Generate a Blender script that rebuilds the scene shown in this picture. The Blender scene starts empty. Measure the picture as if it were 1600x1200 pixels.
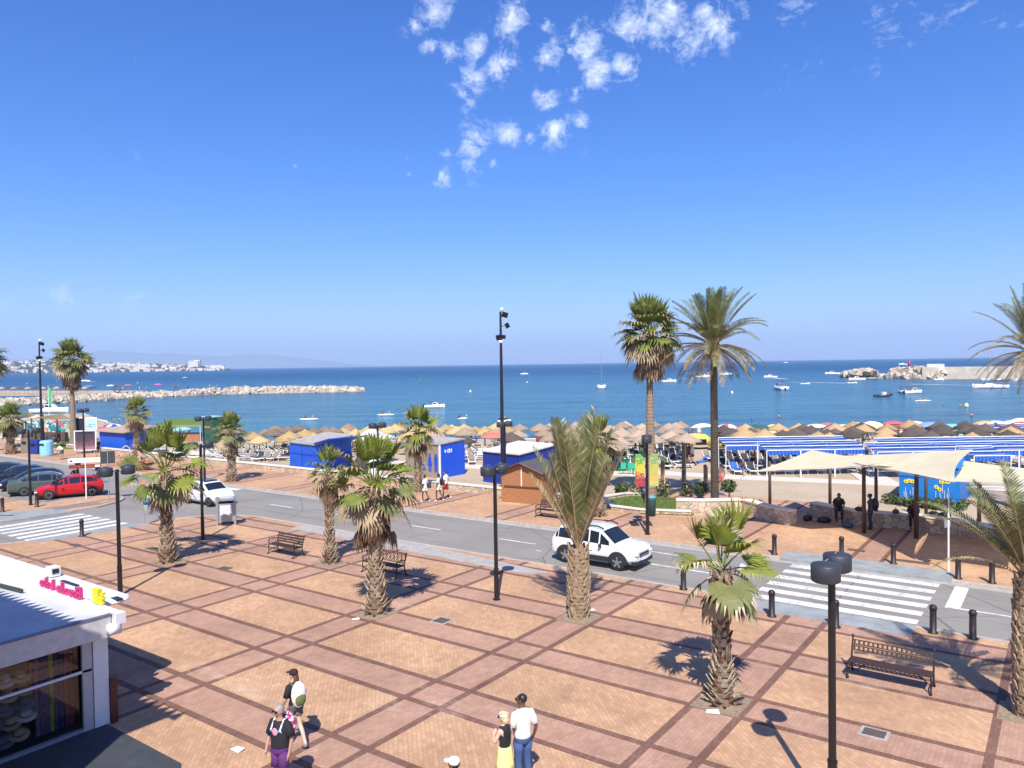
import bpy, math, random
from mathutils import Vector, Matrix, Euler
R_ = math.radians
sc = bpy.context.scene
COL = sc.collection
rnd = random.Random(7)

# ---------------------------------------------------------------- camera (world axes: X along the road, Y towards the sea)
H = 8.4
FPX, PITCH, ROLL, TH = 1210.31, 0.02591, -0.01465, 0.62482
def _cam():
    cp, sp, cr, sr = math.cos(PITCH), math.sin(PITCH), math.cos(ROLL), math.sin(ROLL)
    F = Vector((0, cp, -sp)); U0 = Vector((0, sp, cp)); R0 = Vector((1, 0, 0))
    R = cr*R0+sr*U0; U = -sr*R0+cr*U0
    c, s = math.cos(TH), math.sin(TH)
    M = Matrix(((c, -s, 0), (s, c, 0), (0, 0, 1)))
    return M @ R, M @ U, M @ F
RV, UV_, FV = _cam()
cam_d = bpy.data.cameras.new("camera"); cam = bpy.data.objects.new("camera", cam_d); COL.objects.link(cam)
cam.matrix_world = Matrix(((RV.x, UV_.x, -FV.x, 0), (RV.y, UV_.y, -FV.y, 0), (RV.z, UV_.z, -FV.z, H), (0, 0, 0, 1)))
cam_d.sensor_width = 36; cam_d.lens = 36*FPX/1600; cam_d.clip_start = 0.1; cam_d.clip_end = 90000
sc.camera = cam
def ray(x, y): return FV+RV*((x-800)/FPX)+UV_*((600-y)/FPX)
def at(x, y, z=0.0):
    """where the line of sight through a spot of the photograph meets the level z"""
    d = ray(x, y); t = (z-H)/d.z
    return Vector((d.x*t, d.y*t, z))
def st(s, t, z=0.0):
    """point s metres to the right of and t metres ahead of the viewpoint"""
    c, k = math.cos(TH), math.sin(TH)
    return Vector((c*s-k*t*-1*-1, k*s+c*t, z)) if False else Vector((c*s-k*t, k*s+c*t, z))
VIEW_YAW = TH

# ---------------------------------------------------------------- world and sun
SUN_EL, SUN_ROT = R_(50), R_(146.3)
w = bpy.data.worlds.new("World"); sc.world = w; w.use_nodes = True
nt = w.node_tree; nt.nodes.clear()

class S:
    """a node socket one can do sums with"""
    def __init__(s, t, sock): s.t = t; s.k = sock
    def _m(s, op, *a):
        n = s.t.nodes.new('ShaderNodeMath'); n.operation = op
        for i, v in enumerate((s,)+a):
            if isinstance(v, S): s.t.links.new(v.k, n.inputs[i])
            else: n.inputs[i].default_value = v
        return S(s.t, n.outputs[0])
    def __add__(s, o): return s._m('ADD', o)
    def __sub__(s, o): return s._m('SUBTRACT', o)
    def __mul__(s, o): return s._m('MULTIPLY', o)
    def __truediv__(s, o): return s._m('DIVIDE', o)
    def abs(s): return s._m('ABSOLUTE')
    def lt(s, o): return s._m('LESS_THAN', o)
    def gt(s, o): return s._m('GREATER_THAN', o)
    def max(s, o): return s._m('MAXIMUM', o)
    def min(s, o): return s._m('MINIMUM', o)
    def mod(s, o): return s._m('FLOORED_MODULO', o)
    def pow(s, o): return s._m('POWER', o)
    def ramp(s, a, b, c=0.0, d=1.0, smooth=False):
        n = s.t.nodes.new('ShaderNodeMapRange')
        if smooth: n.interpolation_type = 'SMOOTHSTEP'
        s.t.links.new(s.k, n.inputs['Value'])
        for i, v in zip((1, 2, 3, 4), (a, b, c, d)): n.inputs[i].default_value = v
        return S(s.t, n.outputs[0])
def mixc(t, f, a, b, mode='MIX'):
    n = t.nodes.new('ShaderNodeMix'); n.data_type = 'RGBA'; n.blend_type = mode
    for i, v in ((0, f), (6, a), (7, b)):
        if isinstance(v, S): t.links.new(v.k, n.inputs[i])
        elif isinstance(v, (int, float)): n.inputs[i].default_value = v
        else: n.inputs[i].default_value = (*v[:3], 1)
    return S(t, n.outputs[2])
def noise(t, vec, scale, detail=3, rough=.55, dist=0.0):
    n = t.nodes.new('ShaderNodeTexNoise'); n.inputs['Scale'].default_value = scale
    n.inputs['Detail'].default_value = detail; n.inputs['Roughness'].default_value = rough; n.inputs['Distortion'].default_value = dist
    if vec is not None: t.links.new(vec.k, n.inputs['Vector'])
    return S(t, n.outputs['Fac'])
def mapping(t, vec, scale=(1, 1, 1), rot=(0, 0, 0), loc=(0, 0, 0)):
    n = t.nodes.new('ShaderNodeMapping'); t.links.new(vec.k, n.inputs[0])
    n.inputs['Scale'].default_value = scale; n.inputs['Rotation'].default_value = rot; n.inputs['Location'].default_value = loc
    return S(t, n.outputs[0])

sky = nt.nodes.new('ShaderNodeTexSky'); sky.sky_type = 'NISHITA'; sky.sun_disc = False
sky.sun_elevation = SUN_EL; sky.sun_rotation = SUN_ROT; sky.altitude = 0; sky.air_density = 1.0; sky.dust_density = 0.7; sky.ozone_density = 4.0
tc = nt.nodes.new('ShaderNodeTexCoord'); dirv = S(nt, tc.outputs['Generated'])
# a band of small broken clouds: patches of sky (directions) in which cloud noise is let through
PATCH = [(683, 20, 32, .9), (648, 42, 17, .9), (672, 72, 16, .9), (703, 78, 24, .9), (742, 72, 26, 1), (795, 30, 36, 1.0), (782, 102, 28, 1), (735, 125, 30, 1), (730, 158, 16, .7),
 (852, 42, 18, .9), (858, 85, 28, .9), (915, 65, 40, 1.1), (930, 110, 32, 1.1), (975, 105, 28, 1), (985, 38, 38, 1.1), (1030, 25, 44, 1.15), (1075, 62, 36, 1.1), (1115, 35, 40, 1.1), (853, 155, 22, 1),
 (900, 142, 15, .9), (866, 203, 28, 1.15), (907, 190, 16, .9), (795, 212, 24, .95), (828, 215, 14, .85), (735, 225, 34, 1.05), (733, 258, 22, 1), (690, 275, 22, 1.05), (700, 238, 16, .7), (772, 257, 11, .9), (638, 249, 9, .8), (640, 272, 9, .7), (635, 298, 9, .7),
 (1250, 5, 46, .6), (1390, 42, 60, .5), (1500, 6, 46, .5), (1205, 128, 34, .42), (1280, 96, 24, .42), (95, 465, 30, .6), (30, 495, 40, .6), (210, 478, 26, .55), (1570, 42, 32, .55), (1160, 18, 26, .7), (460, 258, 12, .6)]
cov = None
for (x, y, r, k) in PATCH:
    d = ray(x, y).normalized()
    n = nt.nodes.new('ShaderNodeVectorMath'); n.operation = 'DISTANCE'
    nt.links.new(dirv.k, n.inputs[0]); n.inputs[1].default_value = d
    f = S(nt, n.outputs['Value']).ramp(0.0, r*1.45/FPX, k, 0.0)
    cov = f if cov is None else cov.max(f)
wn = noise(nt, mapping(nt, dirv, (1, 1, 1.15)), 26, 10, .66, .9)
w2 = noise(nt, mapping(nt, dirv, (1, 1, 1.5)), 110, 5, .62, .3)
cl = (cov*1.05+(wn-.5)*2.9+(w2-.5)*1.1).ramp(.46, 1.35, 0, 1)*cov.ramp(.05, .8, .25, 1)
skyc = S(nt, sky.outputs[0])
up = nt.nodes.new('ShaderNodeSeparateXYZ'); nt.links.new(dirv.k, up.inputs[0])
hs = nt.nodes.new('ShaderNodeHueSaturation'); nt.links.new(skyc.k, hs.inputs['Color']); hs.inputs['Saturation'].default_value = 1.36; hs.inputs['Value'].default_value = 1.0; hs.inputs['Hue'].default_value = .506
tint = mixc(nt, 1.0, S(nt, hs.outputs[0]), (.60, .72, .98), 'MULTIPLY')
w3 = noise(nt, mapping(nt, dirv, (1, 1, 1.2), loc=(3, 1, 2)), 60, 6, .6).ramp(.3, .7)
out = mixc(nt, cl*.9, tint, mixc(nt, w3, (4.6, 5.3, 6.6), (6.9, 7.3, 8.1)))
bg = nt.nodes.new('ShaderNodeBackground'); bg.inputs['Strength'].default_value = 0.12
wo = nt.nodes.new('ShaderNodeOutputWorld'); nt.links.new(out.k, bg.inputs[0]); nt.links.new(bg.outputs[0], wo.inputs[0])
sd = bpy.data.lights.new("sun", 'SUN'); sd.energy = 4.7; sd.angle = R_(.53); sd.color = (1, .955, .88)
so = bpy.data.objects.new("sun", sd); COL.objects.link(so)
sundir = Vector((math.sin(SUN_ROT)*math.cos(SUN_EL), math.cos(SUN_ROT)*math.cos(SUN_EL), math.sin(SUN_EL)))
so.rotation_euler = sundir.to_track_quat('Z', 'Y').to_euler(); so.location = (0, -30, 60)
sc.view_settings.view_transform = 'Standard'; sc.view_settings.look = 'None'; sc.view_settings.exposure = 0.62; sc.view_settings.gamma = 1
sc.cycles.max_bounces = 5; sc.cycles.transparent_max_bounces = 8; sc.cycles.volume_bounces = 1

# ---------------------------------------------------------------- materials
MATS = {}
def mat(name, col, rough=.6, metal=0.0, var=.12, scale=6.0, bump=0.0, bscale=None, spec=.5, trans=0.0):
    if name in MATS: return MATS[name]
    m = bpy.data.materials.new(name); m.use_nodes = True; t = m.node_tree
    b = t.nodes['Principled BSDF']; b.inputs['Roughness'].default_value = rough; b.inputs['Metallic'].default_value = metal
    b.inputs['Specular IOR Level'].default_value = spec
    if trans: b.inputs['Transmission Weight'].default_value = trans
    c = t.nodes.new('ShaderNodeTexCoord'); v = S(t, c.outputs['Object'])
    n = noise(t, v, scale, 4, .6)
    lo = [max(0, x*(1-var)) for x in col]; hi = [min(1, x*(1+var)) for x in col]
    cc = mixc(t, n.ramp(.3, .7), lo, hi); t.links.new(cc.k, b.inputs['Base Color'])
    if bump:
        bn = noise(t, v, bscale or scale*3, 3); bp = t.nodes.new('ShaderNodeBump'); bp.inputs['Strength'].default_value = bump; bp.inputs['Distance'].default_value = .02
        t.links.new(bn.k, bp.inputs['Height']); t.links.new(bp.outputs[0], b.inputs['Normal'])
    MATS[name] = m; return m
def newmat(name):
    m = bpy.data.materials.new(name); m.use_nodes = True; t = m.node_tree; MATS[name] = m
    c = t.nodes.new('ShaderNodeTexCoord'); return m, t, t.nodes['Principled BSDF'], S(t, c.outputs['Object'])
def sepxyz(t, v):
    n = t.nodes.new('ShaderNodeSeparateXYZ'); t.links.new(v.k, n.inputs[0]); return [S(t, o) for o in n.outputs]
def brick(t, vec, c1, c2, mortar, bw, rh, ms=.008, scale=1.0):
    n = t.nodes.new('ShaderNodeTexBrick'); t.links.new(vec.k, n.inputs['Vector'])
    n.inputs['Color1'].default_value = (*c1, 1); n.inputs['Color2'].default_value = (*c2, 1); n.inputs['Mortar'].default_value = (*mortar, 1)
    n.inputs['Scale'].default_value = scale; n.inputs['Mortar Size'].default_value = ms; n.inputs['Brick Width'].default_value = bw; n.inputs['Row Height'].default_value = rh
    n.inputs['Mortar Smooth'].default_value = .2
    return S(t, n.outputs[0]), S(t, n.outputs['Fac'])

# ---------------------------------------------------------------- mesh helpers
class MB:
    def __init__(s): s.v = []; s.f = []; s.m = []; s.mi = 0
    def add(s, vs, fs):
        o = len(s.v); s.v += [tuple(v) for v in vs]; s.f += [tuple(i+o for i in f) for f in fs]; s.m += [s.mi]*len(fs); return s
    def box(s, c, d, rz=0.0, M=None):
        x, y, z = d[0]/2, d[1]/2, d[2]/2
        vs = [Vector((a*x, b*y, e*z)) for e in (-1, 1) for b in (-1, 1) for a in (-1, 1)]
        Rm = Matrix.Rotation(rz, 3, 'Z') if M is None else M
        return s.add([Rm @ v+Vector(c) for v in vs], [(0, 2, 3, 1), (4, 5, 7, 6), (0, 1, 5, 4), (2, 6, 7, 3), (0, 4, 6, 2), (1, 3, 7, 5)])
    def cyl(s, p0, p1, r0, r1=None, n=10, cap=True):
        r1 = r0 if r1 is None else r1; return s.tube([p0, p1], [r0, r1], n, cap)
    def tube(s, pts, rs, n=8, cap=True):
        pts = [Vector(p) for p in pts]
        if not isinstance(rs, (list, tuple)): rs = [rs]*len(pts)
        o = []; ref = None
        for i, p in enumerate(pts):
            d = (pts[min(i+1, len(pts)-1)]-pts[max(i-1, 0)]).normalized()
            if ref is None: ref = Vector((0, 0, 1)) if abs(d.z) < .9 else Vector((1, 0, 0))
            a = d.cross(ref).normalized(); b = a.cross(d).normalized(); ref = b
            o += [p+(a*math.cos(6.28318*k/n)+b*math.sin(6.28318*k/n))*rs[i] for k in range(n)]
        fs = []
        for i in range(len(pts)-1):
            for k in range(n): fs.append((i*n+k, i*n+(k+1) % n, (i+1)*n+(k+1) % n, (i+1)*n+k))
        if cap: fs.append(tuple(range(n-1, -1, -1))); fs.append(tuple((len(pts)-1)*n+k for k in range(n)))
        return s.add(o, fs)
    def lathe(s, prof, c=(0, 0, 0), n=14, sx=1, sy=1, rag=None, cap=True):
        vs = []; fs = []
        for j, (r, z) in enumerate(prof):
            for k in range(n):
                rr = r*(1+(rag(k, j) if rag else 0)); a = 6.28318*k/n
                vs.append((c[0]+rr*sx*math.cos(a), c[1]+rr*sy*math.sin(a), c[2]+z))
        for j in range(len(prof)-1):
            for k in range(n): fs.append((j*n+k, j*n+(k+1) % n, (j+1)*n+(k+1) % n, (j+1)*n+k))
        if cap: fs.append(tuple(range(n-1, -1, -1))); fs.append(tuple((len(prof)-1)*n+k for k in range(n)))
        return s.add(vs, fs)
    def ell(s, c, r, n=10, M=None):
        vs = []; fs = []; h = max(4, n//2+1)
        for j in range(h+1):
            for k in range(n):
                a = 6.28318*k/n; b = math.pi*j/h
                v = Vector((r[0]*math.sin(b)*math.cos(a), r[1]*math.sin(b)*math.sin(a), -r[2]*math.cos(b)))
                vs.append((M @ v if M else v)+Vector(c))
        for j in range(h):
            for k in range(n): fs.append((j*n+k, j*n+(k+1) % n, (j+1)*n+(k+1) % n, (j+1)*n+k))
        return s.add(vs, fs)
    def prism(s, poly, z0, z1):
        n = len(poly); vs = [(p[0], p[1], z0) for p in poly]+[(p[0], p[1], z1) for p in poly]
        return s.add(vs, [tuple(range(n-1, -1, -1)), tuple(range(n, 2*n))]+[(k, (k+1) % n, n+(k+1) % n, n+k) for k in range(n)])
    def quad(s, a, b, c, d): return s.add([a, b, c, d], [(0, 1, 2, 3)])
    def sheet(s, poly, z): return s.add([(p[0], p[1], z) for p in poly], [tuple(range(len(poly)))])
    def join(s, o, M=None):
        off = len(s.v); s.v += [tuple(M @ Vector(v)) if M else v for v in o.v]; s.f += [tuple(i+off for i in f) for f in o.f]; s.m += o.m; return s
def mesh(mb, mats, smooth=False, name='mesh'):
    me = bpy.data.meshes.new(name); me.from_pydata(mb.v, [], mb.f)
    if not isinstance(mats, (list, tuple)): mats = [mats]
    for m in mats: me.materials.append(m)
    if len(mats) > 1: me.polygons.foreach_set('material_index', mb.m)
    if smooth: me.polygons.foreach_set('use_smooth', [True]*len(mb.f))
    me.update(); return me
def obj(name, mb, mats, parent=None, smooth=False, loc=None, rz=0.0, label=None):
    me = mb if isinstance(mb, bpy.types.Mesh) else mesh(mb, mats, smooth, name)
    o = bpy.data.objects.new(name, me); COL.objects.link(o)
    if parent: o.parent = parent
    if loc is not None: o.location = loc; o.rotation_euler.z = rz
    if label: o['label'] = label
    return o
def tag(o, label, cat, group=None, kind=None):
    o['label'] = label; o['category'] = cat
    if group: o['group'] = group
    if kind: o['kind'] = kind
    return o
def thing(name, label, cat, loc=(0, 0, 0), rz=0.0, group=None):
    o = bpy.data.objects.new(name, None); COL.objects.link(o); o.location = loc; o.rotation_euler = (0, 0, rz); o.empty_display_size = .2
    return tag(o, label, cat, group)
def struct(name, mb, mats, smooth=False, kind='structure'):
    o = obj(name, mb, mats, None, smooth); o['kind'] = kind; return o
KIDS = {}
def dup(root, loc, rz=0.0, label=None, scale=1.0, group=None):
    def cp(o, parent):
        c = o.copy(); COL.objects.link(c)
        if parent: c.parent = parent
        for k in o.children: cp(k, c)
        return c
    r = cp(root, None); r.location = loc; r.rotation_euler = (0, 0, rz); r.scale = (scale,)*3
    if label: r['label'] = label
    if group: r['group'] = group
    return r
def yaw_to(a, b): return math.atan2(b[1]-a[1], b[0]-a[0])
# ================================================================ THE SETTING
SEA = -1.2
A0, B0, PA, PB, WA, WB = -26.1003, -7.50733, 3.60234, 6.15997, 1.20288, 1.19196
def paving(name, rows=True):
    m, t, b, v = newmat(name)
    x, y, z = sepxyz(t, v)
    fb = (x-B0).mod(PB); 
    dk = fb.abs().lt(.1).max((fb-PB).abs().lt(.1)).max((fb-WB).abs().lt(.1)); band = fb.lt(WB)
    if rows:
        fa = (y*-1-A0).mod(PA)
        dk = dk.max(fa.abs().lt(.1)).max((fa-PA).abs().lt(.1)).max((fa-WA).abs().lt(.1)); band = band.max(fa.lt(WA))
    jit = noise(t, v, 1.3, 2)
    tanv = mapping(t, v, rot=(0, 0, R_(45)))
    tan, f1 = brick(t, tanv, (.50, .295, .17), (.60, .365, .215), (.42, .24, .14), .21, .105, .006)
    pk, f2 = brick(t, mapping(t, v, rot=(0, 0, R_(90))), (.43, .25, .17), (.49, .295, .205), (.35, .20, .14), .2, .1, .005)
    dkc, f3 = brick(t, v, (.195, .10, .072), (.24, .13, .095), (.14, .07, .052), .1, .2, .006)
    c = mixc(t, band, tan, pk); c = mixc(t, dk, c, dkc)
    st1 = noise(t, v, .35, 5, .65).ramp(.35, .7, .80, 1.10); st2 = noise(t, v, 2.6, 6, .7).ramp(.3, .75, .82, 1.10)
    dirt = noise(t, mapping(t, v, loc=(9, 4, 0)), .9, 8, .72).ramp(.56, .72, 0, .42)
    k = st1*st2
    c = mixc(t, 1.0, c, S(t, t.nodes.new('ShaderNodeCombineColor').outputs[0]), 'MULTIPLY') if False else c
    mul = t.nodes.new('ShaderNodeVectorMath'); mul.operation = 'SCALE'; t.links.new(c.k, mul.inputs[0]); t.links.new(k.k, mul.inputs['Scale'])
    c = mixc(t, dirt, S(t, mul.outputs[0]), (.22, .14, .10))
    spots = t.nodes.new('ShaderNodeTexVoronoi'); spots.inputs['Scale'].default_value = 1.1; t.links.new(v.k, spots.inputs['Vector'])
    sp = S(t, spots.outputs['Distance']).lt(.03)
    c = mixc(t, sp*.6, c, (.12, .08, .06)); sm = noise(t, mapping(t, v, (.25, .9, 1), rot=(0, 0, .7)), .8, 6, .7).ramp(.60, .70, 0, .28); c = mixc(t, sm, c, (.62, .50, .38))
    t.links.new(c.k, b.inputs['Base Color']); b.inputs['Roughness'].default_value = .88; b.inputs['Specular IOR Level'].default_value = .25
    bp = t.nodes.new('ShaderNodeBump'); bp.inputs['Strength'].default_value = .5; bp.inputs['Distance'].default_value = .006
    hh = f1*(-1.0)+f2*-.4+noise(t, v, 40, 2)*.5; t.links.new(hh.k, bp.inputs['Height']); t.links.new(bp.outputs[0], b.inputs['Normal'])
    return m
M_plaza = paving('plaza_paving')
M_prom = paving('promenade_paving', False)
M_kerb = mat('kerb_stone', (.42, .36, .31), .85, var=.2, scale=3, bump=.3)
M_conc = mat('concrete_slab', (.36, .33, .30), .9, var=.18, scale=2.5)
M_ramp = mat('ramp_slab', (.27, .28, .275), .85, var=.2, scale=1.6)
m, t, b, v = newmat('asphalt')
c = mixc(t, noise(t, v, .25, 5, .6).ramp(.3, .7), (.21, .192, .165), (.265, .242, .208)); c = mixc(t, noise(t, v, 60, 2).ramp(.5, .8)*.5, c, (.32, .30, .28))
tr = mapping(t, v, (.02, 1.3, 1)); c = mixc(t, noise(t, tr, 2.2, 3).ramp(.52, .68)*.28, c, (.12, .115, .11)); oil = noise(t, mapping(t, v, (.12, 1.6, 1), loc=(4, 9, 0)), 3, 5, .7).ramp(.60, .74)*.35; c = mixc(t, oil, c, (.09, .085, .08)); ptc = noise(t, mapping(t, v, (.3, .5, 1), loc=(1, 2, 0)), .55, 1, 0).gt(.62); c = mixc(t, ptc*.22, c, (.30, .28, .26))
crk = t.nodes.new('ShaderNodeTexVoronoi'); crk.feature = 'DISTANCE_TO_EDGE'; crk.inputs['Scale'].default_value = .16
t.links.new(mapping(t, v, (1, 1, 1)).k, crk.inputs['Vector'])
c = mixc(t, S(t, crk.outputs[0]).lt(.0035)*.6, c, (.06, .06, .06))
t.links.new(c.k, b.inputs['Base Color']); b.inputs['Roughness'].default_value = .9; M_road = m
M_paint = mat('road_paint', (.74, .73, .70), .7, var=.12, scale=5)
m, t, b, v = newmat('worn_paint')
c = mixc(t, (noise(t, v, 7, 6, .75)+(noise(t, mapping(t, v, (.5, .12, 1)), 2.5, 3)-.5)*.5).ramp(.46, .70), (.70, .69, .66), (.32, .30, .28)); t.links.new(c.k, b.inputs['Base Color']); b.inputs['Roughness'].default_value = .8; M_worn = m

# ground under everything, asphalt, paved areas
KN, KF = 26.9, 33.12          # kerb lines of the main road
RZ = -.10
struct('road', MB().sheet([(-420, 14), (120, 14), (120, KF+.1), (-420, KF+.1)], RZ), M_road)
plaza = [(120, KN), (120, -40), (-60, -40), (-60, 9), (-44.2, 13.2), (-42.4, 15.6), (-41.5, 17.6), (-40.9, 21.3), (-41.1, 23.6), (-40.2, 25.4), (-38.8, 26.5), (-37.2, KN)]
struct('plaza', MB().prism(plaza, -.3, 0), M_plaza)
isl = [(-420, 26.4), (-52.6, 26.4), (-50.6, 26.2), (-49.4, 25.3), (-48.6, 23.6), (-48.3, 21.6), (-49.6, 18.9), (-53, 16.8), (-60, 15.5), (-420, 15.5)]
bay = [(-53.2, 27.2), (-53.2, 22.6), (-420, 22.6), (-420, 27.2)]
struct('traffic_island', MB().prism([(-420, 21.9), (-55.2, 21.9), (-53.0, 22.4), (-52.7, 25.6), (-51.6, 26.3), (-50.4, 26.2), (-49.4, 25.3), (-48.6, 23.6), (-48.4, 21.6), (-49.8, 19.3), (-53.4, 17.6), (-60, 17.2), (-420, 17.2)], -.3, .002), M_prom)
struct('promenade', MB().prism([(-420, KF), (120, KF), (120, 60), (12, 60), (12, 38.8), (6, 38.9), (-.9, 39.7), (-2.6, 40.9), (-4.3, 41.9), (-6.3, 42.2), (-8.9, 41.9), (-11.35, 43.2), (-11.6, 47), (-24, 47), (-24, 39.5), (-420, 39.5)], -.3, 0), M_prom)
def kerb(name, pts, w=.16, z=.006):
    g_ = MB()
    for a, b_ in zip(pts, pts[1:]):
        a, b_ = Vector(a), Vector(b_); d = (b_-a); L = d.length; d.normalize(); n_ = Vector((-d.y, d.x)); k = max(1, int(L/1.0)); 
        for i in range(k):
            p = a+d*(L*i/k+.006); q = a+d*(L*(i+1)/k-.006)
            g_.prism([p-n_*.02, q-n_*.02, q+n_*w, p+n_*w], -.2, z+.0015*(i % 3))
    return struct(name, g_, M_kerb)
kerb('kerb_plaza', [(60, KN), (-37.2, KN), (-38.8, 26.5), (-40.2, 25.4), (-41.1, 23.6), (-40.9, 21.3), (-41.5, 17.6), (-42.4, 15.6)])
kerb('kerb_promenade', [(-160, KF), (60, KF)])
kerb('kerb_island', [(-60, 17.2), (-53.4, 17.6), (-49.8, 19.3), (-48.4, 21.6), (-48.6, 23.6), (-49.4, 25.3), (-50.4, 26.2), (-51.6, 26.3), (-52.7, 25.6), (-53.0, 22.4), (-55.2, 21.9)], .15, .009)
# pale concrete gutters beside both kerbs
g_ = MB(); g_.sheet([(-37, KN+.01), (60, KN+.01), (60, KN+.30), (-37, KN+.30)], RZ+.004); g_.sheet([(-160, KF-.34), (60, KF-.34), (60, KF-.02), (-160, KF-.02)], RZ+.004)
struct('gutter', g_, M_conc)
struct('paving_patch', MB().sheet([(-33, 26.7), (-33, 25.75), (-17.6, 25.2), (-16.9, 25.9), (-24.5, 26.7)], .004), M_conc)
# markings
g_ = MB()
for k in range(40):
    x = -22.0-k*5.92+.6
    g_.sheet([(x-1.15, 29.94), (x+1.0, 29.94), (x+1.0, 30.06), (x-1.15, 30.06)], RZ+.006)
def P(x, y, z=RZ): q = at(x, y, z); return (q.x, q.y)
def strip(a, b_, w): 
    a, b_ = Vector(a), Vector(b_); d = (b_-a).normalized(); n_ = Vector((-d.y, d.x))*w/2
    g_.sheet([a-n_, b_-n_, b_+n_, a+n_], RZ+.006)
strip(P(838, 860), P(846, 861.5), .1); strip((-15.2, 29.65), (-10.7, 29.55), .13); strip((-15.5, 31.6), (-13.9, 31.55), .11); strip((-3.3, 29.85), (40, 29.6), .12)
g_.sheet([(-3.45, 29.75), (-3.0, 29.78), (-3.0, 32.75), (-3.45, 32.75)], RZ+.0065)
g_.sheet([P(1153, 890), P(1160, 892), P(1166, 884), P(1158, 880)], RZ+.0065)
struct('lane_marking', g_, M_worn)
g_ = MB()
for k in range(6):
    y0 = 27.35+k*.98
    g_.sheet([(-9.35, y0), (-3.95, y0), (-3.95, y0+.5), (-9.35, y0+.5)], RZ+.006)
for k in range(7):
    x0 = -47.6+k*.98
    g_.sheet([(x0, 17.0), (x0+.52, 17.0), (x0+.52, 22.1), (x0, 22.1)], RZ+.006)
for k in range(6):
    y0 = 27.3+k*.98
    g_.sheet([(-51.6, y0), (-47.0, y0), (-47.0, y0+.5), (-51.6, y0+.5)], RZ+.006)
struct('crosswalk', g_, M_worn)
g_ = MB()
g_.prism([(-9.9, KN+.02), (-3.9, KN+.02), (-3.9, 25.75), (-9.9, 25.75)], -.15, .012)
g_.prism([(-10.0, KF-.03), (-3.6, KF-.03), (-3.6, 34.55), (-10.0, 34.55)], -.15, .012)
g_.prism([(-49.2, 17.2), (-48.45, 18.2), (-48.1, 21.9), (-50.2, 21.9), (-52.2, 18.4)], -.15, .012)
g_.prism([(-41.9, 16.9), (-41.0, 17.0), (-40.4, 22.2), (-41.3, 22.3)], -.15, .012)
struct('crossing_ramp', g_, M_ramp)

# sand, seabed and water
M_sand, t, b, v = newmat('sand')
c = mixc(t, noise(t, v, .22, 6, .65).ramp(.3, .7), (.40, .31, .215), (.50, .40, .29)); c = mixc(t, noise(t, v, 5, 4, .7).ramp(.45, .7)*.4, c, (.33, .25, .17))
t.links.new(c.k, b.inputs['Base Color']); b.inputs['Roughness'].default_value = .95; b.inputs['Specular IOR Level'].default_value = .1
bp = t.nodes.new('ShaderNodeBump'); bp.inputs['Distance'].default_value = .12; bp.inputs['Strength'].default_value = .7; nn = noise(t, v, 1.6, 5, .6); t.links.new(nn.k, bp.inputs['Height']); t.links.new(bp.outputs[0], b.inputs['Normal'])
def shore(s):
    if s > -34: return 99-.05*s
    u_ = min(1, (-34-s)/60); return 100.7+ (u_**1.3)*70
def sandz(s, t_):
    sh = shore(s); a = sh-34
    if t_ < a: return -.02
    return -.02+(SEA+.02)*min(2.5, ((t_-a)/34)**1.1)
def ST(v_):
    c_, k_ = math.cos(TH), math.sin(TH); return (c_*v_[0]+k_*v_[1], -k_*v_[0]+c_*v_[1])
g_ = MB(); N1, N2 = 46, 30; vs = []
for i in range(N1+1):
    s_ = -170+ (300*i/N1)
    for j in range(N2+1):
        q = j/N2; t0 = 12; t1 = shore(s_)+14
        tt = t0+(t1-t0)*q; p = st(s_, tt)
        vs.append((p.x, p.y, sandz(s_, tt)))
fs = []
for i in range(N1):
    for j in range(N2):
        a = i*(N2+1)+j; qd = (a, a+N2+1, a+N2+2, a+1)
        if all(vs[k][1] < 39.2 for k in qd): continue
        fs.append(qd)
g_.add([(x, max(y, 39.3), z) for x, y, z in vs], fs)
struct('beach', g_, M_sand, True)
def beach_z(p): s_, t_ = ST(p); return sandz(s_, t_)
M_water, t, b, v = newmat('sea_water')
geo = t.nodes.new('ShaderNodeNewGeometry'); 
rv = mapping(t, v, rot=(0, 0, -TH)); rs_ = mapping(t, rv, (.55, 1.6, 1))
far = noise(t, mapping(t, rv, (.012, .05, 1)), 1.0, 4, .6)
ln = t.nodes.new('ShaderNodeVectorMath'); ln.operation = 'LENGTH'; t.links.new(v.k, ln.inputs[0]); D = S(t, ln.outputs['Value'])
deep = D.ramp(90, 700, 0, 1)
c = mixc(t, deep, (.02, .17, .235), (.007, .085, .18)); c = mixc(t, far.ramp(.42, .62)*.5, c, (.003, .045, .13)); st_ = noise(t, mapping(t, rv, (.10, .75, 1)), 1.0, 5, .65).ramp(.46, .60); c = mixc(t, st_*.55, c, (.002, .035, .10))  # dark wave streaks mixed into the base colour in place of varying reflection
t.links.new(c.k, b.inputs['Base Color']); b.inputs['Roughness'].default_value = .16; b.inputs['IOR'].default_value = 1.33; b.inputs['Specular IOR Level'].default_value = .5
rgh = D.ramp(80, 900, .14, .34); t.links.new(rgh.k, b.inputs['Roughness'])
wv = noise(t, rs_, .9, 4, .6)*1.0+noise(t, mapping(t, rv, (.16, .5, 1)), 1.0, 4, .55)*2.4+noise(t, mapping(t, rv, (.03, .12, 1)), 1.0, 3, .5)*5.0
bp = t.nodes.new('ShaderNodeBump'); bp.inputs['Strength'].default_value = .9; bp.inputs['Distance'].default_value = .8
t.links.new(wv.k, bp.inputs['Height']); t.links.new(bp.outputs[0], b.inputs['Normal'])
g_ = MB(); BIG = 26000
qs = [st(-BIG, 70), st(BIG, 70), st(BIG, BIG), st(-BIG, BIG)]
struct('sea', MB().sheet([(q.x, q.y) for q in qs], SEA), M_water)
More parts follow.
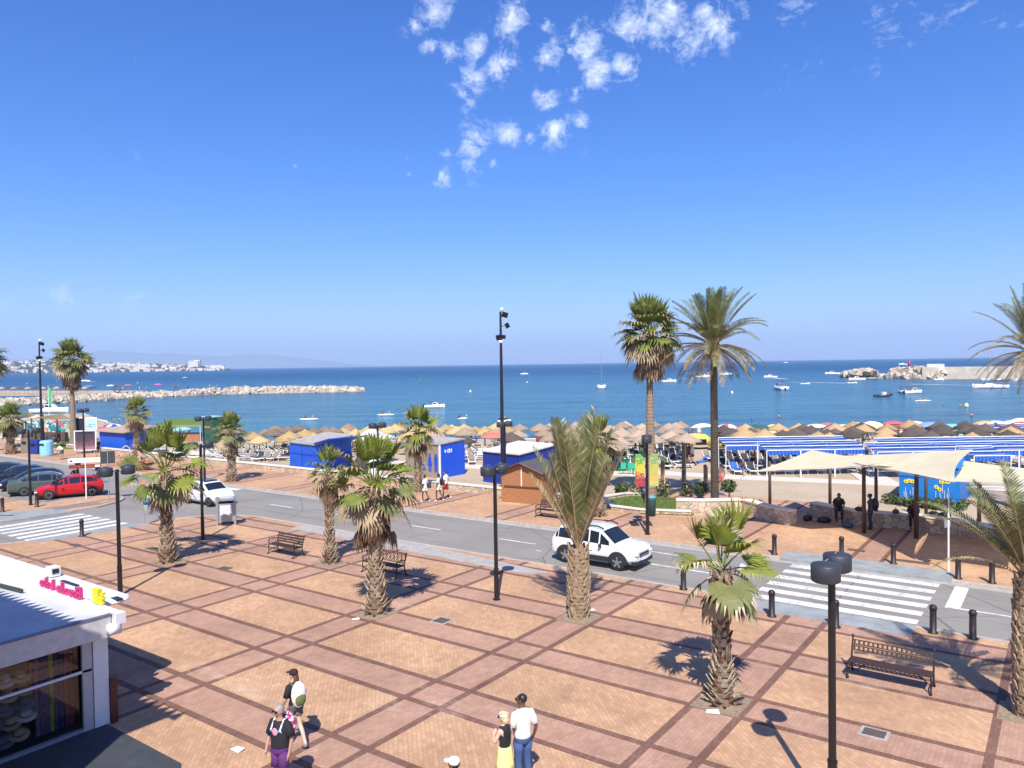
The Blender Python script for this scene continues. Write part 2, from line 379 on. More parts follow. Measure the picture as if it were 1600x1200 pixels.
qs = [st(-BIG, -2000), st(BIG, -2000), st(BIG, BIG+10), st(-BIG, BIG+10)]
struct('ground', MB().sheet([(q.x, q.y) for q in qs], SEA-1.4), M_sand)
# foam along the waterline
g_ = MB(); pv = None
for i in range(120):
    s_ = -150+i*2.4; tt = shore(s_)-1.1+.5*math.sin(i*.9)+.35*math.sin(i*2.3); p = st(s_, tt, SEA+.03); q = st(s_, tt+.7+.3*math.sin(i*1.7), SEA+.03)
    if pv: g_.quad(pv[0], p, q, pv[1])
    pv = (p, q)
M_foam = mat('foam', (.78, .82, .85), .8, var=.15, scale=1.5)
struct('surf_line', g_, M_foam)
# boardwalk strips on the sand
M_board = mat('boardwalk_slabs', (.62, .54, .45), .85, var=.1, scale=2)
def zstrip(name, pts, w, z=.02, m_=None):
    g_ = MB()
    for a, b_ in zip(pts, pts[1:]):
        d = Vector((b_.x-a.x, b_.y-a.y)).normalized(); n_ = Vector((-d.y, d.x))*w/2
        g_.prism([(a.x-n_.x, a.y-n_.y), (b_.x-n_.x, b_.y-n_.y), (b_.x+n_.x, b_.y+n_.y), (a.x+n_.x, a.y+n_.y)], -.1, z)
    return struct(name, g_, m_ or M_board)
zstrip('beach_path', [at(60, 690), at(300, 707), at(600, 722), at(830, 733), at(1020, 742)], 2.0)
zstrip('beach_path', [at(1020, 738), at(1160, 746), at(1380, 755), at(1600, 765), at(1700, 770)], 1.7, .024)
zstrip('beach_path', [at(1350, 738), at(1372, 752)], 2.2, .028)

# hazy mountains and the far town on its low hill
M_mount = mat('mountain_slope', (.10, .13, .12), .9, var=.3, scale=.0006)
def ridge(name, pts, D_, m_, thick):
    g_ = MB(); vs = []; fs = []
    for (x, y) in pts:
        d = ray(x, y); d = d*(D_/d.dot(FV)); top = H+d.z
        for q, (k, zf) in enumerate(((1, 0), (1.02, .55), (1.05, 1), (1.12, .5), (1.2, 0))):
            vs.append((d.x*k, d.y*k, SEA-2+(max(top*k, 1)-SEA)*zf))
    n_ = len(pts)
    for i in range(n_-1):
        for j in range(4): fs.append((i*5+j, (i+1)*5+j, (i+1)*5+j+1, i*5+j+1))
    g_.add(vs, fs); return struct(name, g_, m_, True)
mp = [(-120, 566), (-40, 560), (40, 562), (90, 556), (130, 553), (160, 547), (200, 550), (240, 552), (262, 551), (300, 554), (330, 556), (360, 556), (400, 552), (440, 556), (480, 560), (520, 565), (560, 569), (600, 571.5)]
mp = [(x, y+rnd.uniform(-.6, .6)) for i in range(len(mp)-1) for (x, y) in [((mp[i][0]*(1-q)+mp[i+1][0]*q), (mp[i][1]*(1-q)+mp[i+1][1]*q)) for q in (0, .33, .66)]]
ridge('mountains', mp, 17000, M_mount, 1)
M_hill = mat('scrub_hill', (.075, .085, .06), .95, var=.45, scale=.02)
TD = 3300.
def town_top(x):
    pts = [(-200, 563), (0, 562), (60, 561), (100, 562), (150, 565), (250, 566), (300, 568), (330, 571), (352, 575), (366, 576.5)]
    for (a, b_), (c_, d_) in zip(pts, pts[1:]):
        if a <= x <= c_: return b_+(d_-b_)*(x-a)/(c_-a)
    return 562
ridge('headland', [(x, town_top(x)+4+rnd.uniform(-.8, .8)) for x in range(-200, 361, 8)]+[(366, 577.5), (374, 578.3)], TD*.985, M_hill, 1)
# ================================================================ PALMS
def leafmat(name, lo, hi, sc_=1.6):
    m, t, b, v = newmat(name)
    n = noise(t, v, sc_, 3, .6); c = mixc(t, n.ramp(.3, .7), lo, hi)
    t.links.new(c.k, b.inputs['Base Color']); b.inputs['Roughness'].default_value = .55; b.inputs['Specular IOR Level'].default_value = .35
    tr = t.nodes.new('ShaderNodeBsdfTranslucent'); t.links.new(c.k, tr.inputs[0]); mx = t.nodes.new('ShaderNodeMixShader'); mx.inputs[0].default_value = .18
    o = t.nodes['Material Output']; t.links.new(b.outputs[0], mx.inputs[1]); t.links.new(tr.outputs[0], mx.inputs[2]); t.links.new(mx.outputs[0], o.inputs[0]); return m
L_green = leafmat('fan_leaf_green', (.10, .13, .028), (.215, .25, .055))
L_lime = leafmat('fan_leaf_lime', (.15, .19, .025), (.27, .29, .05))
L_olive = leafmat('frond_olive', (.13, .145, .045), (.25, .245, .095))
L_dark = leafmat('frond_dark', (.06, .085, .028), (.13, .16, .055))
L_tan = leafmat('leaf_dry_tan', (.30, .21, .11), (.50, .38, .23))
L_pale = leafmat('leaf_tip_pale', (.46, .38, .22), (.62, .53, .34))
L_brown = leafmat('leaf_dead_brown', (.11, .055, .03), (.24, .14, .075))
LEAVES = [L_green, L_lime, L_olive, L_dark, L_tan, L_pale, L_brown]
def barkmat(name, lo, hi, ring=0, sc_=9):
    m, t, b, v = newmat(name)
    n = noise(t, mapping(t, v, (1, 1, 1.6)), sc_, 4, .7); c = mixc(t, n.ramp(.35, .65), lo, hi)
    if ring:
        x, y, z = sepxyz(t, v); rr = (z*ring+noise(t, v, 4, 2)*.9).mod(1.0); c = mixc(t, rr.lt(.3)*.55, c, [q*.45 for q in lo])
    t.links.new(c.k, b.inputs['Base Color']); b.inputs['Roughness'].default_value = .9
    bp = t.nodes.new('ShaderNodeBump'); bp.inputs['Strength'].default_value = .8; bp.inputs['Distance'].default_value = .03; t.links.new(n.k, bp.inputs['Height']); t.links.new(bp.outputs[0], b.inputs['Normal'])
    return m
B_core = barkmat('bark_fibre', (.13, .075, .04), (.24, .15, .09))
B_boot = barkmat('leaf_base_tan', (.26, .19, .12), (.50, .40, .28), 0, 5)
B_smooth = barkmat('bark_smooth_tan', (.22, .15, .10), (.34, .25, .17), 5)
B_dark = barkmat('bark_dark_ringed', (.045, .032, .024), (.12, .085, .06), 7)
B_date = barkmat('bark_date_boots', (.20, .135, .08), (.42, .31, .19), 0, 7)
def frame_of(d, roll=0.0):
    d = d.normalized(); side = d.cross(Vector((0, 0, 1)))
    if side.length < .05: side = Vector((1, 0, 0))
    side.normalize(); up = side.cross(d).normalized()
    q = Matrix.Rotation(roll, 3, d); return q @ side, q @ up
def fan_leaf(g, base, az, el, plen, rad, r, main, tip, droop=.35, nseg=17, ptm=4, fold=.35, spread=2.15):
    """a palmate leaf: arching petiole, then narrow blades fanned out from the hastula, their ends hanging"""
    d = Vector((math.cos(az)*math.cos(el), math.sin(az)*math.cos(el), math.sin(el)))
    g.mi = ptm; p1 = base+d*plen*.55; d2 = (d+Vector((0, 0, -.28*droop-.02))).normalized(); p2 = p1+d2*plen*.45
    g.tube([base, p1, p2], [.03, .02, .013], 4, False)
    d3 = (d2+Vector((0, 0, -.25*droop))).normalized(); sd_, up_ = frame_of(d3, r.uniform(-.5, .5))
    for k in range(nseg):
        q = -1+2*(k+.5)/nseg; a = q*spread+r.uniform(-.05, .05)
        L = rad*(1-.28*abs(q)**1.6)*r.uniform(.86, 1.08)
        e = (d3*math.cos(a)+sd_*math.sin(a)+up_*(fold*abs(math.sin(a))-.05)).normalized()
        w_ = (sd_*math.cos(a)-d3*math.sin(a)).normalized()*(rad*.085)
        m1 = p2+e*L*.46
        m2 = m1+(e+Vector((0, 0, -droop*.55))).normalized()*L*.30
        m3 = m2+(e*.7+Vector((r.uniform(-.15, .15), r.uniform(-.15, .15), -1.5*droop-.05))).normalized()*L*.30
        wp = w_*.42; lift = up_*rad*.012
        g.mi = main; g.add([p2, m1-w_, m1+lift, m1+w_], [(0, 1, 2), (0, 2, 3)])
        g.mi = main; g.add([m1-w_*.95, m1+w_*.95, m2+wp, m2-wp], [(0, 1, 2, 3)])
        g.mi = tip if r.random() < .75 else main; g.add([m2-wp, m2+wp, m3], [(0, 1, 2)])
        if tip in (4, 5) and r.random() < .5: g.add([m2-wp*.5, m2+wp*.6, m2+(m3-m2)*.8+Vector((r.uniform(-.05, .05), r.uniform(-.05, .05), -.05))], [(0, 1, 2)])
def boots(g, h0, h1, rad, r, size=.16, step=.13, per=6, out=.55, lean=Vector((0, 0, 0)), flare=0.0, mi=1, H_=1.0):
    z = h0; k = 0
    while z < h1:
        for i in range(per):
            a = 6.283*(i+.5*(k % 2))/per+r.uniform(-.15, .15); R1 = rad(z)
            rdir = Vector((math.cos(a), math.sin(a), 0)); tn = Vector((-math.sin(a), math.cos(a), 0)); s_ = size*r.uniform(.7, 1.25)
            c = Vector((lean.x*z/H_, lean.y*z/H_, z))+rdir*(R1-.02); o = out*r.uniform(.6, 1.3)*(1+flare*max(0, 1-(z-h0)/.5))
            top = c+rdir*s_*o+Vector((0, 0, s_*1.15)); wd = s_*.52
            v = [c-tn*wd, c+tn*wd, top+tn*wd*.38, top-tn*wd*.38, c-tn*wd*.8+rdir*s_*.28, c+tn*wd*.8+rdir*s_*.28, top+rdir*.03+tn*wd*.25, top+rdir*.03-tn*wd*.25]
            g.mi = mi if r.random() < .8 else 0
            g.add(v, [(4, 5, 6, 7), (0, 4, 7, 3), (5, 1, 2, 6), (3, 7, 6, 2), (0, 1, 5, 4)])
        z += step; k += 1
def fan_palm(label, loc, h, r_trunk=.22, leaves=30, rad=.85, plen=.9, seed=1, skirt=8, young=0, tipm=5, droop=.45, lime=.3, smooth=False, top=1.0, group=None, lean=(0, 0), bootz=None, name='fan_palm', ball=False, dens=17):
    r = random.Random(seed); t_ = thing(name, label, 'palm tree', loc, 0, group)
    g = MB(); ln_ = Vector((lean[0], lean[1], 0)); n_ = 9 if not smooth else 14
    def tr(z): 
        q = z/h
        return (r_trunk*(1.35-.55*min(1, q*3)) if q < .33 else r_trunk*(.8+.12*math.sin(q*9))) if not smooth else r_trunk*(1.25-.75*q+.25*max(0, 1-q*12))
    g.tube([(ln_.x*i/n_, ln_.y*i/n_, h*i/n_) for i in range(n_+1)], [tr(h*i/n_)*r.uniform(.95, 1.04) for i in range(n_+1)], 12)
    if not smooth: boots(g, .0, h*.97, tr, r, .17, .12, 7, .6, ln_, 1.6, 1, h)
    elif bootz: boots(g, bootz, h, tr, r, .2, .14, 6, .5, ln_, 0, 1, h)
    obj('trunk', g, [B_smooth if smooth else B_core, B_boot], t_)
    g = MB(); base = Vector((ln_.x, ln_.y, h-.05))
    for i in range(leaves):
        q = (i+.5)/leaves; el = R_(82)-q**.85*R_(118); az = i*2.39996+r.uniform(-.25, .25)
        old = q > .62
        main = r.choice([4, 4, 2]) if (q > .84) else (2 if old and r.random() < .5 else (1 if r.random() < lime else 0))
        tip = tipm if (tipm == 5 and r.random() < .25+q*.5 and lime > .8) else (4 if q > .25 and r.random() < .35+q*.65 else main)
        yg = q < .38; fan_leaf(g, base+Vector((math.cos(az)*.08, math.sin(az)*.08, .22*(1-q))), az, R_(84)-(q/.38)*R_(34) if yg else R_(50)-((q-.38)/.62)*R_(95), plen*r.uniform(.8, 1.12)*(.95 if yg else .9), rad*r.uniform(.85, 1.12), r, main, tip, droop*(.10 if yg else .3+1.0*q), dens, 4 if q > .55 else 1, 1.0 if yg else (.45 if q < .7 else .1), 1.45 if yg else 2.1)
    obj('crown', g, LEAVES, t_)
    if skirt:
        g = MB()
        for i in range(skirt):
            az = i*2.39996+r.uniform(-.3, .3); z0 = -.05-.5*(i/skirt)*top
            fan_leaf(g, base+Vector((math.cos(az)*r_trunk*.7, math.sin(az)*r_trunk*.7, z0)), az, R_(r.uniform(-72, -45)), plen*.55, rad*r.uniform(.7, .95), r, r.choice([6, 4, 6, 4]), r.choice([4, 6]), 1.3, 11, 6, .05, 1.2)
        obj('dead_leaves', g, LEAVES, t_)
    return t_
def frond(g, base, az, el, L, r, mains, curve=1.0, npin=30, pl=.42, flat=.5, twist=0.0, tipm=None, w0=.026, pm=4):
    """a feather leaf: a curved midrib with rows of narrow leaflets on both sides"""
    n_ = 12; pts = [Vector(base)]; d = Vector((math.cos(az)*math.cos(el), math.sin(az)*math.cos(el), math.sin(el))); ds = []
    for i in range(n_):
        ds.append(d.copy()); pts.append(pts[-1]+d*(L/n_)); d = (d+Vector((math.cos(az+1.57)*twist, math.sin(az+1.57)*twist, -curve*(.03+.12*i/n_)))).normalized()
    g.mi = pm; g.tube(pts, [.035-.03*i/n_ for i in range(n_+1)], 4, False)
    for k in range(npin):
        q = .16+.84*k/npin; i = min(n_-1, int(q*n_)); f = q*n_-i; p = pts[i].lerp(pts[i+1], f); dd = ds[i]; w = w0*r.uniform(.7, 1.25)
        sd_, up_ = frame_of(dd); ll = pl*(math.sin(3.14*(.12+.86*q))**.6+.15)*r.uniform(.85, 1.1)
        for sgn in (-1, 1):
            e = (dd*.75+sd_*sgn*.75+up_*flat+Vector((0, 0, -.12*curve))).normalized(); e2 = (e+Vector((0, 0, -.35*abs(curve)))).normalized()
            wv_ = dd*w; m1 = p+e*ll*.5; m2 = m1+e2*ll*.5
            g.mi = r.choice(mains) if (tipm is None or q < .75) else tipm
            g.add([p-wv_*.7, p+wv_*.7, m1+wv_, m1-wv_, m2], [(0, 1, 2, 3), (3, 2, 4)])
def date_palm(label, loc, h, rt, specs, seed, bark, bootsize=.0, group=None, name='date_palm', lean=(0, 0), dead=0, orange=True):
    r = random.Random(seed); t_ = thing(name, label, 'palm tree', loc, 0, group); g = MB(); n_ = 14; ln_ = Vector((lean[0], lean[1], 0))
    def tr(z): q = z/h; return rt*(1.18-.25*q+.15*max(0, 1-q*8)) if bootsize == 0 else rt*(1.05-.12*abs(q-.4)*2)
    g.tube([(ln_.x*(i/n_)**1.5, ln_.y*(i/n_)**1.5, h*i/n_) for i in range(n_+1)], [tr(h*i/n_)*r.uniform(.96, 1.05) for i in range(n_+1)], 14)
    if bootsize: boots(g, 0.02, h, tr, r, bootsize, bootsize*.62, 8, .35, ln_, .2, 1, h)
    else: boots(g, h-.75, h, lambda z: rt*1.25, r, .24, .13, 8, .5, ln_, 0, 0, h)
    obj('trunk', g, [bark, B_date if bootsize else bark], t_)
    g = MB()
    for (cnt, e0, e1, L, curve, mains, pl, npin) in specs:
        for i in range(cnt):
            az = i*6.283/cnt+r.uniform(-.3, .3)+seed; el = R_(r.uniform(e0, e1))
            frond(g, (ln_.x, ln_.y, h-.02), az, el, L*r.uniform(.86, 1.1), r, mains, curve*r.uniform(.8, 1.2), npin, pl, .35, r.uniform(-.02, .02))
    if orange:
        for i in range(16):
            az = i*2.4; g.mi = 6; g.tube([(ln_.x, ln_.y, h+.1), (ln_.x+.28*math.cos(az), ln_.y+.28*math.sin(az), h+r.uniform(.5, 1.0))], [.05, .02], 4)
    obj('crown', g, LEAVES, t_)
    return t_
def pit(loc, lab):
    g = MB(); g.prism([(-.58, -.58), (.58, -.58), (.58, .58), (-.58, .58)], -.05, .014)
    o = obj('soil_bed', g, MATS.get('soil') or mat('soil', (.27, .20, .135), .95, var=.3, scale=9, bump=.5), None, loc=(loc[0], loc[1], 0)); o['kind'] = 'structure'
G1 = 'fan palms on the plaza and promenade'
def hh(xb, yb, yt):
    b_ = at(xb, yb); lo, hi = 0, 30
    for _ in range(40):
        m_ = (lo+hi)/2; v = Vector((b_.x, b_.y, m_-H)); 
        if 600-FPX*v.dot(UV_)/v.dot(FV) > yt: lo = m_
        else: hi = m_
    return lo
pl = at(262, 878); pit(pl, 0); fan_palm('big leafy fan palm with rough trunk beside the lamp nearest the shop', (pl.x, pl.y, 0), hh(262, 878, 738), .25, 28, .92, 1.3, 11, 6, droop=.5, lime=.45, group=G1, dens=19)
pl = at(516, 880); pit(pl, 0); fan_palm('thin little fan palm with a brown skirt between the two plaza benches', (pl.x, pl.y, 0), hh(516, 880, 742), .17, 18, .62, .62, 12, 12, droop=.8, lime=.1, group=G1, dens=13)
pl = at(588, 958); pit(pl, 0); fan_palm('full fan palm with a thick skirt of dead leaves in front of a bench', (pl.x, pl.y, 0), hh(588, 958, 762), .24, 32, .86, 1.05, 13, 18, droop=.7, lime=.5, top=2.2, group=G1, dens=19)
pl = at(362, 752); fan_palm('short fan palm on the promenade behind the small white car', (pl.x, pl.y, 0), hh(362, 752, 678), .30, 24, .85, .8, 14, 14, droop=.6, lime=.25, top=1.4, group=G1)
pl = at(654, 768); fan_palm('promenade fan palm in front of the toilet block', (pl.x, pl.y, 0), hh(654, 768, 676), .24, 26, 1.0, .9, 15, 14, droop=.75, lime=.4, top=1.3, group=G1)
pl = at(1128, 1098); pit(pl, 0); fan_palm('nearest fan palm with few wide lime leaves and pale frayed tips', (pl.x, pl.y, 0), hh(1128, 1098, 893), .21, 14, .86, .80, 24, 5, droop=.62, lime=.9, top=1.0, group=G1, dens=30)
pl = at(17, 709); fan_palm('squat fan palm at the far left beside the painted wall', (pl.x, pl.y, 0), hh(17, 709, 658), .36, 26, 1.05, .9, 17, 16, droop=.7, lime=.3, top=1.6, group=G1)
pl = at(214, 712); fan_palm('half hidden fan palm rising behind the big leafy one', (pl.x, pl.y, 0), hh(214, 712, 648), .28, 26, 1.0, .9, 18, 16, droop=.6, lime=.3, top=1.5, group=G1)
pl = at(936, 806); fan_palm('fan palm standing behind the upright date palm', (pl.x, pl.y, 0), hh(936, 806, 694), .25, 20, .95, .8, 19, 10, droop=.6, lime=.45, top=1.5, group=G1)
pl = at(115, 694); fan_palm('tall slim fan palm beside the floodlight pole at the left', (pl.x, pl.y, 0), hh(115, 694, 567), .30, 52, 1.35, 1.5, 20, 36, droop=.75, lime=.15, smooth=True, top=3.0, name='tall_fan_palm', tipm=4)
pl = at(1017, 787); fan_palm('tall fan palm with a shaggy crown and smooth tan trunk', (pl.x, pl.y, 0), hh(1017, 787, 526), .27, 56, 1.2, 1.3, 21, 46, droop=.7, lime=.2, smooth=True, top=2.4, name='tall_fan_palm', tipm=4, lean=(.0, .0), dens=19)
pl = at(905, 965); pit(pl, 0); date_palm('young date palm with upright fronds and thick scaly trunk in front of the SUV', (pl.x, pl.y, 0), hh(905, 965, 858), .31,
    [(6, 80, 89, 4.3, .12, [2, 3, 2, 5], .50, 52), (10, 72, 82, 4.3, .16, [2, 3, 2], .52, 52), (9, 65, 74, 3.8, .2, [2, 3, 2, 4], .50, 46), (5, 58, 66, 2.9, .3, [4, 2], .40, 34)], 31, B_date, .20, orange=False)
pl = at(1117, 795); date_palm('tall dark trunked date palm with drooping lower fronds', (pl.x, pl.y, 0), hh(1117, 795, 540), .195,
    [(9, 74, 86, 3.3, .3, [3, 3, 0], .5, 44), (13, 52, 70, 3.5, .6, [3, 2, 0], .55, 44), (15, 25, 45, 3.6, 1.1, [2, 3, 2], .55, 44), (15, -5, 15, 3.4, 1.5, [2, 4, 2], .5, 40), (14, -40, -15, 3.1, 1.4, [4, 6, 2], .4, 34)], 32, B_dark, 0)
pl = at(1605, 1118); pit((pl.x, pl.y), 0); date_palm('near date palm at the right edge with fronds fanning over the crossing', (pl.x, pl.y, 0), hh(1605, 1118, 905), .26,
    [(8, 62, 84, 2.7, .7, [2, 3, 3], .38, 38), (10, 42, 60, 2.9, .9, [2, 2, 3], .38, 38), (4, 32, 42, 2.2, 1.3, [4, 2], .3, 28)], 30, B_date, .17, orange=False)
pl = at(1612, 800); date_palm('tall date palm whose drooping fronds reach in from the right edge', (pl.x, pl.y, 0), hh(1612, 800, 548), .25,
    [(8, 70, 86, 3.4, .5, [3, 2, 0], .48, 38), (10, 45, 65, 3.7, .9, [3, 2, 2], .48, 38), (13, 15, 35, 3.8, 1.3, [2, 4, 2], .42, 36), (12, -20, 5, 3.6, 1.6, [2, 4, 4], .38, 34), (8, -45, -25, 3.2, 1.4, [4, 6], .3, 30)], 34, B_dark, 0, lean=(0, 0))
pl = at(-22, 706); fan_palm('fan palm crown cut by the left edge of the picture', (pl.x, pl.y, 0), hh(-22, 706, 568), .3, 46, 1.5, 1.5, 36, 16, droop=.8, lime=.1, smooth=True, top=1.5, name='tall_fan_palm', tipm=4)

# shrubs
def shrub(label, loc, r_, h_, seed, mats, stem=0.0, n_=260, flower=False, name='shrub'):
    r = random.Random(seed); t_ = thing(name, label, 'shrub', loc); g = MB()
    if stem: g.tube([(0, 0, -.05), (.02, 0, stem)], [.05, .04], 6)
    for k in range(5):
        a = k*1.3; g.tube([(0, 0, stem), (math.cos(a)*r_*.6, math.sin(a)*r_*.6, stem+h_*.7)], [.025, .01], 4)
    obj('stem', g, B_core, t_); g = MB()
    for k in range(n_):
        d = Vector((r.gauss(0, 1), r.gauss(0, 1), r.gauss(0, 1))).normalized(); q = r.uniform(.55, 1.05) if not flower else r.uniform(.3, 1.2)
        c = Vector((d.x*r_*q, d.y*r_*q, stem+h_*.5+d.z*h_*.5*q)); a = Vector((r.gauss(0, 1), r.gauss(0, 1), r.gauss(0, 1))).normalized()*.11; b2 = a.cross(d).normalized()*.06
        g.mi = r.choice(range(len(mats))); g.add([c-a, c+b2, c+a, c-b2], [(0, 1, 2, 3)])
    obj('foliage', g, mats, t_); return t_
BL = [L_dark, leafmat('bush_green', (.03, .06, .015), (.07, .11, .03))]
M_pink = mat('dry_flower', (.35, .26, .19), .8)
for i, (x, y, rr, h_, lab, sm, fl) in enumerate([(971, 775, .42, .9, 'dark round shrub nearest the green plastic chairs', 0, 0), (992, 775, .5, .95, 'loose shrub beside the banner lamp', 0, 1), (1036, 776, .55, 1.0, 'sparse pinkish shrub right of the tall fan palm', 0, 1), (1074, 776, .35, .9, 'thin dry shrub by the wooden shower post', 0, 1), (1096, 783, .45, .85, 'clipped round bush left of the dark palm trunk', .35, 0), (1139, 790, .42, .75, 'clipped ball bush on a short stem right of the dark palm trunk', .75, 0)]):
    q = at(x, y); shrub(lab, (q.x, q.y, 0), rr, h_, 50+i, BL+([M_pink, L_olive] if fl else []), sm, 320 if not fl else 240, fl)
for i, (x, y) in enumerate([(1397, 786), (1416, 789), (1432, 791), (1448, 793), (1463, 794), (1478, 796), (1492, 795)]):
    q = at(x, y); shrub(['low green bush at the left corner of the blue hut', 'low weeds under the yellow flowers of the blue hut', 'low weeds just left of the sail post', 'low weeds just right of the sail post', 'bushy weeds before the middle of the blue hut', 'bushy weeds under the right graffiti of the blue hut', 'low bush at the right corner of the blue hut'][i], (q.x, q.y, -.02), .75, .6, 70+i, [BL[1], L_green, L_dark], 0, 260)

# lawn beds with pale kerbs
def lawn(pts, lab, rim=.25, seed=3):
    g = MB(); g.prism([(p.x, p.y) for p in pts], -.05, .06); o = struct('lawn', g, MATS.get('turf') or mat('turf', (.075, .13, .022), .95, var=.4, scale=2.5, bump=.6, bscale=30))
    r = random.Random(seed); g = MB(); mnx = min(p.x for p in pts); mxx = max(p.x for p in pts); mny = min(p.y for p in pts); mxy = max(p.y for p in pts)
    def ins(x, y):
        c_ = False; n_ = len(pts); j = n_-1
        for i in range(n_):
            a, b_ = pts[i], pts[j]
            if (a.y > y) != (b_.y > y) and x < (b_.x-a.x)*(y-a.y)/(b_.y-a.y)+a.x: c_ = not c_
            j = i
        return c_
    for k in range(2600):
        x, y = r.uniform(mnx, mxx), r.uniform(mny, mxy)
        if ins(x, y):
            a = r.uniform(0, 6.28); hgt_ = r.uniform(.05, .12); g.add([(x-.03*math.cos(a), y-.03*math.sin(a), .05), (x+.03*math.cos(a), y+.03*math.sin(a), .05), (x+r.uniform(-.04, .04), y+r.uniform(-.04, .04), .06+hgt_)], [(0, 1, 2)])
    o = obj('grass', g, L_green); tag(o, lab, 'grass', None, 'stuff')
M_stone = None
m, t, b, v = newmat('rubble_stone')
vo = t.nodes.new('ShaderNodeTexVoronoi'); vo.feature = 'DISTANCE_TO_EDGE'; vo.inputs['Scale'].default_value = 3.2
wv_ = mapping(t, v, (1, 1, 1.3)); t.links.new(wv_.k, vo.inputs['Vector']); v2 = t.nodes.new('ShaderNodeTexVoronoi'); v2.inputs['Scale'].default_value = 3.2; t.links.new(wv_.k, v2.inputs['Vector'])
se = t.nodes.new('ShaderNodeSeparateColor'); t.links.new(v2.outputs['Color'], se.inputs[0])
c = mixc(t, S(t, se.outputs[0]), (.38, .28, .185), (.58, .48, .36)); c = mixc(t, S(t, vo.outputs[0]).lt(.03), c, (.17, .12, .08)); t.links.new(c.k, b.inputs['Base Color']); b.inputs['Roughness'].default_value = .9
M_stone = m
M_cap = mat('pale_coping', (.70, .62, .52), .8, var=.1, scale=2)
def wall_run(label, pts, z, w_=.45, cap=.07, name='stone_wall', base=0.0):
    t_ = thing(name, label, 'wall'); g = MB(); gc = MB()
    for i, (a, b_) in enumerate(zip(pts, pts[1:])):
        a, b_ = Vector(a), Vector(b_); d = (b_-a).normalized(); n_ = Vector((-d.y, d.x)); e = .0015*(i % 2)
        g.prism([a-n_*e, b_-n_*e, b_+n_*(w_+e), a+n_*(w_+e)], base-.1, base+z-cap); gc.prism([a-n_*(.04+e), b_-n_*(.04+e), b_+n_*(w_+.04+e), a+n_*(w_+.04+e)], base+z-cap, base+z+e)
    obj('wall_body', g, M_stone, t_); obj('coping', gc, M_cap, t_); return t_
wall_run('long low stone wall with white coping between the promenade and the sand', [(-160, 39.5), (-93, 39.5)], .45)
wall_run('low stone wall with white coping running from the painted wall to the wooden hut', [(-88, 39.5), (-64, 39.5), (-46, 39.5), (-24.2, 39.7)], .45)
a1, a2, a3, a4, a5 = at(1020, 800), at(1085, 805), at(1150, 803), at(1232, 822), at(1240, 822)
wall_run('curved white topped stone seat wall right of the nearest palm crown', [(-17.6, 39.7), (-16.4, 40.2), (-14.6, 41.6), (-13.2, 40.6), (-11.5, 39.7)], .8, .5)
wall_run('shaded stone seat wall under the sail shades', [(-11.35, 42.9), (-8.9, 41.6), (-6.3, 41.9), (-4.3, 41.6), (-2.6, 40.6), (-.9, 39.4), (6, 38.6)], .75, .5)
pts = [at(938, 782), at(955, 797), at(1000, 803), at(1080, 806), at(1100, 796), at(1060, 781), at(1020, 775), at(975, 776)]
lawn(pts, 'grass bed around the tall fan palm trunk', seed=5)
wall_run('low pale stone rim of the grass bed around the tall palms', [(p.x, p.y) for p in [pts[6], pts[7], pts[0], pts[1], pts[2], pts[3]]], .28, .22, name='bed_rim')
pts = [at(80, 698), at(88, 701), at(120, 702), at(150, 700), at(140, 691), at(112, 689), at(95, 692)]
lawn(pts, 'grass bed at the foot of the tall palm at the left', seed=6)
wall_run('pale curved rim behind the grass bed at the left', [(p.x, p.y) for p in [at(70, 697), at(92, 688), at(120, 688), at(150, 692)]], .5, .3, name='bed_rim')
# ================================================================ STREET FURNITURE
M_black = mat('black_paint', (.012, .012, .014), .35, var=.2, scale=8)
M_drum = mat('lamp_drum_grey', (.035, .04, .05), .5, var=.2, scale=4)
M_white = mat('white_paint', (.78, .78, .76), .5, var=.04, scale=3)
M_galv = mat('galvanised_steel', (.42, .43, .44), .45, .6, var=.1)
M_glass = mat('dark_glass', (.012, .016, .02), .06, var=.1, scale=2, spec=.7)
M_rubber = mat('tyre_rubber', (.016, .016, .017), .8)
M_iron = mat('dark_iron', (.022, .014, .013), .5, var=.25, scale=10)
def lamp_post():
    t_ = thing('street_lamp', '', 'street lamp')
    g = MB(); g.cyl((0, 0, 0), (0, 0, 1.1), .088, .085, 12); g.cyl((0, 0, 1.1), (0, 0, 4.7), .07, .066, 12); g.cyl((0, 0, 0), (0, 0, .03), .14, .14, 12); g.cyl((0, 0, 1.09), (0, 0, 1.13), .092, .09, 12); obj('pole', g, M_black, t_)
    for sg in (-1, 1):
        g = MB(); y = .42*sg; g.lathe([(.235, 4.5), (.25, 4.52), (.25, 4.78), (.235, 4.80), (.05, 4.84)], (0, y, 0), 22); h_ = obj('lamp_head', g, M_drum, t_, True)
        g = MB(); g.cyl((0, y, 4.485), (0, y, 4.5), .21, .21, 18); obj('lens', g, M_glass, h_)
        g = MB(); g.tube([(0, 0, 4.62), (0, y*.45, 4.66)], .035, 8); obj('arm', g, M_galv, t_)
        g = MB(); g.tube([(0, y*.6, 4.845), (0, y, 4.86)], .012, 6); obj('lid_handle', g, M_galv, h_)
    return t_
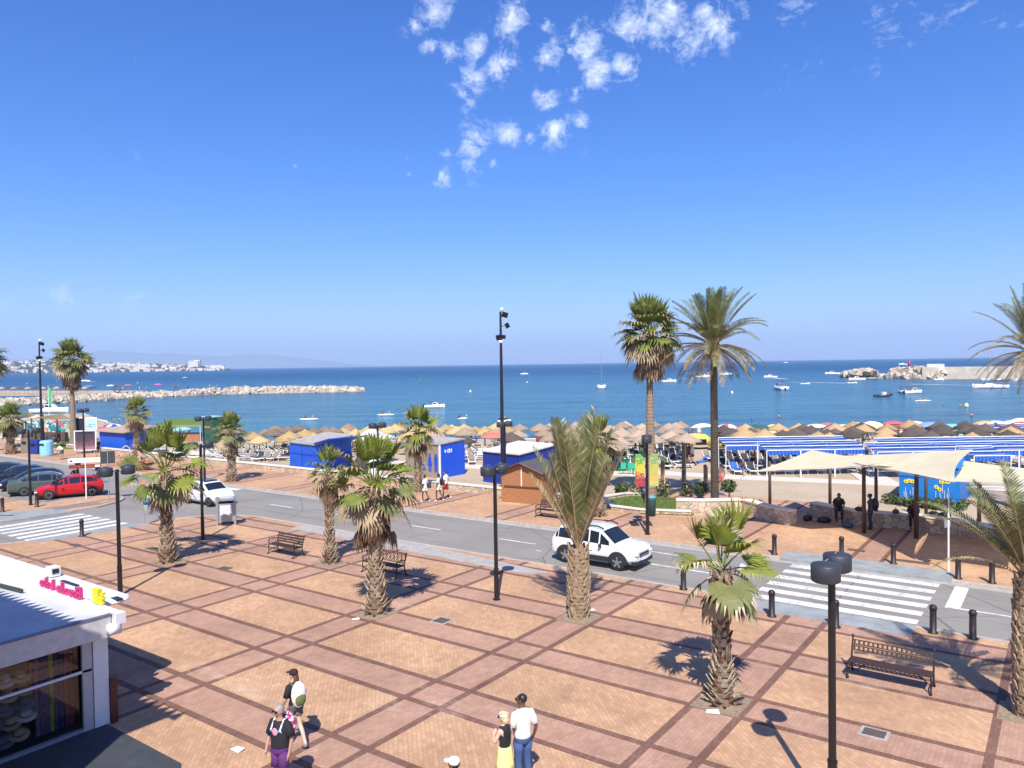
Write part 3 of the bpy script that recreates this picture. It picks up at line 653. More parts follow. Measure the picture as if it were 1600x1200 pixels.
LP = [((188, 930), 'tall black twin drum lamp nearest the pink shop letters'), ((776, 937), 'black twin drum lamp in the middle of the plaza'), ((1301, 1283), 'nearest twin drum lamp, cut off by the bottom edge'),
      ((317, 843), 'twin drum lamp in front of the small white car'), ((320, 751), 'twin drum lamp behind the small white car, on the promenade'), ((1012, 835), 'twin drum lamp hung with two bright banners'),
      ((592, 780), 'twin drum lamp whose heads show above the full fan palm'), ((132, 719), 'twin drum lamp right of the tall palm at the left'), ((48, 789), 'twin drum lamp in front of the parked grey car'), ((790, 779), 'twin drum lamp mostly hidden behind the tall floodlight pole')]
L0 = lamp_post()
for i, ((x, y), lab) in enumerate(LP):
    q = at(x, y); p = (q.x, q.y, 0)
    if i == 0: L0.location = p; L0['label'] = lab; L0['group'] = 'twin drum street lamps'
    else: dup(L0, p, 0 if i not in (5, 7) else .45, lab, 1.0, 'twin drum street lamps')
# banners on the lamp by the wide grass bed
q = at(1012, 835)
def banner_mat(name, cols):
    m, t, b, v = newmat(name); x, y, z = sepxyz(t, v); n = noise(t, v, 3.2, 4, .6, 2.5)
    c = None; f = z*.55+n*1.5-.2
    for i, cc in enumerate(cols):
        c = mixc(t, f.gt(i*.32-.1), c, cc) if c is not None else mixc(t, 0.0, cc, cc)
    t.links.new(c.k, b.inputs['Base Color']); return m
for s_, cols, lab in ((-.34, [(.75, .78, .78), (.35, .02, .03), (.35, .04, .05), (.6, .5, .06), (.1, .3, .06)], 'narrow banner with green, red and white print, left of the lamp pole'), (.34, [(.10, .30, .05), (.20, .40, .08), (.55, .38, .1), (.50, .45, .1), (.2, .3, .1)], 'narrow yellow and green banner right of the lamp pole')):
    p = q+Vector((math.cos(TH)*s_, math.sin(TH)*s_, 2.35)); g = MB()
    n_ = 6
    for k in range(n_):
        a0 = k*1.55/n_; a1_ = (k+1)*1.55/n_; g.add([(-.22, .03*math.sin(k), a0), (.22, .03*math.sin(k), a0), (.22, .03*math.sin(k+1), a1_), (-.22, .03*math.sin(k+1), a1_)], [(0, 1, 2, 3)])
    g.add([(-.24, 0, 1.55), (.24, 0, 1.55), (.24, .03, 1.58), (-.24, .03, 1.58)], [(0, 1, 2, 3)])
    o = obj('banner', g, banner_mat('banner_print', cols), None, False, p, TH); tag(o, lab, 'banner')

def floodpole(label, loc, h):
    t_ = thing('floodlight_pole', label, 'light pole', loc); g = MB(); g.tube([(0, 0, 0), (0, 0, h)], [.16, .075], 12); g.cyl((0, 0, 0), (0, 0, .05), .26, .26, 10); obj('pole', g, mat('navy_pole', (.012, .014, .028), .4), t_)
    c_, s_ = math.cos(TH), math.sin(TH)
    for k, (dx, dz, sz, tilt) in enumerate(((.30, -.22, .42, .3), (.45, -.95, .34, 1.1), (-.12, -1.75, .42, -.2), (.18, -1.72, .3, .2))):
        g = MB(); Mx = Matrix.Rotation(TH, 3, 'Z') @ Matrix.Rotation(tilt, 3, 'Y') @ Matrix.Rotation(.5, 3, 'X')
        g.box((dx*c_, dx*s_, h+dz), (sz, sz*.45, sz*.75), M=Mx); g.tube([(0, 0, h+dz-.05), (dx*c_, dx*s_, h+dz)], .03, 6); obj('floodlight', g, M_black, t_)
    for dx, z_ in ((.1, h+.16), (0, h-2.05)): g = MB(); g.ell((dx*c_, dx*s_, z_), (.13, .13, .14), 10); obj('sensor_dome', g, M_white, t_)
    return t_
q = at(786, 760); floodpole('tall floodlight pole rising in front of the blue hut roof', (q.x, q.y, 0), hh(786, 760, 487))
q = at(66, 698); floodpole('floodlight pole beside the tall palm at the left', (q.x, q.y, 0), hh(66, 698, 534))

# bollards
def bollard():
    t_ = thing('bollard', '', 'bollard'); g = MB(); g.lathe([(.15, 0), (.15, .03), (.1, .06), (.095, .72), (.095, .74)], n=14); obj('post', g, M_iron, t_, True)
    g = MB(); g.lathe([(.108, .72), (.112, .76), (.108, .80), (.095, .84), (.05, .87), (.01, .875)], n=14); obj('cap', g, M_iron, t_, True); return t_
BL_ = [((4, 800), 'bollard cut by the left edge before the parked cars'), ((58, 792), 'bollard beside the lamp in front of the grey car'), ((128, 838), 'lone bollard on the near side of the left crossing'), ((1068, 921), 'lone bollard below the white SUV nose'),
       ((1206, 963), 'bollard left of the nearest lamp pole at the crossing'), ((1306, 980), 'bollard half hidden behind the nearest lamp pole'), ((1458, 989), 'left one of two bollards above the near bench'), ((1520, 998), 'right one of two bollards above the near bench'),
       ((1210, 866), 'bollard across the road right of the nearest palm crown'), ((1315, 870), 'bollard peeping out behind the nearest lamp heads'), ((1396, 881), 'bollard at the far right corner of the crossing'), ((1497, 904), 'bollard beside the white sign pole'), ((1550, 911), 'bollard farthest right across the road')]
b0 = bollard()
for i, ((x, y), lab) in enumerate(BL_):
    q = at(x, y)
    if i == 0: b0.location = q; b0['label'] = lab; b0['group'] = 'black bollards'
    else: dup(b0, q, 0, lab, 1.0, 'black bollards')

# benches
M_benchwood = mat('bench_slat_brown', (.05, .026, .018), .5, var=.3, scale=7)
def bench(label, loc, L, style, rz=0.0):
    t_ = thing('park_bench', label, 'bench', loc, rz, 'park benches')
    for sg in (-1, 1):
        x = sg*L/2; g = MB()
        g.tube([(x, -.30, 0), (x, -.24, .14), (x, -.26, .30), (x, -.24, .42)], [.03, .022, .022, .025], 6)
        g.tube([(x, .32, 0), (x, .22, .2), (x, .2, .42), (x, .27, .66), (x, .36, .90)], [.03, .025, .025, .022, .02], 6)
        g.tube([(x, -.26, .42), (x, .2, .40)], .022, 6); g.tube([(x, -.24, .14), (x, 0, .22), (x, .22, .2)], .018, 6)
        if style != 'lattice':
            g.tube([(x, .25, .62), (x, 0, .66), (x, -.22, .64), (x, -.3, .56), (x, -.25, .5), (x, -.2, .54)], .02, 6); g.tube([(x, -.24, .42), (x, -.2, .62)], .016, 6)
            for k in range(10): a = k*.63; g.box((x, .02+.11*math.cos(a), .53+.08*math.sin(a)), (.02, .05, .02), 0)
        else: g.ell((x, .37, .93), (.035, .035, .05), 8)
        g.box((x, -.30, .02), (.06, .1, .04)); g.box((x, .33, .02), (.06, .1, .04))
        obj('side_frame', g, M_iron, t_)
    g = MB()
    for k in range(6): g.box((0, -.24+k*.085, .435-.004*k), (L+.02, .065, .028))
    obj('seat', g, M_benchwood, t_); g = MB()
    Mx = Matrix.Rotation(-.32, 3, 'X')
    if style == 'slat':
        for k, z in enumerate((.52, .62, .72, .83)): g.box((0, .235+.036*k, z), (L+.02, .022, .075), M=Mx)
    elif style == 'lattice':
        for z in (.60, .70, .74, .84): g.box((0, .21+(z-.5)*.34, z), (L+.02, .025, .03), M=Mx)
        n_ = 17
        for k in range(n_):
            x = -L/2+L*(k+.5)/n_; g.box((x, .255, .65), (.045, .02, .1), M=Mx); g.box((x, .305, .79), (.045, .02, .1), M=Mx)
    else:
        n_ = 9
        for k in range(n_):
            x = -L/2+L*(k+.5)/n_; pts_ = [(x+.09*math.cos(a), .27+.055*math.sin(a), .68+.15*math.sin(a)) for a in [j*.7854 for j in range(9)]]; g.tube(pts_, .014, 5, False); g.tube([(x-.1, .2, .52), (x+.1, .33, .86)], .01, 5)
        g.box((0, .335, .87), (L, .025, .03), M=Mx); g.box((0, .21, .5), (L, .025, .03), M=Mx)
    obj('backrest', g, M_benchwood, t_)
    if style == 'lattice':
        g = MB(); g.tube([(-L/2, 0, .38), (-L/4, 0, .4), (0, 0, .22)][:2], .014, 5); g.tube([(-L/2+.1, .25, .05), (-L/4, .1, .4)], .014, 5); g.tube([(L/2-.1, .25, .05), (L/4, .1, .4)], .014, 5); obj('brace', g, M_iron, t_)
    return t_
bench('dark slatted bench left of the thin little fan palm', (-28.5, 22.0, 0), 1.75, 'slat')
bench('ornate cast iron bench half hidden by the skirted palm trunk', (-22.5, 22.15, 0), 1.9, 'ornate')
bench('dark slatted bench across the road behind the white SUV', (-22.8, 35.2, 0), 1.85, 'slat')
bench('long bench with an openwork backrest right of the nearest lamp pole', (-3.77, 21.8, 0), 1.95, 'lattice')

# drain covers, hatches, litter
M_drain = mat('drain_iron', (.10, .075, .06), .7, var=.3, scale=20)
for i, (x, y, w_, l_, rz, lab) in enumerate([(352, 888, .55, .35, .2, 'small drain cover left of the first bench'), (690, 970, .45, .45, 0, 'square drain cover on a dark tile line'), (1420, 1042, .7, .45, 0, 'drain cover behind the openwork bench, in palm shade'), (1366, 1146, .46, .36, 0, 'framed drain cover nearest the lamp pole at the right'), (237, 857, .5, .35, .1, 'drain cover left of the big leafy palm'), (118, 852, .6, .35, 0, 'drain cover beside the left crossing'), (1425, 878, 1.3, .35, 0, 'long grating on the promenade behind the crossing'), (1338, 860, .7, .35, 0, 'small drain across the road beside the sail shade'), (466, 842, .8, .3, 0, 'kerb drain above the first bench')]):
    q = at(x, y); g = MB(); g.box((0, 0, 0), (w_, l_, .03)); o = obj('drain_cover', g, M_drain, None, False, (q.x, q.y, .004), rz); tag(o, lab, 'drain cover')
    g = MB(); g.box((0, 0, -.004), (w_+.14, l_+.14, .024)); 
    if i in (1, 3): obj('frame', g, M_conc, o)
q = at(875, 931); g = MB(); g.cyl((0, 0, 0), (0, 0, .018), .36, .36, 20); tag(obj('manhole_cover', g, mat('manhole_tan', (.32, .21, .14), .8), None, False, (q.x, q.y, 0)), 'round manhole cover in the shade of the upright date palm', 'manhole cover')
q = at(163, 785); g = MB(); g.box((0, 0, 0), (2.6, 1.2, .03)); tag(obj('metal_hatch', g, mat('hatch_grey', (.23, .18, .15), .8, var=.3), None, False, (-49.9, 22.9, .006), 1.35), 'flat rectangular hatch on the island before the red car', 'hatch')
for i, (x, y, s_) in enumerate([(372, 1172, .3), (1114, 1113, .32), (556, 968, .25), (925, 954, .2)]):
    q = at(x, y); g = MB(); g.add([(-s_/2, -s_/3, .01), (s_/2, -s_/3, .012), (s_*.4, s_/3, .03), (-s_*.5, s_/4, .008)], [(0, 1, 2, 3)]); g.add([(-s_/2, -s_/3, .002), (s_/2, -s_/3, .003), (s_*.4, s_/3, .02), (-s_*.5, s_/4, .002)], [(3, 2, 1, 0)])
    tag(obj('paper_scrap', g, M_white, None, False, (q.x, q.y, .012), .4*i), ['white scrap of paper left of the man in the black shirt', 'white scrap of paper below the nearest palm', 'white scrap at the foot of the skirted palm', 'white scrap behind the upright date palm trunk'][i], 'litter')

# signs
def sign_post(label, loc, h, panels, pole_m=None, rz=0.0, pr=.04, name='road_sign'):
    t_ = thing(name, label, 'sign', loc, rz); g = MB(); g.cyl((0, 0, 0), (0, 0, h), pr, pr, 8); obj('pole', g, pole_m or M_white, t_)
    for (cx, cz, w_, h_, m_, dy) in panels: g = MB(); g.box((cx, dy, cz), (w_, .04, h_)); obj('panel', g, m_, t_)
    return t_
M_redbr = mat('sign_brown_red', (.22, .03, .02), .5); M_signback = mat('sign_back_dark', (.05, .055, .05), .5)
def scrawl(parent, cx, cz, w_, h_, rows, col, seed=1, y=-.025):
    r = random.Random(seed); g = MB()
    for j in range(rows):
        x = cx-w_/2; z = cz+h_/2-(j+.5)*h_/rows
        while x < cx+w_/2-.03:
            l_ = r.uniform(.03, .11)
            if r.random() < .8: g.box((x+l_/2, y, z), (l_*.8, .006, h_/rows*.5*r.uniform(.6, 1)))
            x += l_+.02
    obj('lettering', g, col, parent)
q = at(135, 779); t_ = sign_post('white and brown direction sign in front of the red car', (q.x, q.y, 0), 2.35, [(-.05, 2.52, 1.9, .3, M_white, 0), (-.02, 2.12, 1.85, .24, M_redbr, 0)], rz=R_(62)-.1)
scrawl(t_, .1, 2.52, 1.3, .14, 1, mat('sign_grey_text', (.3, .34, .34), .6), 3); scrawl(t_, -.1, 2.12, 1.1, .12, 1, mat('sign_orange_text', (.75, .16, .05), .6), 4)
g = MB(); g.box((.7, -.024, 2.12), (.3, .006, .14)); obj('white_box', g, M_white, t_); g = MB(); g.ell((-.82, -.024, 2.5), (.08, .01, .06), 8); obj('emblem', g, M_black, t_)
q = at(170, 781); sign_post('square dark backed sign on a thin pole right of the direction sign', (q.x, q.y, 0), 3.3, [(0, 2.75, .85, .8, M_signback, .05)], M_galv, rz=R_(60), pr=.03)
q = at(226, 818); t_ = thing('litter_bin', 'blue topped litter bin hung on a thin pole by the left crossing', 'litter bin', (q.x, q.y, 0), .9); g = MB(); g.cyl((0, 0, 0), (0, 0, 2.5), .025, .025, 8); obj('pole', g, M_galv, t_)
g = MB(); g.lathe([(.2, .5), (.22, .52), (.24, 1.05), (.24, 1.06)], (.2, 0, 0), 14); obj('bin_body', g, mat('bin_grey', (.35, .37, .37), .5), t_, True); g = MB(); g.lathe([(.25, 1.06), (.26, 1.25), (.18, 1.32), (.02, 1.33)], (.2, 0, 0), 14); obj('bin_lid', g, mat('bin_blue', (.02, .10, .22), .5), t_, True)
g = MB(); g.add([(0, -.03, 2.5), (-.3, -.03, 2.0), (.3, -.03, 2.0), (0, .0, 2.5), (-.3, 0, 2.0), (.3, 0, 2.0)], [(0, 1, 2), (5, 4, 3), (0, 3, 4, 1), (1, 4, 5, 2), (2, 5, 3, 0)]); obj('warning_triangle', g, mat('triangle_pink', (.55, .25, .2), .5), t_)
q = at(354, 820); t_ = thing('information_stand', 'grey metal information stand with white panel in front of the small white car', 'information stand', (q.x, q.y, 0), R_(50))
for sx in (-.45, .45): g = MB(); g.box((sx, 0, .72), (.1, .28, 1.44)); g.box((sx, .03, 1.46), (.16, .34, .08)); obj('side_post', g, M_galv, t_)
g = MB(); g.box((0, 0, .66), (.8, .12, .95)); obj('cabinet', g, M_galv, t_); g = MB(); g.box((0, -.075, .8), (.6, .02, .5)); pn = obj('panel', g, M_white, t_); scrawl(pn, 0, .8, .5, .4, 6, mat('print_grey', (.3, .3, .3), .6), 6, -.09)
g = MB(); g.box((0, 0, 1.36), (.8, .2, .1)); obj('top_bar', g, M_galv, t_)
q = at(1482, 893); t_ = sign_post('white sign pole with a square sign seen from the back, right of the crossing', (q.x, q.y, 0), 3.1, [(0, 2.55, .62, .62, M_signback, .04), (0, 1.95, .5, .4, mat('sign_back_grey', (.25, .25, .25), .5), .04)], M_white, rz=R_(75), pr=.035)
q = at(1018, 806); t_ = thing('litter_bin', 'dark green litter bin right of the banner lamp', 'litter bin', (q.x, q.y, 0)); g = MB(); g.lathe([(.22, .02), (.26, .9), (.27, .92), (.27, .98)], n=14); obj('bin_body', g, mat('bin_green', (.03, .10, .09), .5), t_, True); g = MB(); g.lathe([(.28, .98), (.25, 1.08), (.05, 1.14)], n=14); obj('bin_lid', g, mat('bin_lid_teal', (.10, .30, .30), .5), t_, True)
for i, (x, y, h_, lab) in enumerate([(1068, 762, 3.0, 'tall wooden shower post beside the dry shrub'), (1035, 766, 1.9, 'short wooden marker post right of the tall fan palm'), (1102, 764, 1.6, 'short wooden marker post left of the dark palm trunk')]):
    q = at(x, y); t_ = thing('wooden_post', lab, 'post', (q.x, q.y, 0), TH); g = MB(); g.box((0, 0, h_/2), (.18, .18, h_)); obj('post', g, mat('weathered_timber', (.20, .145, .09), .85, var=.3, scale=5), t_)
    g = MB(); g.box((.13, 0, h_/2-.05), (.07, .16, h_*.9)); 
    obj('yellow_strip', g, mat('timber_yellow', (.62, .42, .18), .7), t_)
    if i == 0: g = MB(); g.tube([(0, -.1, 1.3), (-.25, -.15, 1.3)], .03, 6); g.tube([(-.2, 0, 2.9), (.3, 0, 2.98)], .03, 6); obj('shower_arm', g, M_galv, t_)
# recycling bins and boards at the left
for x, y, r__, h_, m_, lab in [(58, 709, .55, 1.35, mat('recycling_blue', (.015, .04, .24), .45), 'dark blue recycling bin left of the pale blue one'), (73, 712, .6, 1.5, mat('recycling_pale', (.25, .55, .72), .45), 'pale blue round recycling bin'), (44, 708, .5, 1.5, mat('recycling_brown', (.22, .18, .14), .6), 'grey brown box bin left of the blue bins')]:
    q = at(x, y); t_ = thing('recycling_bin', lab, 'recycling bin', (q.x, q.y, 0), .3); g = MB()
    if m_.name.endswith('pale'): g.lathe([(r__*.95, 0), (r__, .1), (r__, h_-.15), (r__*.9, h_)], n=18)
    else: g.box((0, 0, h_/2), (r__*2, r__*1.6, h_)); g.box((0, 0, h_+.04), (r__*1.6, r__*1.3, .08))
    obj('bin_body', g, m_, t_, False); g = MB(); g.box((0, -r__*.99, h_-.35), (r__, .06, .18)); obj('slot', g, M_black, t_)
def board(label, x, y, w_, h_, z0, m_, rz, name='poster_board', text=None, legs=True):
    q = at(x, y); t_ = thing(name, label, 'poster', (q.x, q.y, 0), rz); g = MB(); g.box((0, 0, z0+h_/2), (w_, .12, h_)); obj('frame', g, M_white, t_); g = MB(); g.box((0, -.07, z0+h_/2), (w_*.9, .02, h_*.92)); p_ = obj('poster', g, m_, t_)
    if legs:
        for sx in (-w_*.4, w_*.4): g = MB(); g.box((sx, 0, z0/2), (.08, .08, z0)); obj('leg', g, M_galv, t_)
    if text: scrawl(p_, 0, z0+h_*text[0], w_*.75, h_*.2, text[1], text[2], 8, -.09)
    return t_
board('white poster board with a dark photo left of the blue kiosk', 134, 708, 2.1, 2.0, .3, banner_mat('poster_photo', [(.45, .4, .4), (.2, .1, .13), (.3, .2, .22), (.16, .07, .09), (.06, .04, .06)]), TH+.15, text=(.88, 1, M_black))
board('pale blue poster standing behind the white poster board', 144, 693, 1.3, 2.3, .7, banner_mat('poster_blue', [(.35, .65, .75), (.25, .55, .72), (.45, .7, .8)]), TH, text=(.6, 2, mat('navy_ink', (.02, .08, .3), .5)))
board('black and white poster column right of the tall palm at the left', 122, 693, 1.4, 2.7, .3, banner_mat('poster_dark', [(.5, .5, .55), (.02, .02, .05), (.05, .05, .1), (.5, .5, .5), (.02, .02, .05)]), TH, text=(.3, 3, M_white))
# boat shaped planter
q = at(212, 735); t_ = thing('planter', 'boat shaped planter with flowers and two hoops left of the leafy palm', 'planter', (q.x, q.y, 0), TH); g = MB(); g.lathe([(.7, 0), (1.1, .45), (1.2, .7), (1.1, .72)], n=18, sx=1.3, sy=.5); obj('hull', g, mat('planter_red', (.34, .12, .08), .7, var=.3, scale=3), t_, True)
for sx in (-.75, .75): g = MB(); g.tube([(sx+.42*math.cos(a), 0, 1.35+.7*math.sin(a)) for a in [k*.449 for k in range(15)]], .045, 6, False); obj('hoop', g, mat('hoop_cream', (.65, .5, .4), .7), t_)
r = random.Random(4); g = MB()
for k in range(260):
    c_ = Vector((r.gauss(0, .7), r.gauss(0, .25), .75+abs(r.gauss(0, .4)))); a = Vector((r.uniform(-1, 1), r.uniform(-1, 1), r.uniform(-1, 1)))*.09; b2 = Vector((r.uniform(-1, 1), r.uniform(-1, 1), r.uniform(-1, 1)))*.07; g.mi = r.choice((0, 1, 2)); g.add([c_-a, c_+b2, c_+a, c_-b2], [(0, 1, 2, 3)])
obj('flowers', g, [L_dark, mat('petal_pink', (.6, .25, .25), .7), L_tan], t_)
# ================================================================ CARS
M_carglass = mat('car_glass', (.012, .018, .026), .04, var=.1, spec=.8)
M_plastic = mat('black_plastic', (.022, .023, .025), .6, var=.15)
M_alloy = mat('alloy_rim', (.42, .42, .43), .3, .7)
M_lampw = mat('headlight_glass', (.65, .68, .70), .12, spec=.8)
M_lampr = mat('tail_light_red', (.35, .01, .01), .2, spec=.8)
M_chrome = mat('chrome', (.6, .6, .62), .15, .9)
def paint(name, c):
    m = mat(name, c, .28, var=.03, scale=1); b = m.node_tree.nodes['Principled BSDF']; b.inputs['Coat Weight'].default_value = .6; b.inputs['Coat Roughness'].default_value = .06; return m
def car(name, label, loc, yaw, L, W, Ht, pt, prof, wb, wr, cladding=False, roof=None, rails=False, rimc=None, spokes=5, plate=True):
    """prof: stations from tail to nose (x, z_low, z_belt, z_top, half_w); z_top>z_belt+.12 where there is a cabin"""
    t_ = thing(name, label, 'car', loc, yaw, None); body = MB(); glassS = {-1: MB(), 1: MB()}; gw = MB(); gr = MB(); top = MB()
    n_ = len(prof); ring = []
    for (x, zl, zb, zt, hw) in prof:
        cab = zt-zb > .12; tum = .80 if cab else .93; ht = zt-.045 if cab else zt-.03
        ring.append([(x, hw*.86, zl), (x, hw*.97, zl+.12), (x, hw*1.0, zl+(zb-zl)*.45), (x, hw*.985, zb-.1), (x, hw*.955, zb), (x, hw*(tum+.01), ht), (x, hw*tum*.86, zt-.008), (x, hw*tum*.4, zt+.012)])
    V = lambda r_, k, sg: (r_[k][0], r_[k][1]*sg, r_[k][2])
    for i in range(n_-1):
        a, b_ = ring[i], ring[i+1]; ca = prof[i][3]-prof[i][2] > .12; cb = prof[i+1][3]-prof[i+1][2] > .12
        for sg in (-1, 1):
            for k in range(7):
                q = [V(a, k, sg), V(b_, k, sg), V(b_, k+1, sg), V(a, k+1, sg)]
                if sg > 0: q = q[::-1]
                body.add(q, [(0, 1, 2, 3)])
                if k == 4 and (ca or cb):       # side glass, inset from the pillars
                    A4, B4 = Vector(V(a, 4, sg)), Vector(V(b_, 4, sg)); A5 = Vector(V(a, 5, sg)) if ca else A4; B5 = Vector(V(b_, 5, sg)) if cb else B4
                    up4 = Vector((0, 0, .035)); A4 = A4+up4*(1 if ca else .2); B4 = B4+up4*(1 if cb else .2)
                    L2 = (B4-A4).length; ia = .035/L2 if ca and i > 1 and prof[i-1][3]-prof[i-1][2] > .12 else .0; ib = .035/L2
                    if not ca: ia = .38
                    if not cb: ib = .30
                    p0 = A4.lerp(B4, ia); p1 = B4.lerp(A4, ib); p2 = B5.lerp(A5, ib); p3 = A5.lerp(B5, ia)
                    if not ca: p3 = A4.lerp(B5, ia+.05)
                    if not cb: p2 = B4.lerp(A5, ib+.05)
                    dz = Vector((0, sg*.007, 0)); p2 = p2-(p2-p1)*.10; p3 = p3-(p3-p0)*.10
                    qq = [p0+dz, p1+dz, p2+dz, p3+dz]
                    glassS[sg].add(qq if sg < 0 else qq[::-1], [(0, 1, 2, 3)])
        q = [V(a, 7, -1), V(b_, 7, -1), V(b_, 7, 1), V(a, 7, 1)]; body.add(q, [(0, 1, 2, 3)])
        if ca != cb:                            # windscreen or tailgate glass over this span
            lo, hi = (b_, a) if ca else (a, b_); g_ = gw if ca else gr
            up_ = Vector((.03 if ca else -.03, 0, .012))
            pts_ = [Vector(V(lo, 6, -1)).lerp(Vector(V(hi, 6, -1)), .08), Vector(V(lo, 6, 1)).lerp(Vector(V(hi, 6, 1)), .08), Vector(V(lo, 6, 1)).lerp(Vector(V(hi, 6, 1)), .9), Vector(V(lo, 6, -1)).lerp(Vector(V(hi, 6, -1)), .9)]
            mid0 = Vector(V(lo, 7, 1)).lerp(Vector(V(hi, 7, 1)), .08); mid1 = Vector(V(lo, 7, 1)).lerp(Vector(V(hi, 7, 1)), .9)
            P_ = [pts_[0]+up_, Vector((mid0.x, -mid0.y, mid0.z))+up_, mid0+up_, pts_[1]+up_, pts_[2]+up_, mid1+up_, Vector((mid1.x, -mid1.y, mid1.z))+up_, pts_[3]+up_]
            g_.add(P_, [(0, 1, 6, 7), (1, 2, 5, 6), (2, 3, 4, 5)])
    for idx, (r_) in ((0, ring[0]), (1, ring[-1])):
        poly = [V(r_, k, 1) for k in range(8)]+[V(r_, k, -1) for k in range(7, -1, -1)]
        body.add(poly, [tuple(range(16)) if idx else tuple(range(15, -1, -1))])
    lowest = min(p[1] for p in prof); body.add([(prof[0][0], -W/2*.8, lowest), (prof[-1][0], -W/2*.8, lowest), (prof[-1][0], W/2*.8, lowest), (prof[0][0], W/2*.8, lowest)], [(0, 1, 2, 3)])
    bo = obj('body', body, pt, t_, True)
    for sg in (-1, 1):
        if glassS[sg].f: obj('side_window', glassS[sg], M_carglass, t_)
    if gw.f: obj('windscreen', gw, M_carglass, t_)
    if gr.f: obj('rear_window', gr, M_carglass, t_)
    hw = W/2
    for x in (-wb/2, wb/2):
        for sg in (-1, 1):
            g = MB(); y = sg*(hw-.11)
            arch = MB(); nn = 14; ro = wr*1.16 if not cladding else wr*1.34
            vs = []
            for k in range(nn+1):
                a = math.pi*k/nn; vs += [(x+ro*math.cos(a), sg*(hw+.006), wr*.92+ro*math.sin(a)), (x+ro*math.cos(a), sg*(hw-.35), wr*.92+ro*math.sin(a))]
            arch.add(vs, [(2*k, 2*k+1, 2*k+3, 2*k+2) for k in range(nn)]); arch.add([(x, sg*(hw+.004), wr*.5)]+[vs[2*k] for k in range(nn+1)], [(0, k, k+1) for k in range(1, nn+1)])
            obj('wheel_arch', arch, M_plastic, t_)
            g.tube([(x, y-sg*.11, wr), (x, y-sg*.09, wr), (x, y+sg*.10, wr), (x, y+sg*.125, wr)], [wr*.86, wr, wr, wr*.9], 20); w_ = obj('wheel', g, M_rubber, t_, True)
            g = MB(); yo = y+sg*.128
            g.tube([(x, yo-sg*.05, wr), (x, yo, wr)], [wr*.66, wr*.66], 18)
            gs = MB()
            for k in range(spokes):
                a = k*6.2832/spokes+.3; Mx = Matrix.Rotation(-a, 3, 'Y'); c_ = Vector((x, yo+sg*.006, wr))+Mx @ Vector((wr*.33, 0, 0)); gs.box(c_, (wr*.62, .012, wr*.22), M=Mx)
            obj('rim', g, M_plastic if spokes <= 6 else M_alloy, w_)
            gs.cyl((x, yo, wr), (x, yo+sg*.018, wr), wr*.16, wr*.16, 10); obj('spokes', gs, M_alloy if spokes <= 6 else M_plastic, w_)
    xf, xr = prof[-1][0], prof[0][0]; zf = prof[-1][2]; zr = prof[0][2]
    for sg in (-1, 1):
        g = MB(); g.ell((xf-.10 if not cladding else xf-.07, sg*(hw-.26), zf-.05 if not cladding else zf-.06), (.14, .15, .09 if not cladding else .085), 10); obj('headlight', g, M_lampw, t_, True)
        g = MB(); g.ell((xr+.10, sg*(hw-.14), zr-.16), (.12, .09, .16), 10); obj('tail_light', g, M_lampr, t_, True)
        cabx = max(p[0] for p in prof if p[3]-p[2] > .12)
        g = MB(); g.ell((cabx-.02+.12, sg*(hw+.09), zf+.14+(.1 if cladding else .06)), (.07, .11, .075), 8); g.cyl((cabx+.12, sg*(hw-.05), zf+.12), (cabx+.1, sg*(hw+.05), zf+.16), .025, .025, 6); obj('wing_mirror', g, M_plastic if cladding else pt, t_, True)
        for dx in ((.0,) if L < 3.8 else (-.05, -.95)):
            g = MB(); g.box((dx+.05, sg*(hw*.995), (zf+lowest)/2+.18), (.16, .02, .025)); obj('door_handle', g, M_plastic, t_)
            g = MB(); g.box((dx-.18, sg*(hw*1.0-.001), (zf+lowest)/2), (.012, .012, (zf-lowest)*.75)); obj('door_seam', g, M_plastic, t_)
    g = MB(); g.box((xf+.0, 0, zf-.10), (.06, W*.46, .15)) if cladding else g.box((xf-.0, 0, lowest+.12), (.06, W*.6, .12)); obj('grille', g, M_plastic, t_)
    if cladding:
        g = MB(); g.box((xf-.09, 0, lowest+.07), (.2, W*.88, .15)); obj('front_bumper', g, M_plastic, t_); g = MB(); g.box((xf+.02, 0, zf-.12), (.03, W*.36, .03)); obj('grille_bar', g, M_chrome, t_)
        for sg in (-1, 1): g = MB(); g.box((0, sg*(hw+.0), lowest+.13), (wb-wr*2.4, .06, .24)); obj('sill', g, M_plastic, t_); g = MB(); g.box((0, sg*(hw+.02), lowest+.02), (wb-wr*2.4, .05, .03)); obj('sill_trim', g, M_chrome, t_)
    if plate: g = MB(); g.box((xf+.035, 0, lowest+.2), (.02, .5, .11)); obj('front_plate', g, M_white, t_); g = MB(); g.box((xr-.015, 0, zr-.35), (.02, .5, .11)); obj('rear_plate', g, M_white, t_)
    if rails:
        for sg in (-1, 1):
            g = MB(); zz = Ht+.01
            g.tube([(-1.35, sg*hw*.70, zz-.05), (-1.2, sg*hw*.71, zz+.04), (-.2, sg*hw*.72, zz+.05)], .022, 6); g.tube([(-.2, sg*hw*.72, zz+.05), (.25, sg*hw*.72, zz+.06), (.55, sg*hw*.71, zz-.03)], [.03, .035, .03], 6); obj('roof_rail', g, M_plastic, t_, True)
    if roof:
        pr = [p for p in prof if p[3]-p[2] > .12]; g = MB(); x0, x1 = pr[0][0]+.12, pr[-1][0]-.03; z_ = max(p[3] for p in pr)+.018
        g.box(((x0+x1)/2, 0, z_-.012), (x1-x0, W*.56, .02)); obj('roof_panel', g, roof, t_)
    return t_
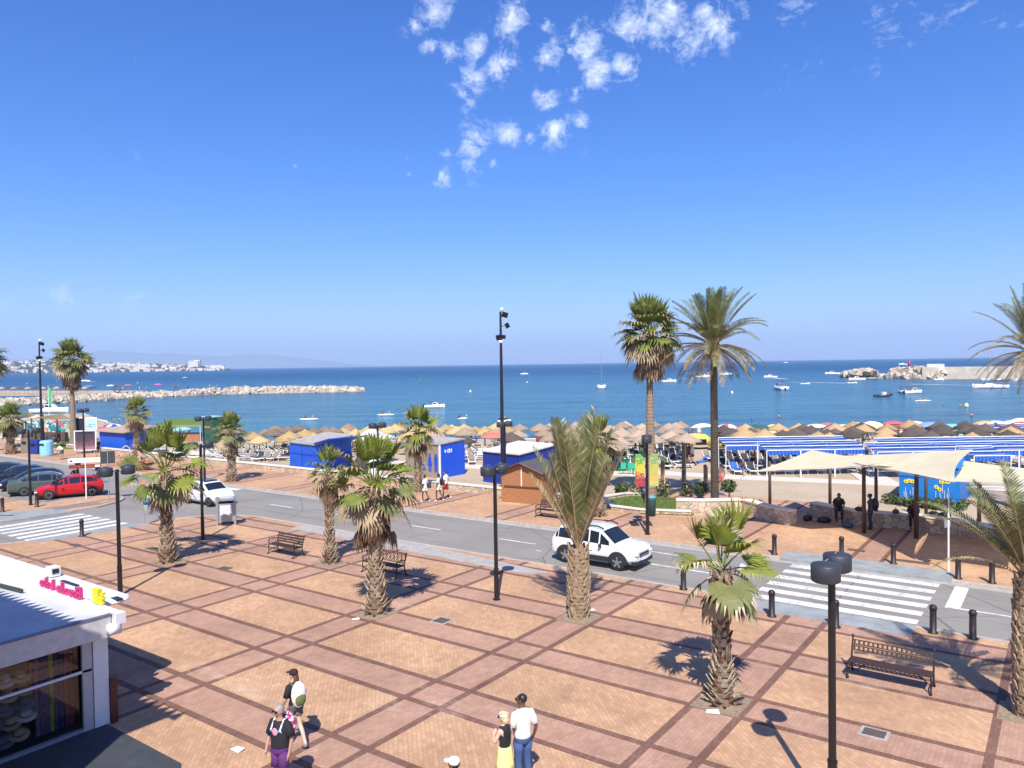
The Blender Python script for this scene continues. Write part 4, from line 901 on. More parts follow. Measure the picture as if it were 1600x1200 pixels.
SUV = [(-2.14, .42, .86, .90, .72), (-2.10, .36, 1.0, 1.06, .84), (-2.0, .33, 1.08, 1.16, .88), (-1.72, .3, 1.1, 1.60, .90), (-1.0, .3, 1.08, 1.69, .91), (-.1, .3, 1.05, 1.70, .91), (.42, .3, 1.03, 1.63, .91), (1.15, .3, 1.02, 1.07, .90), (1.75, .32, .98, 1.03, .88), (2.05, .36, .92, .95, .82), (2.17, .42, .78, .82, .68)]
car('parked_suv', 'white SUV with black wheel arches driving behind the upright date palm', (-16.2, 28.75, RZ), 0, 4.34, 1.82, 1.7, paint('white_car_paint', (.72, .72, .71)), SUV, 2.67, .365, True, rails=True)
bpy.data.objects['parked_suv'].scale = (.93, .96, .95); bpy.data.objects['parked_suv'].name = 'moving_suv'
C500 = [(-1.76, .34, .72, .76, .62), (-1.72, .3, .88, .94, .74), (-1.55, .26, .95, 1.06, .79), (-1.15, .24, .96, 1.40, .81), (-.5, .22, .94, 1.48, .815), (.05, .22, .92, 1.46, .815), (.32, .22, .91, 1.36, .81), (.92, .24, .89, .94, .80), (1.35, .26, .83, .87, .77), (1.62, .3, .72, .75, .70), (1.76, .34, .6, .63, .56)]
car('small_car', 'small white three door car with a black roof on the road', (-44.0, 28.2, RZ), 0, 3.55, 1.63, 1.49, paint('white_car_paint_b', (.72, .72, .70)), C500, 2.3, .295, roof=M_carglass, spokes=10)
HATCH = [(-1.98, .34, .80, .84, .66), (-1.94, .3, .95, 1.0, .80), (-1.78, .26, 1.0, 1.10, .85), (-1.35, .24, 1.0, 1.36, .87), (-.6, .22, .96, 1.45, .875), (.1, .22, .93, 1.42, .875), (.38, .22, .92, 1.33, .87), (1.1, .24, .88, .93, .86), (1.6, .26, .80, .84, .83), (1.9, .3, .68, .72, .74), (2.02, .34, .55, .58, .58)]
yawc = yaw_to(at(145, 771), at(80, 781)); yawc = R_(-113)
q = at(110, 778, RZ); car('hatchback', 'bright red hatchback parked nearest the direction sign', (-54.75, 24.75, RZ), yawc, 4.05, 1.75, 1.46, paint('red_car_paint', (.50, .006, .012)), HATCH, 2.51, .32, spokes=8)
SEDAN = [(-2.3, .36, .84, .88, .70), (-2.26, .3, .97, 1.0, .84), (-1.7, .26, 1.0, 1.04, .87), (-1.15, .24, .99, 1.34, .88), (-.5, .22, .96, 1.46, .885), (.3, .22, .94, 1.45, .885), (.6, .22, .93, 1.36, .88), (1.35, .24, .88, .93, .87), (1.85, .26, .80, .84, .83), (2.2, .3, .66, .7, .74), (2.3, .34, .55, .58, .6)]
car('sedan', 'grey green sedan parked tail out beside the red hatchback', (-57.8, 24.6, RZ), yawc+math.pi, 4.6, 1.78, 1.47, paint('grey_green_car_paint', (.075, .10, .085)), SEDAN, 2.66, .32, spokes=9)
car('estate_car', 'dark blue car parked between the grey green sedan and the black ones', (-60.9, 25.0, RZ), yawc, 4.4, 1.78, 1.47, paint('navy_car_paint', (.006, .012, .03)), [(x*1.0, a, b_, c_, d) for x, a, b_, c_, d in HATCH], 2.6, .32, spokes=9)
car('estate_car', 'black car with a chrome window line parked at the left edge', (-64.0, 25.2, RZ), yawc, 4.5, 1.8, 1.5, paint('black_blue_car_paint', (.008, .014, .028)), HATCH, 2.6, .32, spokes=9)
car('estate_car', 'farthest parked dark car at the left edge', (-67.1, 25.2, RZ), yawc, 4.5, 1.8, 1.5, paint('dark_blue_car_paint', (.010, .020, .045)), SEDAN, 2.66, .32, spokes=9)
def scooter(label, loc, yaw, col):
    t_ = thing('scooter', label, 'scooter', loc, yaw)
    for x in (-.6, .6): g = MB(); g.tube([(x, -.06, .25), (x, .06, .25)], .25, 14); obj('wheel', g, M_rubber, t_)
    g = MB(); g.tube([(.6, 0, .25), (.5, 0, .6), (.42, 0, .98)], [.05, .11, .06], 8); g.tube([(.45, 0, .3), (-.1, 0, .28), (-.3, 0, .55), (-.75, 0, .62)], [.12, .14, .2, .14], 8); obj('body', g, col, t_, True)
    g = MB(); g.ell((-.35, 0, .78), (.42, .15, .08), 10); obj('seat', g, M_black, t_, True); g = MB(); g.tube([(.42, -.32, 1.0), (.42, 0, 1.03), (.42, .32, 1.0)], .02, 6); obj('handlebar', g, M_black, t_)
    g = MB(); g.box((.55, 0, 1.2), (.03, .4, .35)); obj('windshield', g, M_glass, t_); return t_
q = at(50, 757, RZ); scooter('dark motor scooter with windshield parked behind the dark cars', (-62.3, 28.6, RZ), 2.4, M_black)
q = at(76, 757, RZ); scooter('motor scooter with pale windshield parked behind the grey car', (-58.6, 28.2, RZ), 2.2, mat('scooter_maroon', (.10, .02, .02), .4))

# ================================================================ PEOPLE
def skin_mesh(nodes, edges, sub=1):
    names = list(nodes); ix = {k: i for i, k in enumerate(names)}
    me = bpy.data.meshes.new('skin'); me.from_pydata([nodes[k][:3] for k in names], [(ix[a], ix[b_]) for a, b_ in edges], [])
    o = bpy.data.objects.new('skin_tmp', me); COL.objects.link(o)
    md = o.modifiers.new('s', 'SKIN'); md.use_smooth_shade = True
    sk = me.skin_vertices[0].data
    for k in names:
        r_ = nodes[k][3]; sk[ix[k]].radius = (r_, nodes[k][4] if len(nodes[k]) > 4 else r_)
    sk[0].use_root = True
    if sub: m2 = o.modifiers.new('u', 'SUBSURF'); m2.levels = sub; m2.render_levels = sub
    dg = bpy.context.evaluated_depsgraph_get(); ev = o.evaluated_get(dg); out_ = bpy.data.meshes.new_from_object(ev)
    bpy.data.objects.remove(o); bpy.data.meshes.remove(me); return out_
def add_mb_to_mesh(me, mb):
    base = MB(); base.v = [tuple(v.co) for v in me.vertices]; base.f = [tuple(p.vertices) for p in me.polygons]; base.m = [0]*len(base.f); base.join(mb); return base
def skeleton(pose, s=1.0, fat=1.0, fem=0):
    N = {'pelvis': (0, 0, .96, .135, .115), 'waist': (0, .0, 1.10, .125, .10), 'chest': (0, .0, 1.30, .145, .115), 'upchest': (0, -.01, 1.42, .115, .09), 'neck': (0, 0, 1.50, .055), 'chin': (0, .02, 1.56, .062), 'head': (0, .02, 1.64, .088), 'crown': (0, .01, 1.72, .062)}
    for sd_, k in ((-1, 'L'), (1, 'R')):
        N['sh'+k] = (sd_*.165, -.01, 1.40, .06); N['el'+k] = (sd_*.225, -.03, 1.14, .042); N['wr'+k] = (sd_*.235, .05, .90, .028); N['ha'+k] = (sd_*.235, .075, .83, .034, .02)
        N['hip'+k] = (sd_*.085, 0, .88, .088); N['kn'+k] = (sd_*.095, .02, .50, .056); N['ca'+k] = (sd_*.098, -.02, .36, .054); N['an'+k] = (sd_*.10, -.02, .09, .036); N['he'+k] = (sd_*.10, -.05, .04, .034); N['to'+k] = (sd_*.105, .13, .03, .03)
    for k, v in pose.items():
        o = N[k]; N[k] = tuple(v)+tuple(o[len(v):]) if len(v) < len(o) else tuple(v)
    for k in ('pelvis', 'waist', 'chest', 'hipL', 'hipR'): N[k] = N[k][:3]+tuple(q*fat for q in N[k][3:])
    if fem:
        N['waist'] = N['waist'][:3]+(.10*fat, .085*fat)
        for k in ('shL', 'shR'): N[k] = (N[k][0]*.88,)+N[k][1:3]+(.05,)
    return {k: tuple(q*s for q in v) for k, v in N.items()}
EDG = [('pelvis', 'waist'), ('waist', 'chest'), ('chest', 'upchest'), ('upchest', 'neck'), ('neck', 'chin'), ('chin', 'head'), ('head', 'crown')]
for k in 'LR': EDG += [('upchest', 'sh'+k), ('sh'+k, 'el'+k), ('el'+k, 'wr'+k), ('wr'+k, 'ha'+k), ('pelvis', 'hip'+k), ('hip'+k, 'kn'+k), ('kn'+k, 'ca'+k), ('ca'+k, 'an'+k), ('an'+k, 'he'+k), ('an'+k, 'to'+k)]
SKIN = {k: mat('skin_'+k, c_, .5, var=.06, scale=8) for k, c_ in {'pale': (.60, .40, .30), 'tan': (.42, .24, .155), 'brown': (.14, .07, .042), 'dark': (.10, .052, .034), 'pink': (.55, .30, .21)}.items()}
def fingers(nodes, edges, N, s):
    for k in 'LR':
        h_ = Vector(N['ha'+k][:3]); w_ = Vector(N['wr'+k][:3]); d = (h_-w_).normalized(); sd_ = Vector((0, 1, 0)) if abs(d.y) < .8 else Vector((0, 0, 1)); sd_ = (sd_-d*sd_.dot(d)).normalized(); inn = d.cross(sd_)*(1 if k == 'L' else -1)
        for i, (o, l_) in enumerate(((-.026, .060), (-.009, .070), (.009, .064), (.026, .050))):
            a = h_+sd_*o*s+d*.026*s; b_ = a+(d+inn*.15)*l_*.5*s; c_ = b_+(d*.8+inn*.55)*l_*.5*s
            nodes[f'f{k}{i}a'] = (*a, .010*s); nodes[f'f{k}{i}b'] = (*b_, .009*s); nodes[f'f{k}{i}c'] = (*c_, .0075*s); edges += [('ha'+k, f'f{k}{i}a'), (f'f{k}{i}a', f'f{k}{i}b'), (f'f{k}{i}b', f'f{k}{i}c')]
        a = h_-sd_*-.034*s-d*.005*s; b_ = a+(sd_*.6+d*.7)*.04*s
        nodes[f't{k}a'] = (*a, .011*s); nodes[f't{k}b'] = (*b_, .009*s); edges += [('ha'+k, f't{k}a'), (f't{k}a', f't{k}b')]
def person(label, loc, yaw, skin, pose={}, s=1.0, fat=1.0, fem=0, top=None, bottom=None, shoes=None, hair=None, hat=None, fine=False, headturn=0.0, group=None, sleeves=True, legs_long=False, extras=None, skirt=False, name='person', shades=False):
    N = skeleton(pose, s, fat, fem); t_ = thing(name, label, 'person', loc, yaw, group); nodes = dict(N); edges = list(EDG)
    if fine: fingers(nodes, edges, N, s)
    me = skin_mesh(nodes, edges, 1)
    hd = Vector(N['head'][:3]); Rz = Matrix.Rotation(headturn, 3, 'Z'); face = MB()
    def fp(x, y, z): return hd+Rz @ Vector((x*s, y*s, z*s))
    face.ell(fp(0, .015, .0), (.074*s, .092*s, .105*s), 12, Rz); face.ell(fp(0, .108, -.012), (.014*s, .022*s, .026*s), 6, Rz); face.ell(fp(0, .09, -.055), (.030*s, .014*s, .010*s), 6, Rz)
    for sg in (-1, 1): face.ell(fp(sg*.078, 0, -.005), (.012*s, .022*s, .032*s), 6, Rz)
    bd = add_mb_to_mesh(me, face); body = obj('body', bd, SKIN[skin] if isinstance(skin, str) else skin, t_, True)
    ey = MB()
    if fine:
        for sg in (-1, 1):
            e_ = MB(); e_.ell(fp(sg*.03, .098, .015), (.012*s, .006*s, .007*s), 6, Rz); obj('eye', e_, M_black, t_)
        g = MB(); g.ell(fp(0, .103, -.056), (.024*s, .006*s, .006*s), 6, Rz); obj('mouth', g, mat('lips', (.35, .12, .10), .5), t_)
    if shades: g = MB(); g.box(fp(0, .10, .018), (.13*s, .03*s, .035*s), M=Rz); obj('sunglasses', g, M_glass, t_)
    def loft(g, P_, n=16):
        """rings of an oval section (centre, half width, half depth) joined up; P_ runs bottom to top"""
        vs = []; fs = []
        for i, (c_, rx, ry) in enumerate(P_):
            c_ = Vector(c_); nx = Vector(P_[min(i+1, len(P_)-1)][0])-Vector(P_[max(i-1, 0)][0]); nx.normalize(); sx_ = Vector((1, 0, 0)); fy = nx.cross(sx_).normalized()
            for k in range(n): a_ = 6.2832*k/n; vs.append(c_+sx_*rx*math.cos(a_)+fy*ry*math.sin(a_))
        for i in range(len(P_)-1):
            for k in range(n): fs.append((i*n+k, i*n+(k+1) % n, (i+1)*n+(k+1) % n, (i+1)*n+k))
        fs.append(tuple((len(P_)-1)*n+k for k in range(n))); fs.append(tuple(range(n-1, -1, -1))); g.add(vs, fs)
    V3 = lambda k: Vector(N[k][:3])
    bw = s*(fat if fat > 1 else 1)*(.90 if fem else 1)
    if top:
        g = MB(); sw = (V3('shR')-V3('shL')).length/2
        dn = (V3('pelvis')-V3('waist')).normalized(); P0 = V3('pelvis')+dn*(-.02 if fem else .055)*s; up_ = .015*s
        loft(g, [(P0, .158*bw, .125*bw), (V3('pelvis')+Vector((0, 0, .05*s)), .158*bw, .125*bw), (V3('waist'), (.125 if fem else .155)*bw, .118*bw), (V3('chest'), .168*bw, .13*bw), (V3('upchest')+Vector((0, 0, -.02*s)), max(.145*s, sw+.02*s) if sleeves else .12*s, .128*s), (V3('upchest')+Vector((0, 0, .05*s)), .13*s, .105*s), (V3('neck')+Vector((0, 0, -.005*s)), .072*s, .07*s)])
        if sleeves:
            for k in 'LR':
                a_, b_ = V3('sh'+k), V3('el'+k); g.tube([V3('upchest').lerp(a_, .5), a_+Vector((0, 0, .005)), a_.lerp(b_, .4), a_.lerp(b_, .82)], [.07*s, .072*s, .072*s*(1.1 if fat > 1.1 else 1), .074*s*(1.1 if fat > 1.1 else 1)], 12)
        obj('shirt' if sleeves else 'vest_top', g, top, t_, True)
    if bottom:
        g = MB()
        if skirt:
            P_ = N['pelvis']; g.lathe([(.14*s*fat, .10*s), (.170*s*fat, -.02*s), (.20*s, -.26*s), (.22*s, -.42*s)], (P_[0], P_[1], P_[2]), 18, 1.0, .8, rag=lambda k, j: .05*math.sin(k*2.1)*(j > 1)); obj('skirt', g, bottom, t_, True)
        else:
            P_ = V3('pelvis'); hm = (V3('hipL')+V3('hipR'))/2; d_ = (P_-hm).normalized() if (P_-hm).length > .01 else Vector((0, 0, 1))
            loft(g, [(hm-d_*.05*s, .12*bw, .10*bw), (hm, .165*bw, .125*bw), (P_, .16*bw, .125*bw), (P_+d_*.06*s, .15*bw, .12*bw)])
            for k in 'LR':
                h_, kn, ca_, an = V3('hip'+k), V3('kn'+k), V3('ca'+k), V3('an'+k)
                if legs_long: g.tube([h_, h_.lerp(kn, .5), kn, ca_, ca_.lerp(an, .9)], [.105*bw, .088*s, .072*s, .070*s, .062*s], 12)
                else: g.tube([h_, h_.lerp(kn, .4), h_.lerp(kn, .8 if fat > 1.1 else (.42 if fem else .72))], [.105*bw, .10*s, .102*s if not fem else .095*s], 12)
            obj('trousers' if legs_long else 'shorts', g, bottom, t_, True)
    if shoes:
        for k in 'LR':
            a, b_ = Vector(N['he'+k][:3]), Vector(N['to'+k][:3]); g = MB(); g.tube([a+Vector((0, -.0, 0)), a.lerp(b_, .5)+Vector((0, 0, .01)), b_], [.043*s, .05*s, .042*s], 8); obj('shoe', g, shoes, t_, True)
    if hair:
        kind, m_ = hair; g = MB(); g.ell(fp(0, -.012, .032), (.086*s, .095*s, .092*s), 12, Rz)
        if kind == 'long': g.ell(fp(0, -.07, -.13), (.085*s, .045*s, .20*s), 10, Rz)
        if kind == 'bob': g.ell(fp(0, -.045, -.04), (.092*s, .075*s, .095*s), 10, Rz)
        if kind == 'bun': g.ell(fp(0, -.04, .13), (.045*s, .045*s, .045*s), 8, Rz)
        obj('hair', g, m_, t_, True)
    if hat:
        g = MB(); g.lathe([(.095*s, 0), (.098*s, .04*s), (.08*s, .085*s), (.03*s, .105*s)], fp(0, 0, .03), 14, 1.0, 1.1); hh_ = obj('cap', g, hat, t_, True)
        g = MB(); c0 = fp(0, .135, .045); g.ell(c0, (.07*s, .075*s, .010*s), 12, Rz); obj('brim', g, hat, hh_, True)
    if extras: extras(t_, N, s, fp)
    return t_
def setm(me, m_):
    me.materials.clear(); me.materials.append(m_)
    me.polygons.foreach_set('use_smooth', [True]*len(me.polygons)); return me
C_ = lambda n, c_: mat('cloth_'+n, c_, .85, var=.12, scale=14)
c_black, c_white, c_navy, c_yellow, c_grey = C_('black', (.012, .012, .015)), C_('white', (.78, .77, .75)), C_('denim', (.045, .085, .20)), C_('yellow', (.80, .76, .26)), C_('grey', (.12, .10, .10))
c_purple = C_('purple', (.10, .025, .15)); h_brown = mat('hair_brown', (.14, .05, .025), .5); h_black = mat('hair_black', (.015, .012, .01), .45); h_blond = mat('hair_blond', (.62, .46, .20), .5); h_grey = mat('hair_grey', (.28, .26, .24), .6)
M_check = None
m, t, b, v = newmat('checked_shirt'); x, y, z = sepxyz(t, v); lx = (x*28).mod(1.0).lt(.18); lz = (z*26).mod(1.0).lt(.16); c = mixc(t, lx.max(lz)*.55*noise(t, v, 9, 2).ramp(.35, .6), (.78, .75, .70), (.35, .22, .18)); t.links.new(c.k, b.inputs['Base Color']); b.inputs['Roughness'].default_value = .85; M_check = m
m, t, b, v = newmat('patterned_pack'); c = mixc(t, noise(t, v, 14, 1, .3).gt(.52), (.80, .80, .80), (.62, .03, .18)); c = mixc(t, noise(t, mapping(t, v, loc=(3, 1, 2)), 22, 1).gt(.62), c, (.03, .03, .04)); t.links.new(c.k, b.inputs['Base Color']); M_pack = m
def backpack(m_, m2=None, sz=(.30, .17, .48)):
    def f(t_, N, s, fp):
        c_ = Vector(N['chest'][:3]); g = MB(); g.ell((c_.x, c_.y-.20*s, c_.z-.04*s), (sz[0]*.55*s, sz[1]*.72*s, sz[2]*.56*s), 14); bk = obj('backpack', g, m_, t_, True)
        g = MB(); g.ell((c_.x, c_.y-.29*s, c_.z-.13*s), (sz[0]*.42*s, .07*s, sz[2]*.27*s), 12); obj('pack_pocket', g, m2 or m_, bk, True)
        for sg in (-1, 1): g = MB(); g.tube([(sg*.09*s, c_.y-.12*s, c_.z+.16*s), (sg*.10*s, c_.y+.02*s, c_.z+.185*s), (sg*.10*s, c_.y+.145*s, c_.z+.03*s), (sg*.13*s, c_.y+.02*s, c_.z-.16*s)], .018*s, 6); obj('shoulder_strap', g, m2 or m_, bk, True)
    return f
def emblem(t_, N, s, fp):
    backpack(M_pack, M_white, (.36, .2, .5))(t_, N, s, fp)
    c_ = Vector(N['chest'][:3]); y = c_.y+.118*1.16*s+.025
    g = MB(); g.ell((c_.x, y, c_.z), (.062*s, .012*s, .075*s), 14); e_ = obj('chest_print', g, mat('print_pink_disc', (.60, .28, .32), .7), t_, True)
    for sg in (-1, 1): g = MB(); g.ell((c_.x+sg*.075*s, y-.006, c_.z+.012), (.045*s, .01*s, .026*s), 8); obj('print_wing', g, mat('print_blue', (.10, .25, .65), .7), e_, True)
    g = MB(); g.lathe([(.16*s, -.02), (.165*s, .03)], (0, N['pelvis'][1], N['pelvis'][2]+.03*s), 16, 1.02, .92); obj('waistband', g, c_white, t_, True)
def toward(a, b_): return yaw_to(a, b_)-math.pi/2
CAMYAW = TH
# facing: local +y is forward; yaw TH faces straight away from the viewpoint
q = at(462, 1166); walk = {'hipL': (-.085, .02, .88), 'knL': (-.09, .14, .52), 'caL': (-.09, .13, .36), 'anL': (-.09, .12, .09), 'heL': (-.09, .09, .04), 'toL': (-.09, .26, .03), 'knR': (.09, -.05, .50), 'caR': (.09, -.16, .38), 'anR': (.09, -.30, .14), 'heR': (.09, -.34, .12), 'toR': (.09, -.2, .03)}
person('woman in black cap and grey shorts walking with a white backpack', (q.x, q.y, 0), CAMYAW+.75, 'pale', dict(walk, elL=(-.22, .0, 1.14), wrL=(-.2, .16, .98), haL=(-.19, .22, .94)), .97, .95, 1, c_black, c_grey, C_('shoe', (.2, .2, .2)), ('long', h_brown), C_('cap_maroon', (.035, .01, .012)), True, .35, extras=backpack(c_white, C_('olive', (.12, .15, .05)), (.32, .18, .54)))
q = at(440, 1243); person('bald man in black printed T-shirt and purple shorts with a patterned pack', (q.x, q.y, 0), CAMYAW+math.pi-.35, 'tan', {'knL': (-.1, .06, .5), 'elR': (.25, .0, 1.13), 'wrR': (.23, .12, .93), 'haR': (.22, .15, .87), 'elL': (-.25, -.02, 1.13)}, 1.03, 1.22, 0, C_('black_tee', (.012, .012, .016)), c_purple, M_black, ('short', h_grey), None, True, -.3, extras=emblem, shades=True)
q = at(713, 1345); person('person in white cap with bare dark shoulders and a strap', (q.x, q.y, 0), CAMYAW+.5, 'brown', {}, 1.0, 1.0, 0, None, C_('brown_short', (.06, .04, .04)), M_black, ('short', h_black), c_white, True, .5,
    extras=lambda t_, N, s, fp: obj('strap', MB().tube([(.10*s, -.13*s, 1.2*s), (.12*s, -.10*s, 1.40*s), (.10*s, -.0, 1.47*s), (.02, .12*s, 1.32*s), (-.1*s, .13*s, 1.1*s)], .02, 6), M_black, t_, True))
q = at(790, 1243); person('blond woman in black sleeveless top and yellow skirt', (q.x, q.y, 0), CAMYAW+.75, 'pale', {'elL': (-.24, .06, 1.16), 'wrL': (-.12, .22, 1.22), 'haL': (-.06, .25, 1.27), 'elR': (.2, .0, 1.14)}, .93, .98, 1, c_black, c_yellow, M_white, ('bob', h_blond), None, True, .35, sleeves=False, skirt=True, shades=True,
    extras=lambda t_, N, s, fp: obj('sun_visor', MB().lathe([(.095*s, 0), (.098*s, .04*s)], fp(0, 0, .05), 14, 1, 1.1, cap=False), c_white, t_, True))
q = at(818, 1228); person('man in a white checked short sleeved shirt and blue jeans', (q.x, q.y, 0), CAMYAW+.45, 'brown', {'elR': (.24, -.10, 1.15), 'wrR': (.22, -.02, .94), 'haR': (.215, .02, .88)}, 1.05, 1.08, 0, M_check, c_navy, M_black, ('short', h_black), None, True, .75, legs_long=True, shades=True)
# walkers on the far promenade
G2 = 'walkers on the promenade'
q = at(686, 783); person('woman with long black hair in white clothes walking by the toilet block', (q.x, q.y, 0), CAMYAW+1.2, 'brown', walk, .98, .95, 1, c_white, c_white, c_white, ('long', h_black), None, sleeves=True, extras=backpack(M_black), group=G2)
q = at(680, 784); person('walker in white shorts nearest the blue toilet wall corner', (q.x-.5, q.y-.35, 0), CAMYAW+1.0, 'brown', walk, .95, .95, 1, c_white, c_white, c_white, ('bun', h_black), None, group=G2)
q = at(697, 779); person('walker in white shirt and red shorts right of the black haired woman', (q.x, q.y, 0), CAMYAW+1.1, 'tan', walk, 1.0, 1, 0, c_white, C_('red', (.35, .02, .02)), c_white, ('short', h_black), None, group=G2)
sit = {'pelvis': (0, 0, .12), 'waist': (0, .03, .28), 'chest': (0, .08, .48), 'upchest': (0, .12, .60), 'neck': (0, .15, .68), 'chin': (0, .18, .73), 'head': (0, .19, .81), 'crown': (0, .18, .89)}
def seated(lean=0.0):
    P_ = {'pelvis': (0, 0, .58), 'waist': (0, .02+lean*.2, .74), 'chest': (0, .06+lean*.5, .93), 'upchest': (0, .10+lean*.7, 1.05), 'neck': (0, .13+lean*.8, 1.12), 'chin': (0, .17+lean*.85, 1.18), 'head': (0, .18+lean*.9, 1.26), 'crown': (0, .17+lean*.9, 1.34)}
    for sd_, k in ((-1, 'L'), (1, 'R')):
        P_.update({'sh'+k: (sd_*.165, .10+lean*.7, 1.03), 'el'+k: (sd_*.24, .18+lean*.6, .80), 'wr'+k: (sd_*.16, .34+lean*.5, .68), 'ha'+k: (sd_*.12, .40+lean*.5, .66), 'hip'+k: (sd_*.09, .06, .56), 'kn'+k: (sd_*.13, .44, .56), 'ca'+k: (sd_*.13, .46, .40), 'an'+k: (sd_*.13, .44, .09), 'he'+k: (sd_*.13, .41, .04), 'to'+k: (sd_*.13, .58, .03)})
    return P_
G3 = 'people resting under the sail shades'
person('bald person in black sitting on the shaded seat wall by a heap of bags', (-9.55, 41.45, .22), math.pi+.3, 'dark', seated(.25), 1.05, 1.2, 0, c_black, c_black, M_black, ('short', h_black), None, legs_long=True, group=G3)
person('standing person with a big backpack between two sail posts', (-7.95, 41.0, 0), math.pi/2+.35, 'dark', {'knL': (-.1, .05, .5)}, 1.0, 1.0, 0, C_('dusk_blue', (.05, .05, .07)), C_('dusk_trousers', (.03, .03, .045)), M_black, ('short', h_black), C_('black_cap', (.02, .02, .02)), legs_long=True, extras=backpack(M_black, None, (.42, .26, .56)), group=G3)
person('person slumped on the seat wall behind the front right sail post', (-6.15, 41.5, .22), math.pi+.2, 'dark', seated(.3), 1.0, 1.1, 0, c_black, c_black, M_black, ('short', h_black), None, legs_long=True, extras=backpack(M_black), group=G3)
r = random.Random(9)
for i, (x, y, s_, lab) in enumerate([(-11.1, 41.6, .36, 'dark bag on the ground at the left end of the shaded wall'), (-10.6, 41.6, .22, 'pale bag between the two dark bags'), (-10.25, 41.5, .36, 'dark rounded bag left of the seated bald person'), (-9.0, 40.9, .34, 'blue and grey patterned bag by the bald persons feet'), (-8.55, 41.55, .26, 'small dark bag on the wall left of the standing person'), (-6.95, 41.75, .26, 'brown bag on the wall right of the standing person'), (-5.3, 41.9, .3, 'dark bag on the wall behind the rear sail post'), (-4.85, 41.85, .3, 'dark bag on the wall right of the rear sail post')]):
    z = .75 if i >= 4 else 0; g = MB(); g.ell((0, 0, s_*.42), (s_, s_*.6, s_*.5), 12); t_ = thing('bag', lab, 'bag', (x, y, z), r.uniform(0, 3), 'bags under the sail shades'); obj('sack', g, [M_black, C_('bag_pale', (.3, .27, .22)), M_black, C_('bag_blue', (.05, .07, .16)), M_black, C_('bag_brown', (.12, .08, .05)), M_black, M_black][i], t_, True)
    g = MB(); g.tube([(-.12, 0, s_*.85), (0, 0, s_*1.25), (.12, 0, s_*.85)], .012, 5); obj('handle', g, M_black, t_)
q = at(1127, 768); person('shirtless person in coral shorts right of the dark palm trunk', (q.x, q.y, 0), CAMYAW+.3, 'pink', walk, 1.02, 1, 0, None, C_('coral', (.72, .22, .20)), None, ('short', h_brown), None)
q = at(566, 822, RZ); t_ = person('rider in dark clothes on an electric scooter hidden behind the skirted palm', (q.x, q.y, RZ+.14), -1.35, 'tan', {'anL': (-.05, -.1, .09), 'heL': (-.05, -.13, .04), 'toL': (-.05, .05, .03), 'anR': (.05, .1, .09), 'heR': (.05, .07, .04), 'toR': (.05, .25, .03), 'elL': (-.24, .12, 1.2), 'wrL': (-.22, .36, 1.1), 'haL': (-.22, .42, 1.1), 'elR': (.24, .12, 1.2), 'wrR': (.22, .36, 1.1), 'haR': (.22, .42, 1.1)}, 1.0, 1, 0, C_('brown_top', (.10, .05, .035)), C_('dark_trs', (.03, .02, .02)), M_black, ('short', h_black), None, legs_long=True)
t_ = thing('electric_scooter', 'black electric kick scooter under the rider behind the skirted palm', 'scooter', (q.x, q.y, RZ), -1.35)
g = MB(); g.box((0, 0, .12), (.18, .85, .05)); obj('deck', g, M_black, t_); g = MB(); g.tube([(0, .42, .15), (0, .52, 1.1)], .022, 6); obj('stem', g, M_black, t_); g = MB(); g.tube([(-.25, .53, 1.08), (.25, .53, 1.08)], .016, 6); obj('handlebar', g, M_black, t_)
for y in (-.45, .47): g = MB(); g.tube([(-.03, y, .1), (.03, y, .1)], .1, 12); obj('wheel', g, M_rubber, t_)
for i, (x, y, yw, ps, tp, bt, lab) in enumerate([(97, 718, 1.0, {'waist': (0, .10, 1.05), 'chest': (0, .30, 1.12), 'upchest': (0, .42, 1.13), 'neck': (0, .5, 1.14), 'chin': (0, .56, 1.13), 'head': (0, .62, 1.13), 'crown': (0, .68, 1.12), 'shL': (-.165, .4, 1.1), 'shR': (.165, .4, 1.1), 'elL': (-.2, .45, .85), 'elR': (.2, .45, .85), 'wrL': (-.18, .5, .62), 'wrR': (.18, .5, .62), 'haL': (-.18, .5, .55), 'haR': (.18, .5, .55)}, c_white, c_grey, 'person bending down right of the pale blue recycling bin'), (154, 713, 1.4, walk, c_black, c_black, 'person in black striding in front of the blue kiosk at the left'), (93, 699, 2.0, {}, c_black, c_black, 'dark clothed figure standing before the painted wall'), (1082, 727, 1.0, walk, c_white, c_black, 'walker in white top and black shorts on the sand'), (1073, 726, 1.2, walk, C_('redtop', (.6, .05, .08)), c_grey, 'walker in a red top on the sand'), (1077, 724, .9, walk, c_grey, c_grey, 'walker in grey between the red and white tops'), (950, 758, 2.2, {}, c_black, C_('redsh', (.4, .05, .03)), 'person in dark top and red shorts beside the white parasol'), (1068, 770, 1.5, {}, c_grey, c_grey, 'person standing beside the tall wooden shower post')]):
    q = at(x, y); person(lab, (q.x, q.y, 0), CAMYAW+yw, 'tan' if i != 6 else 'brown', ps, .98, 1, i % 2, tp, bt, M_black, ('short', h_brown if i % 2 else h_black), c_white if i in (3, 4) else None)
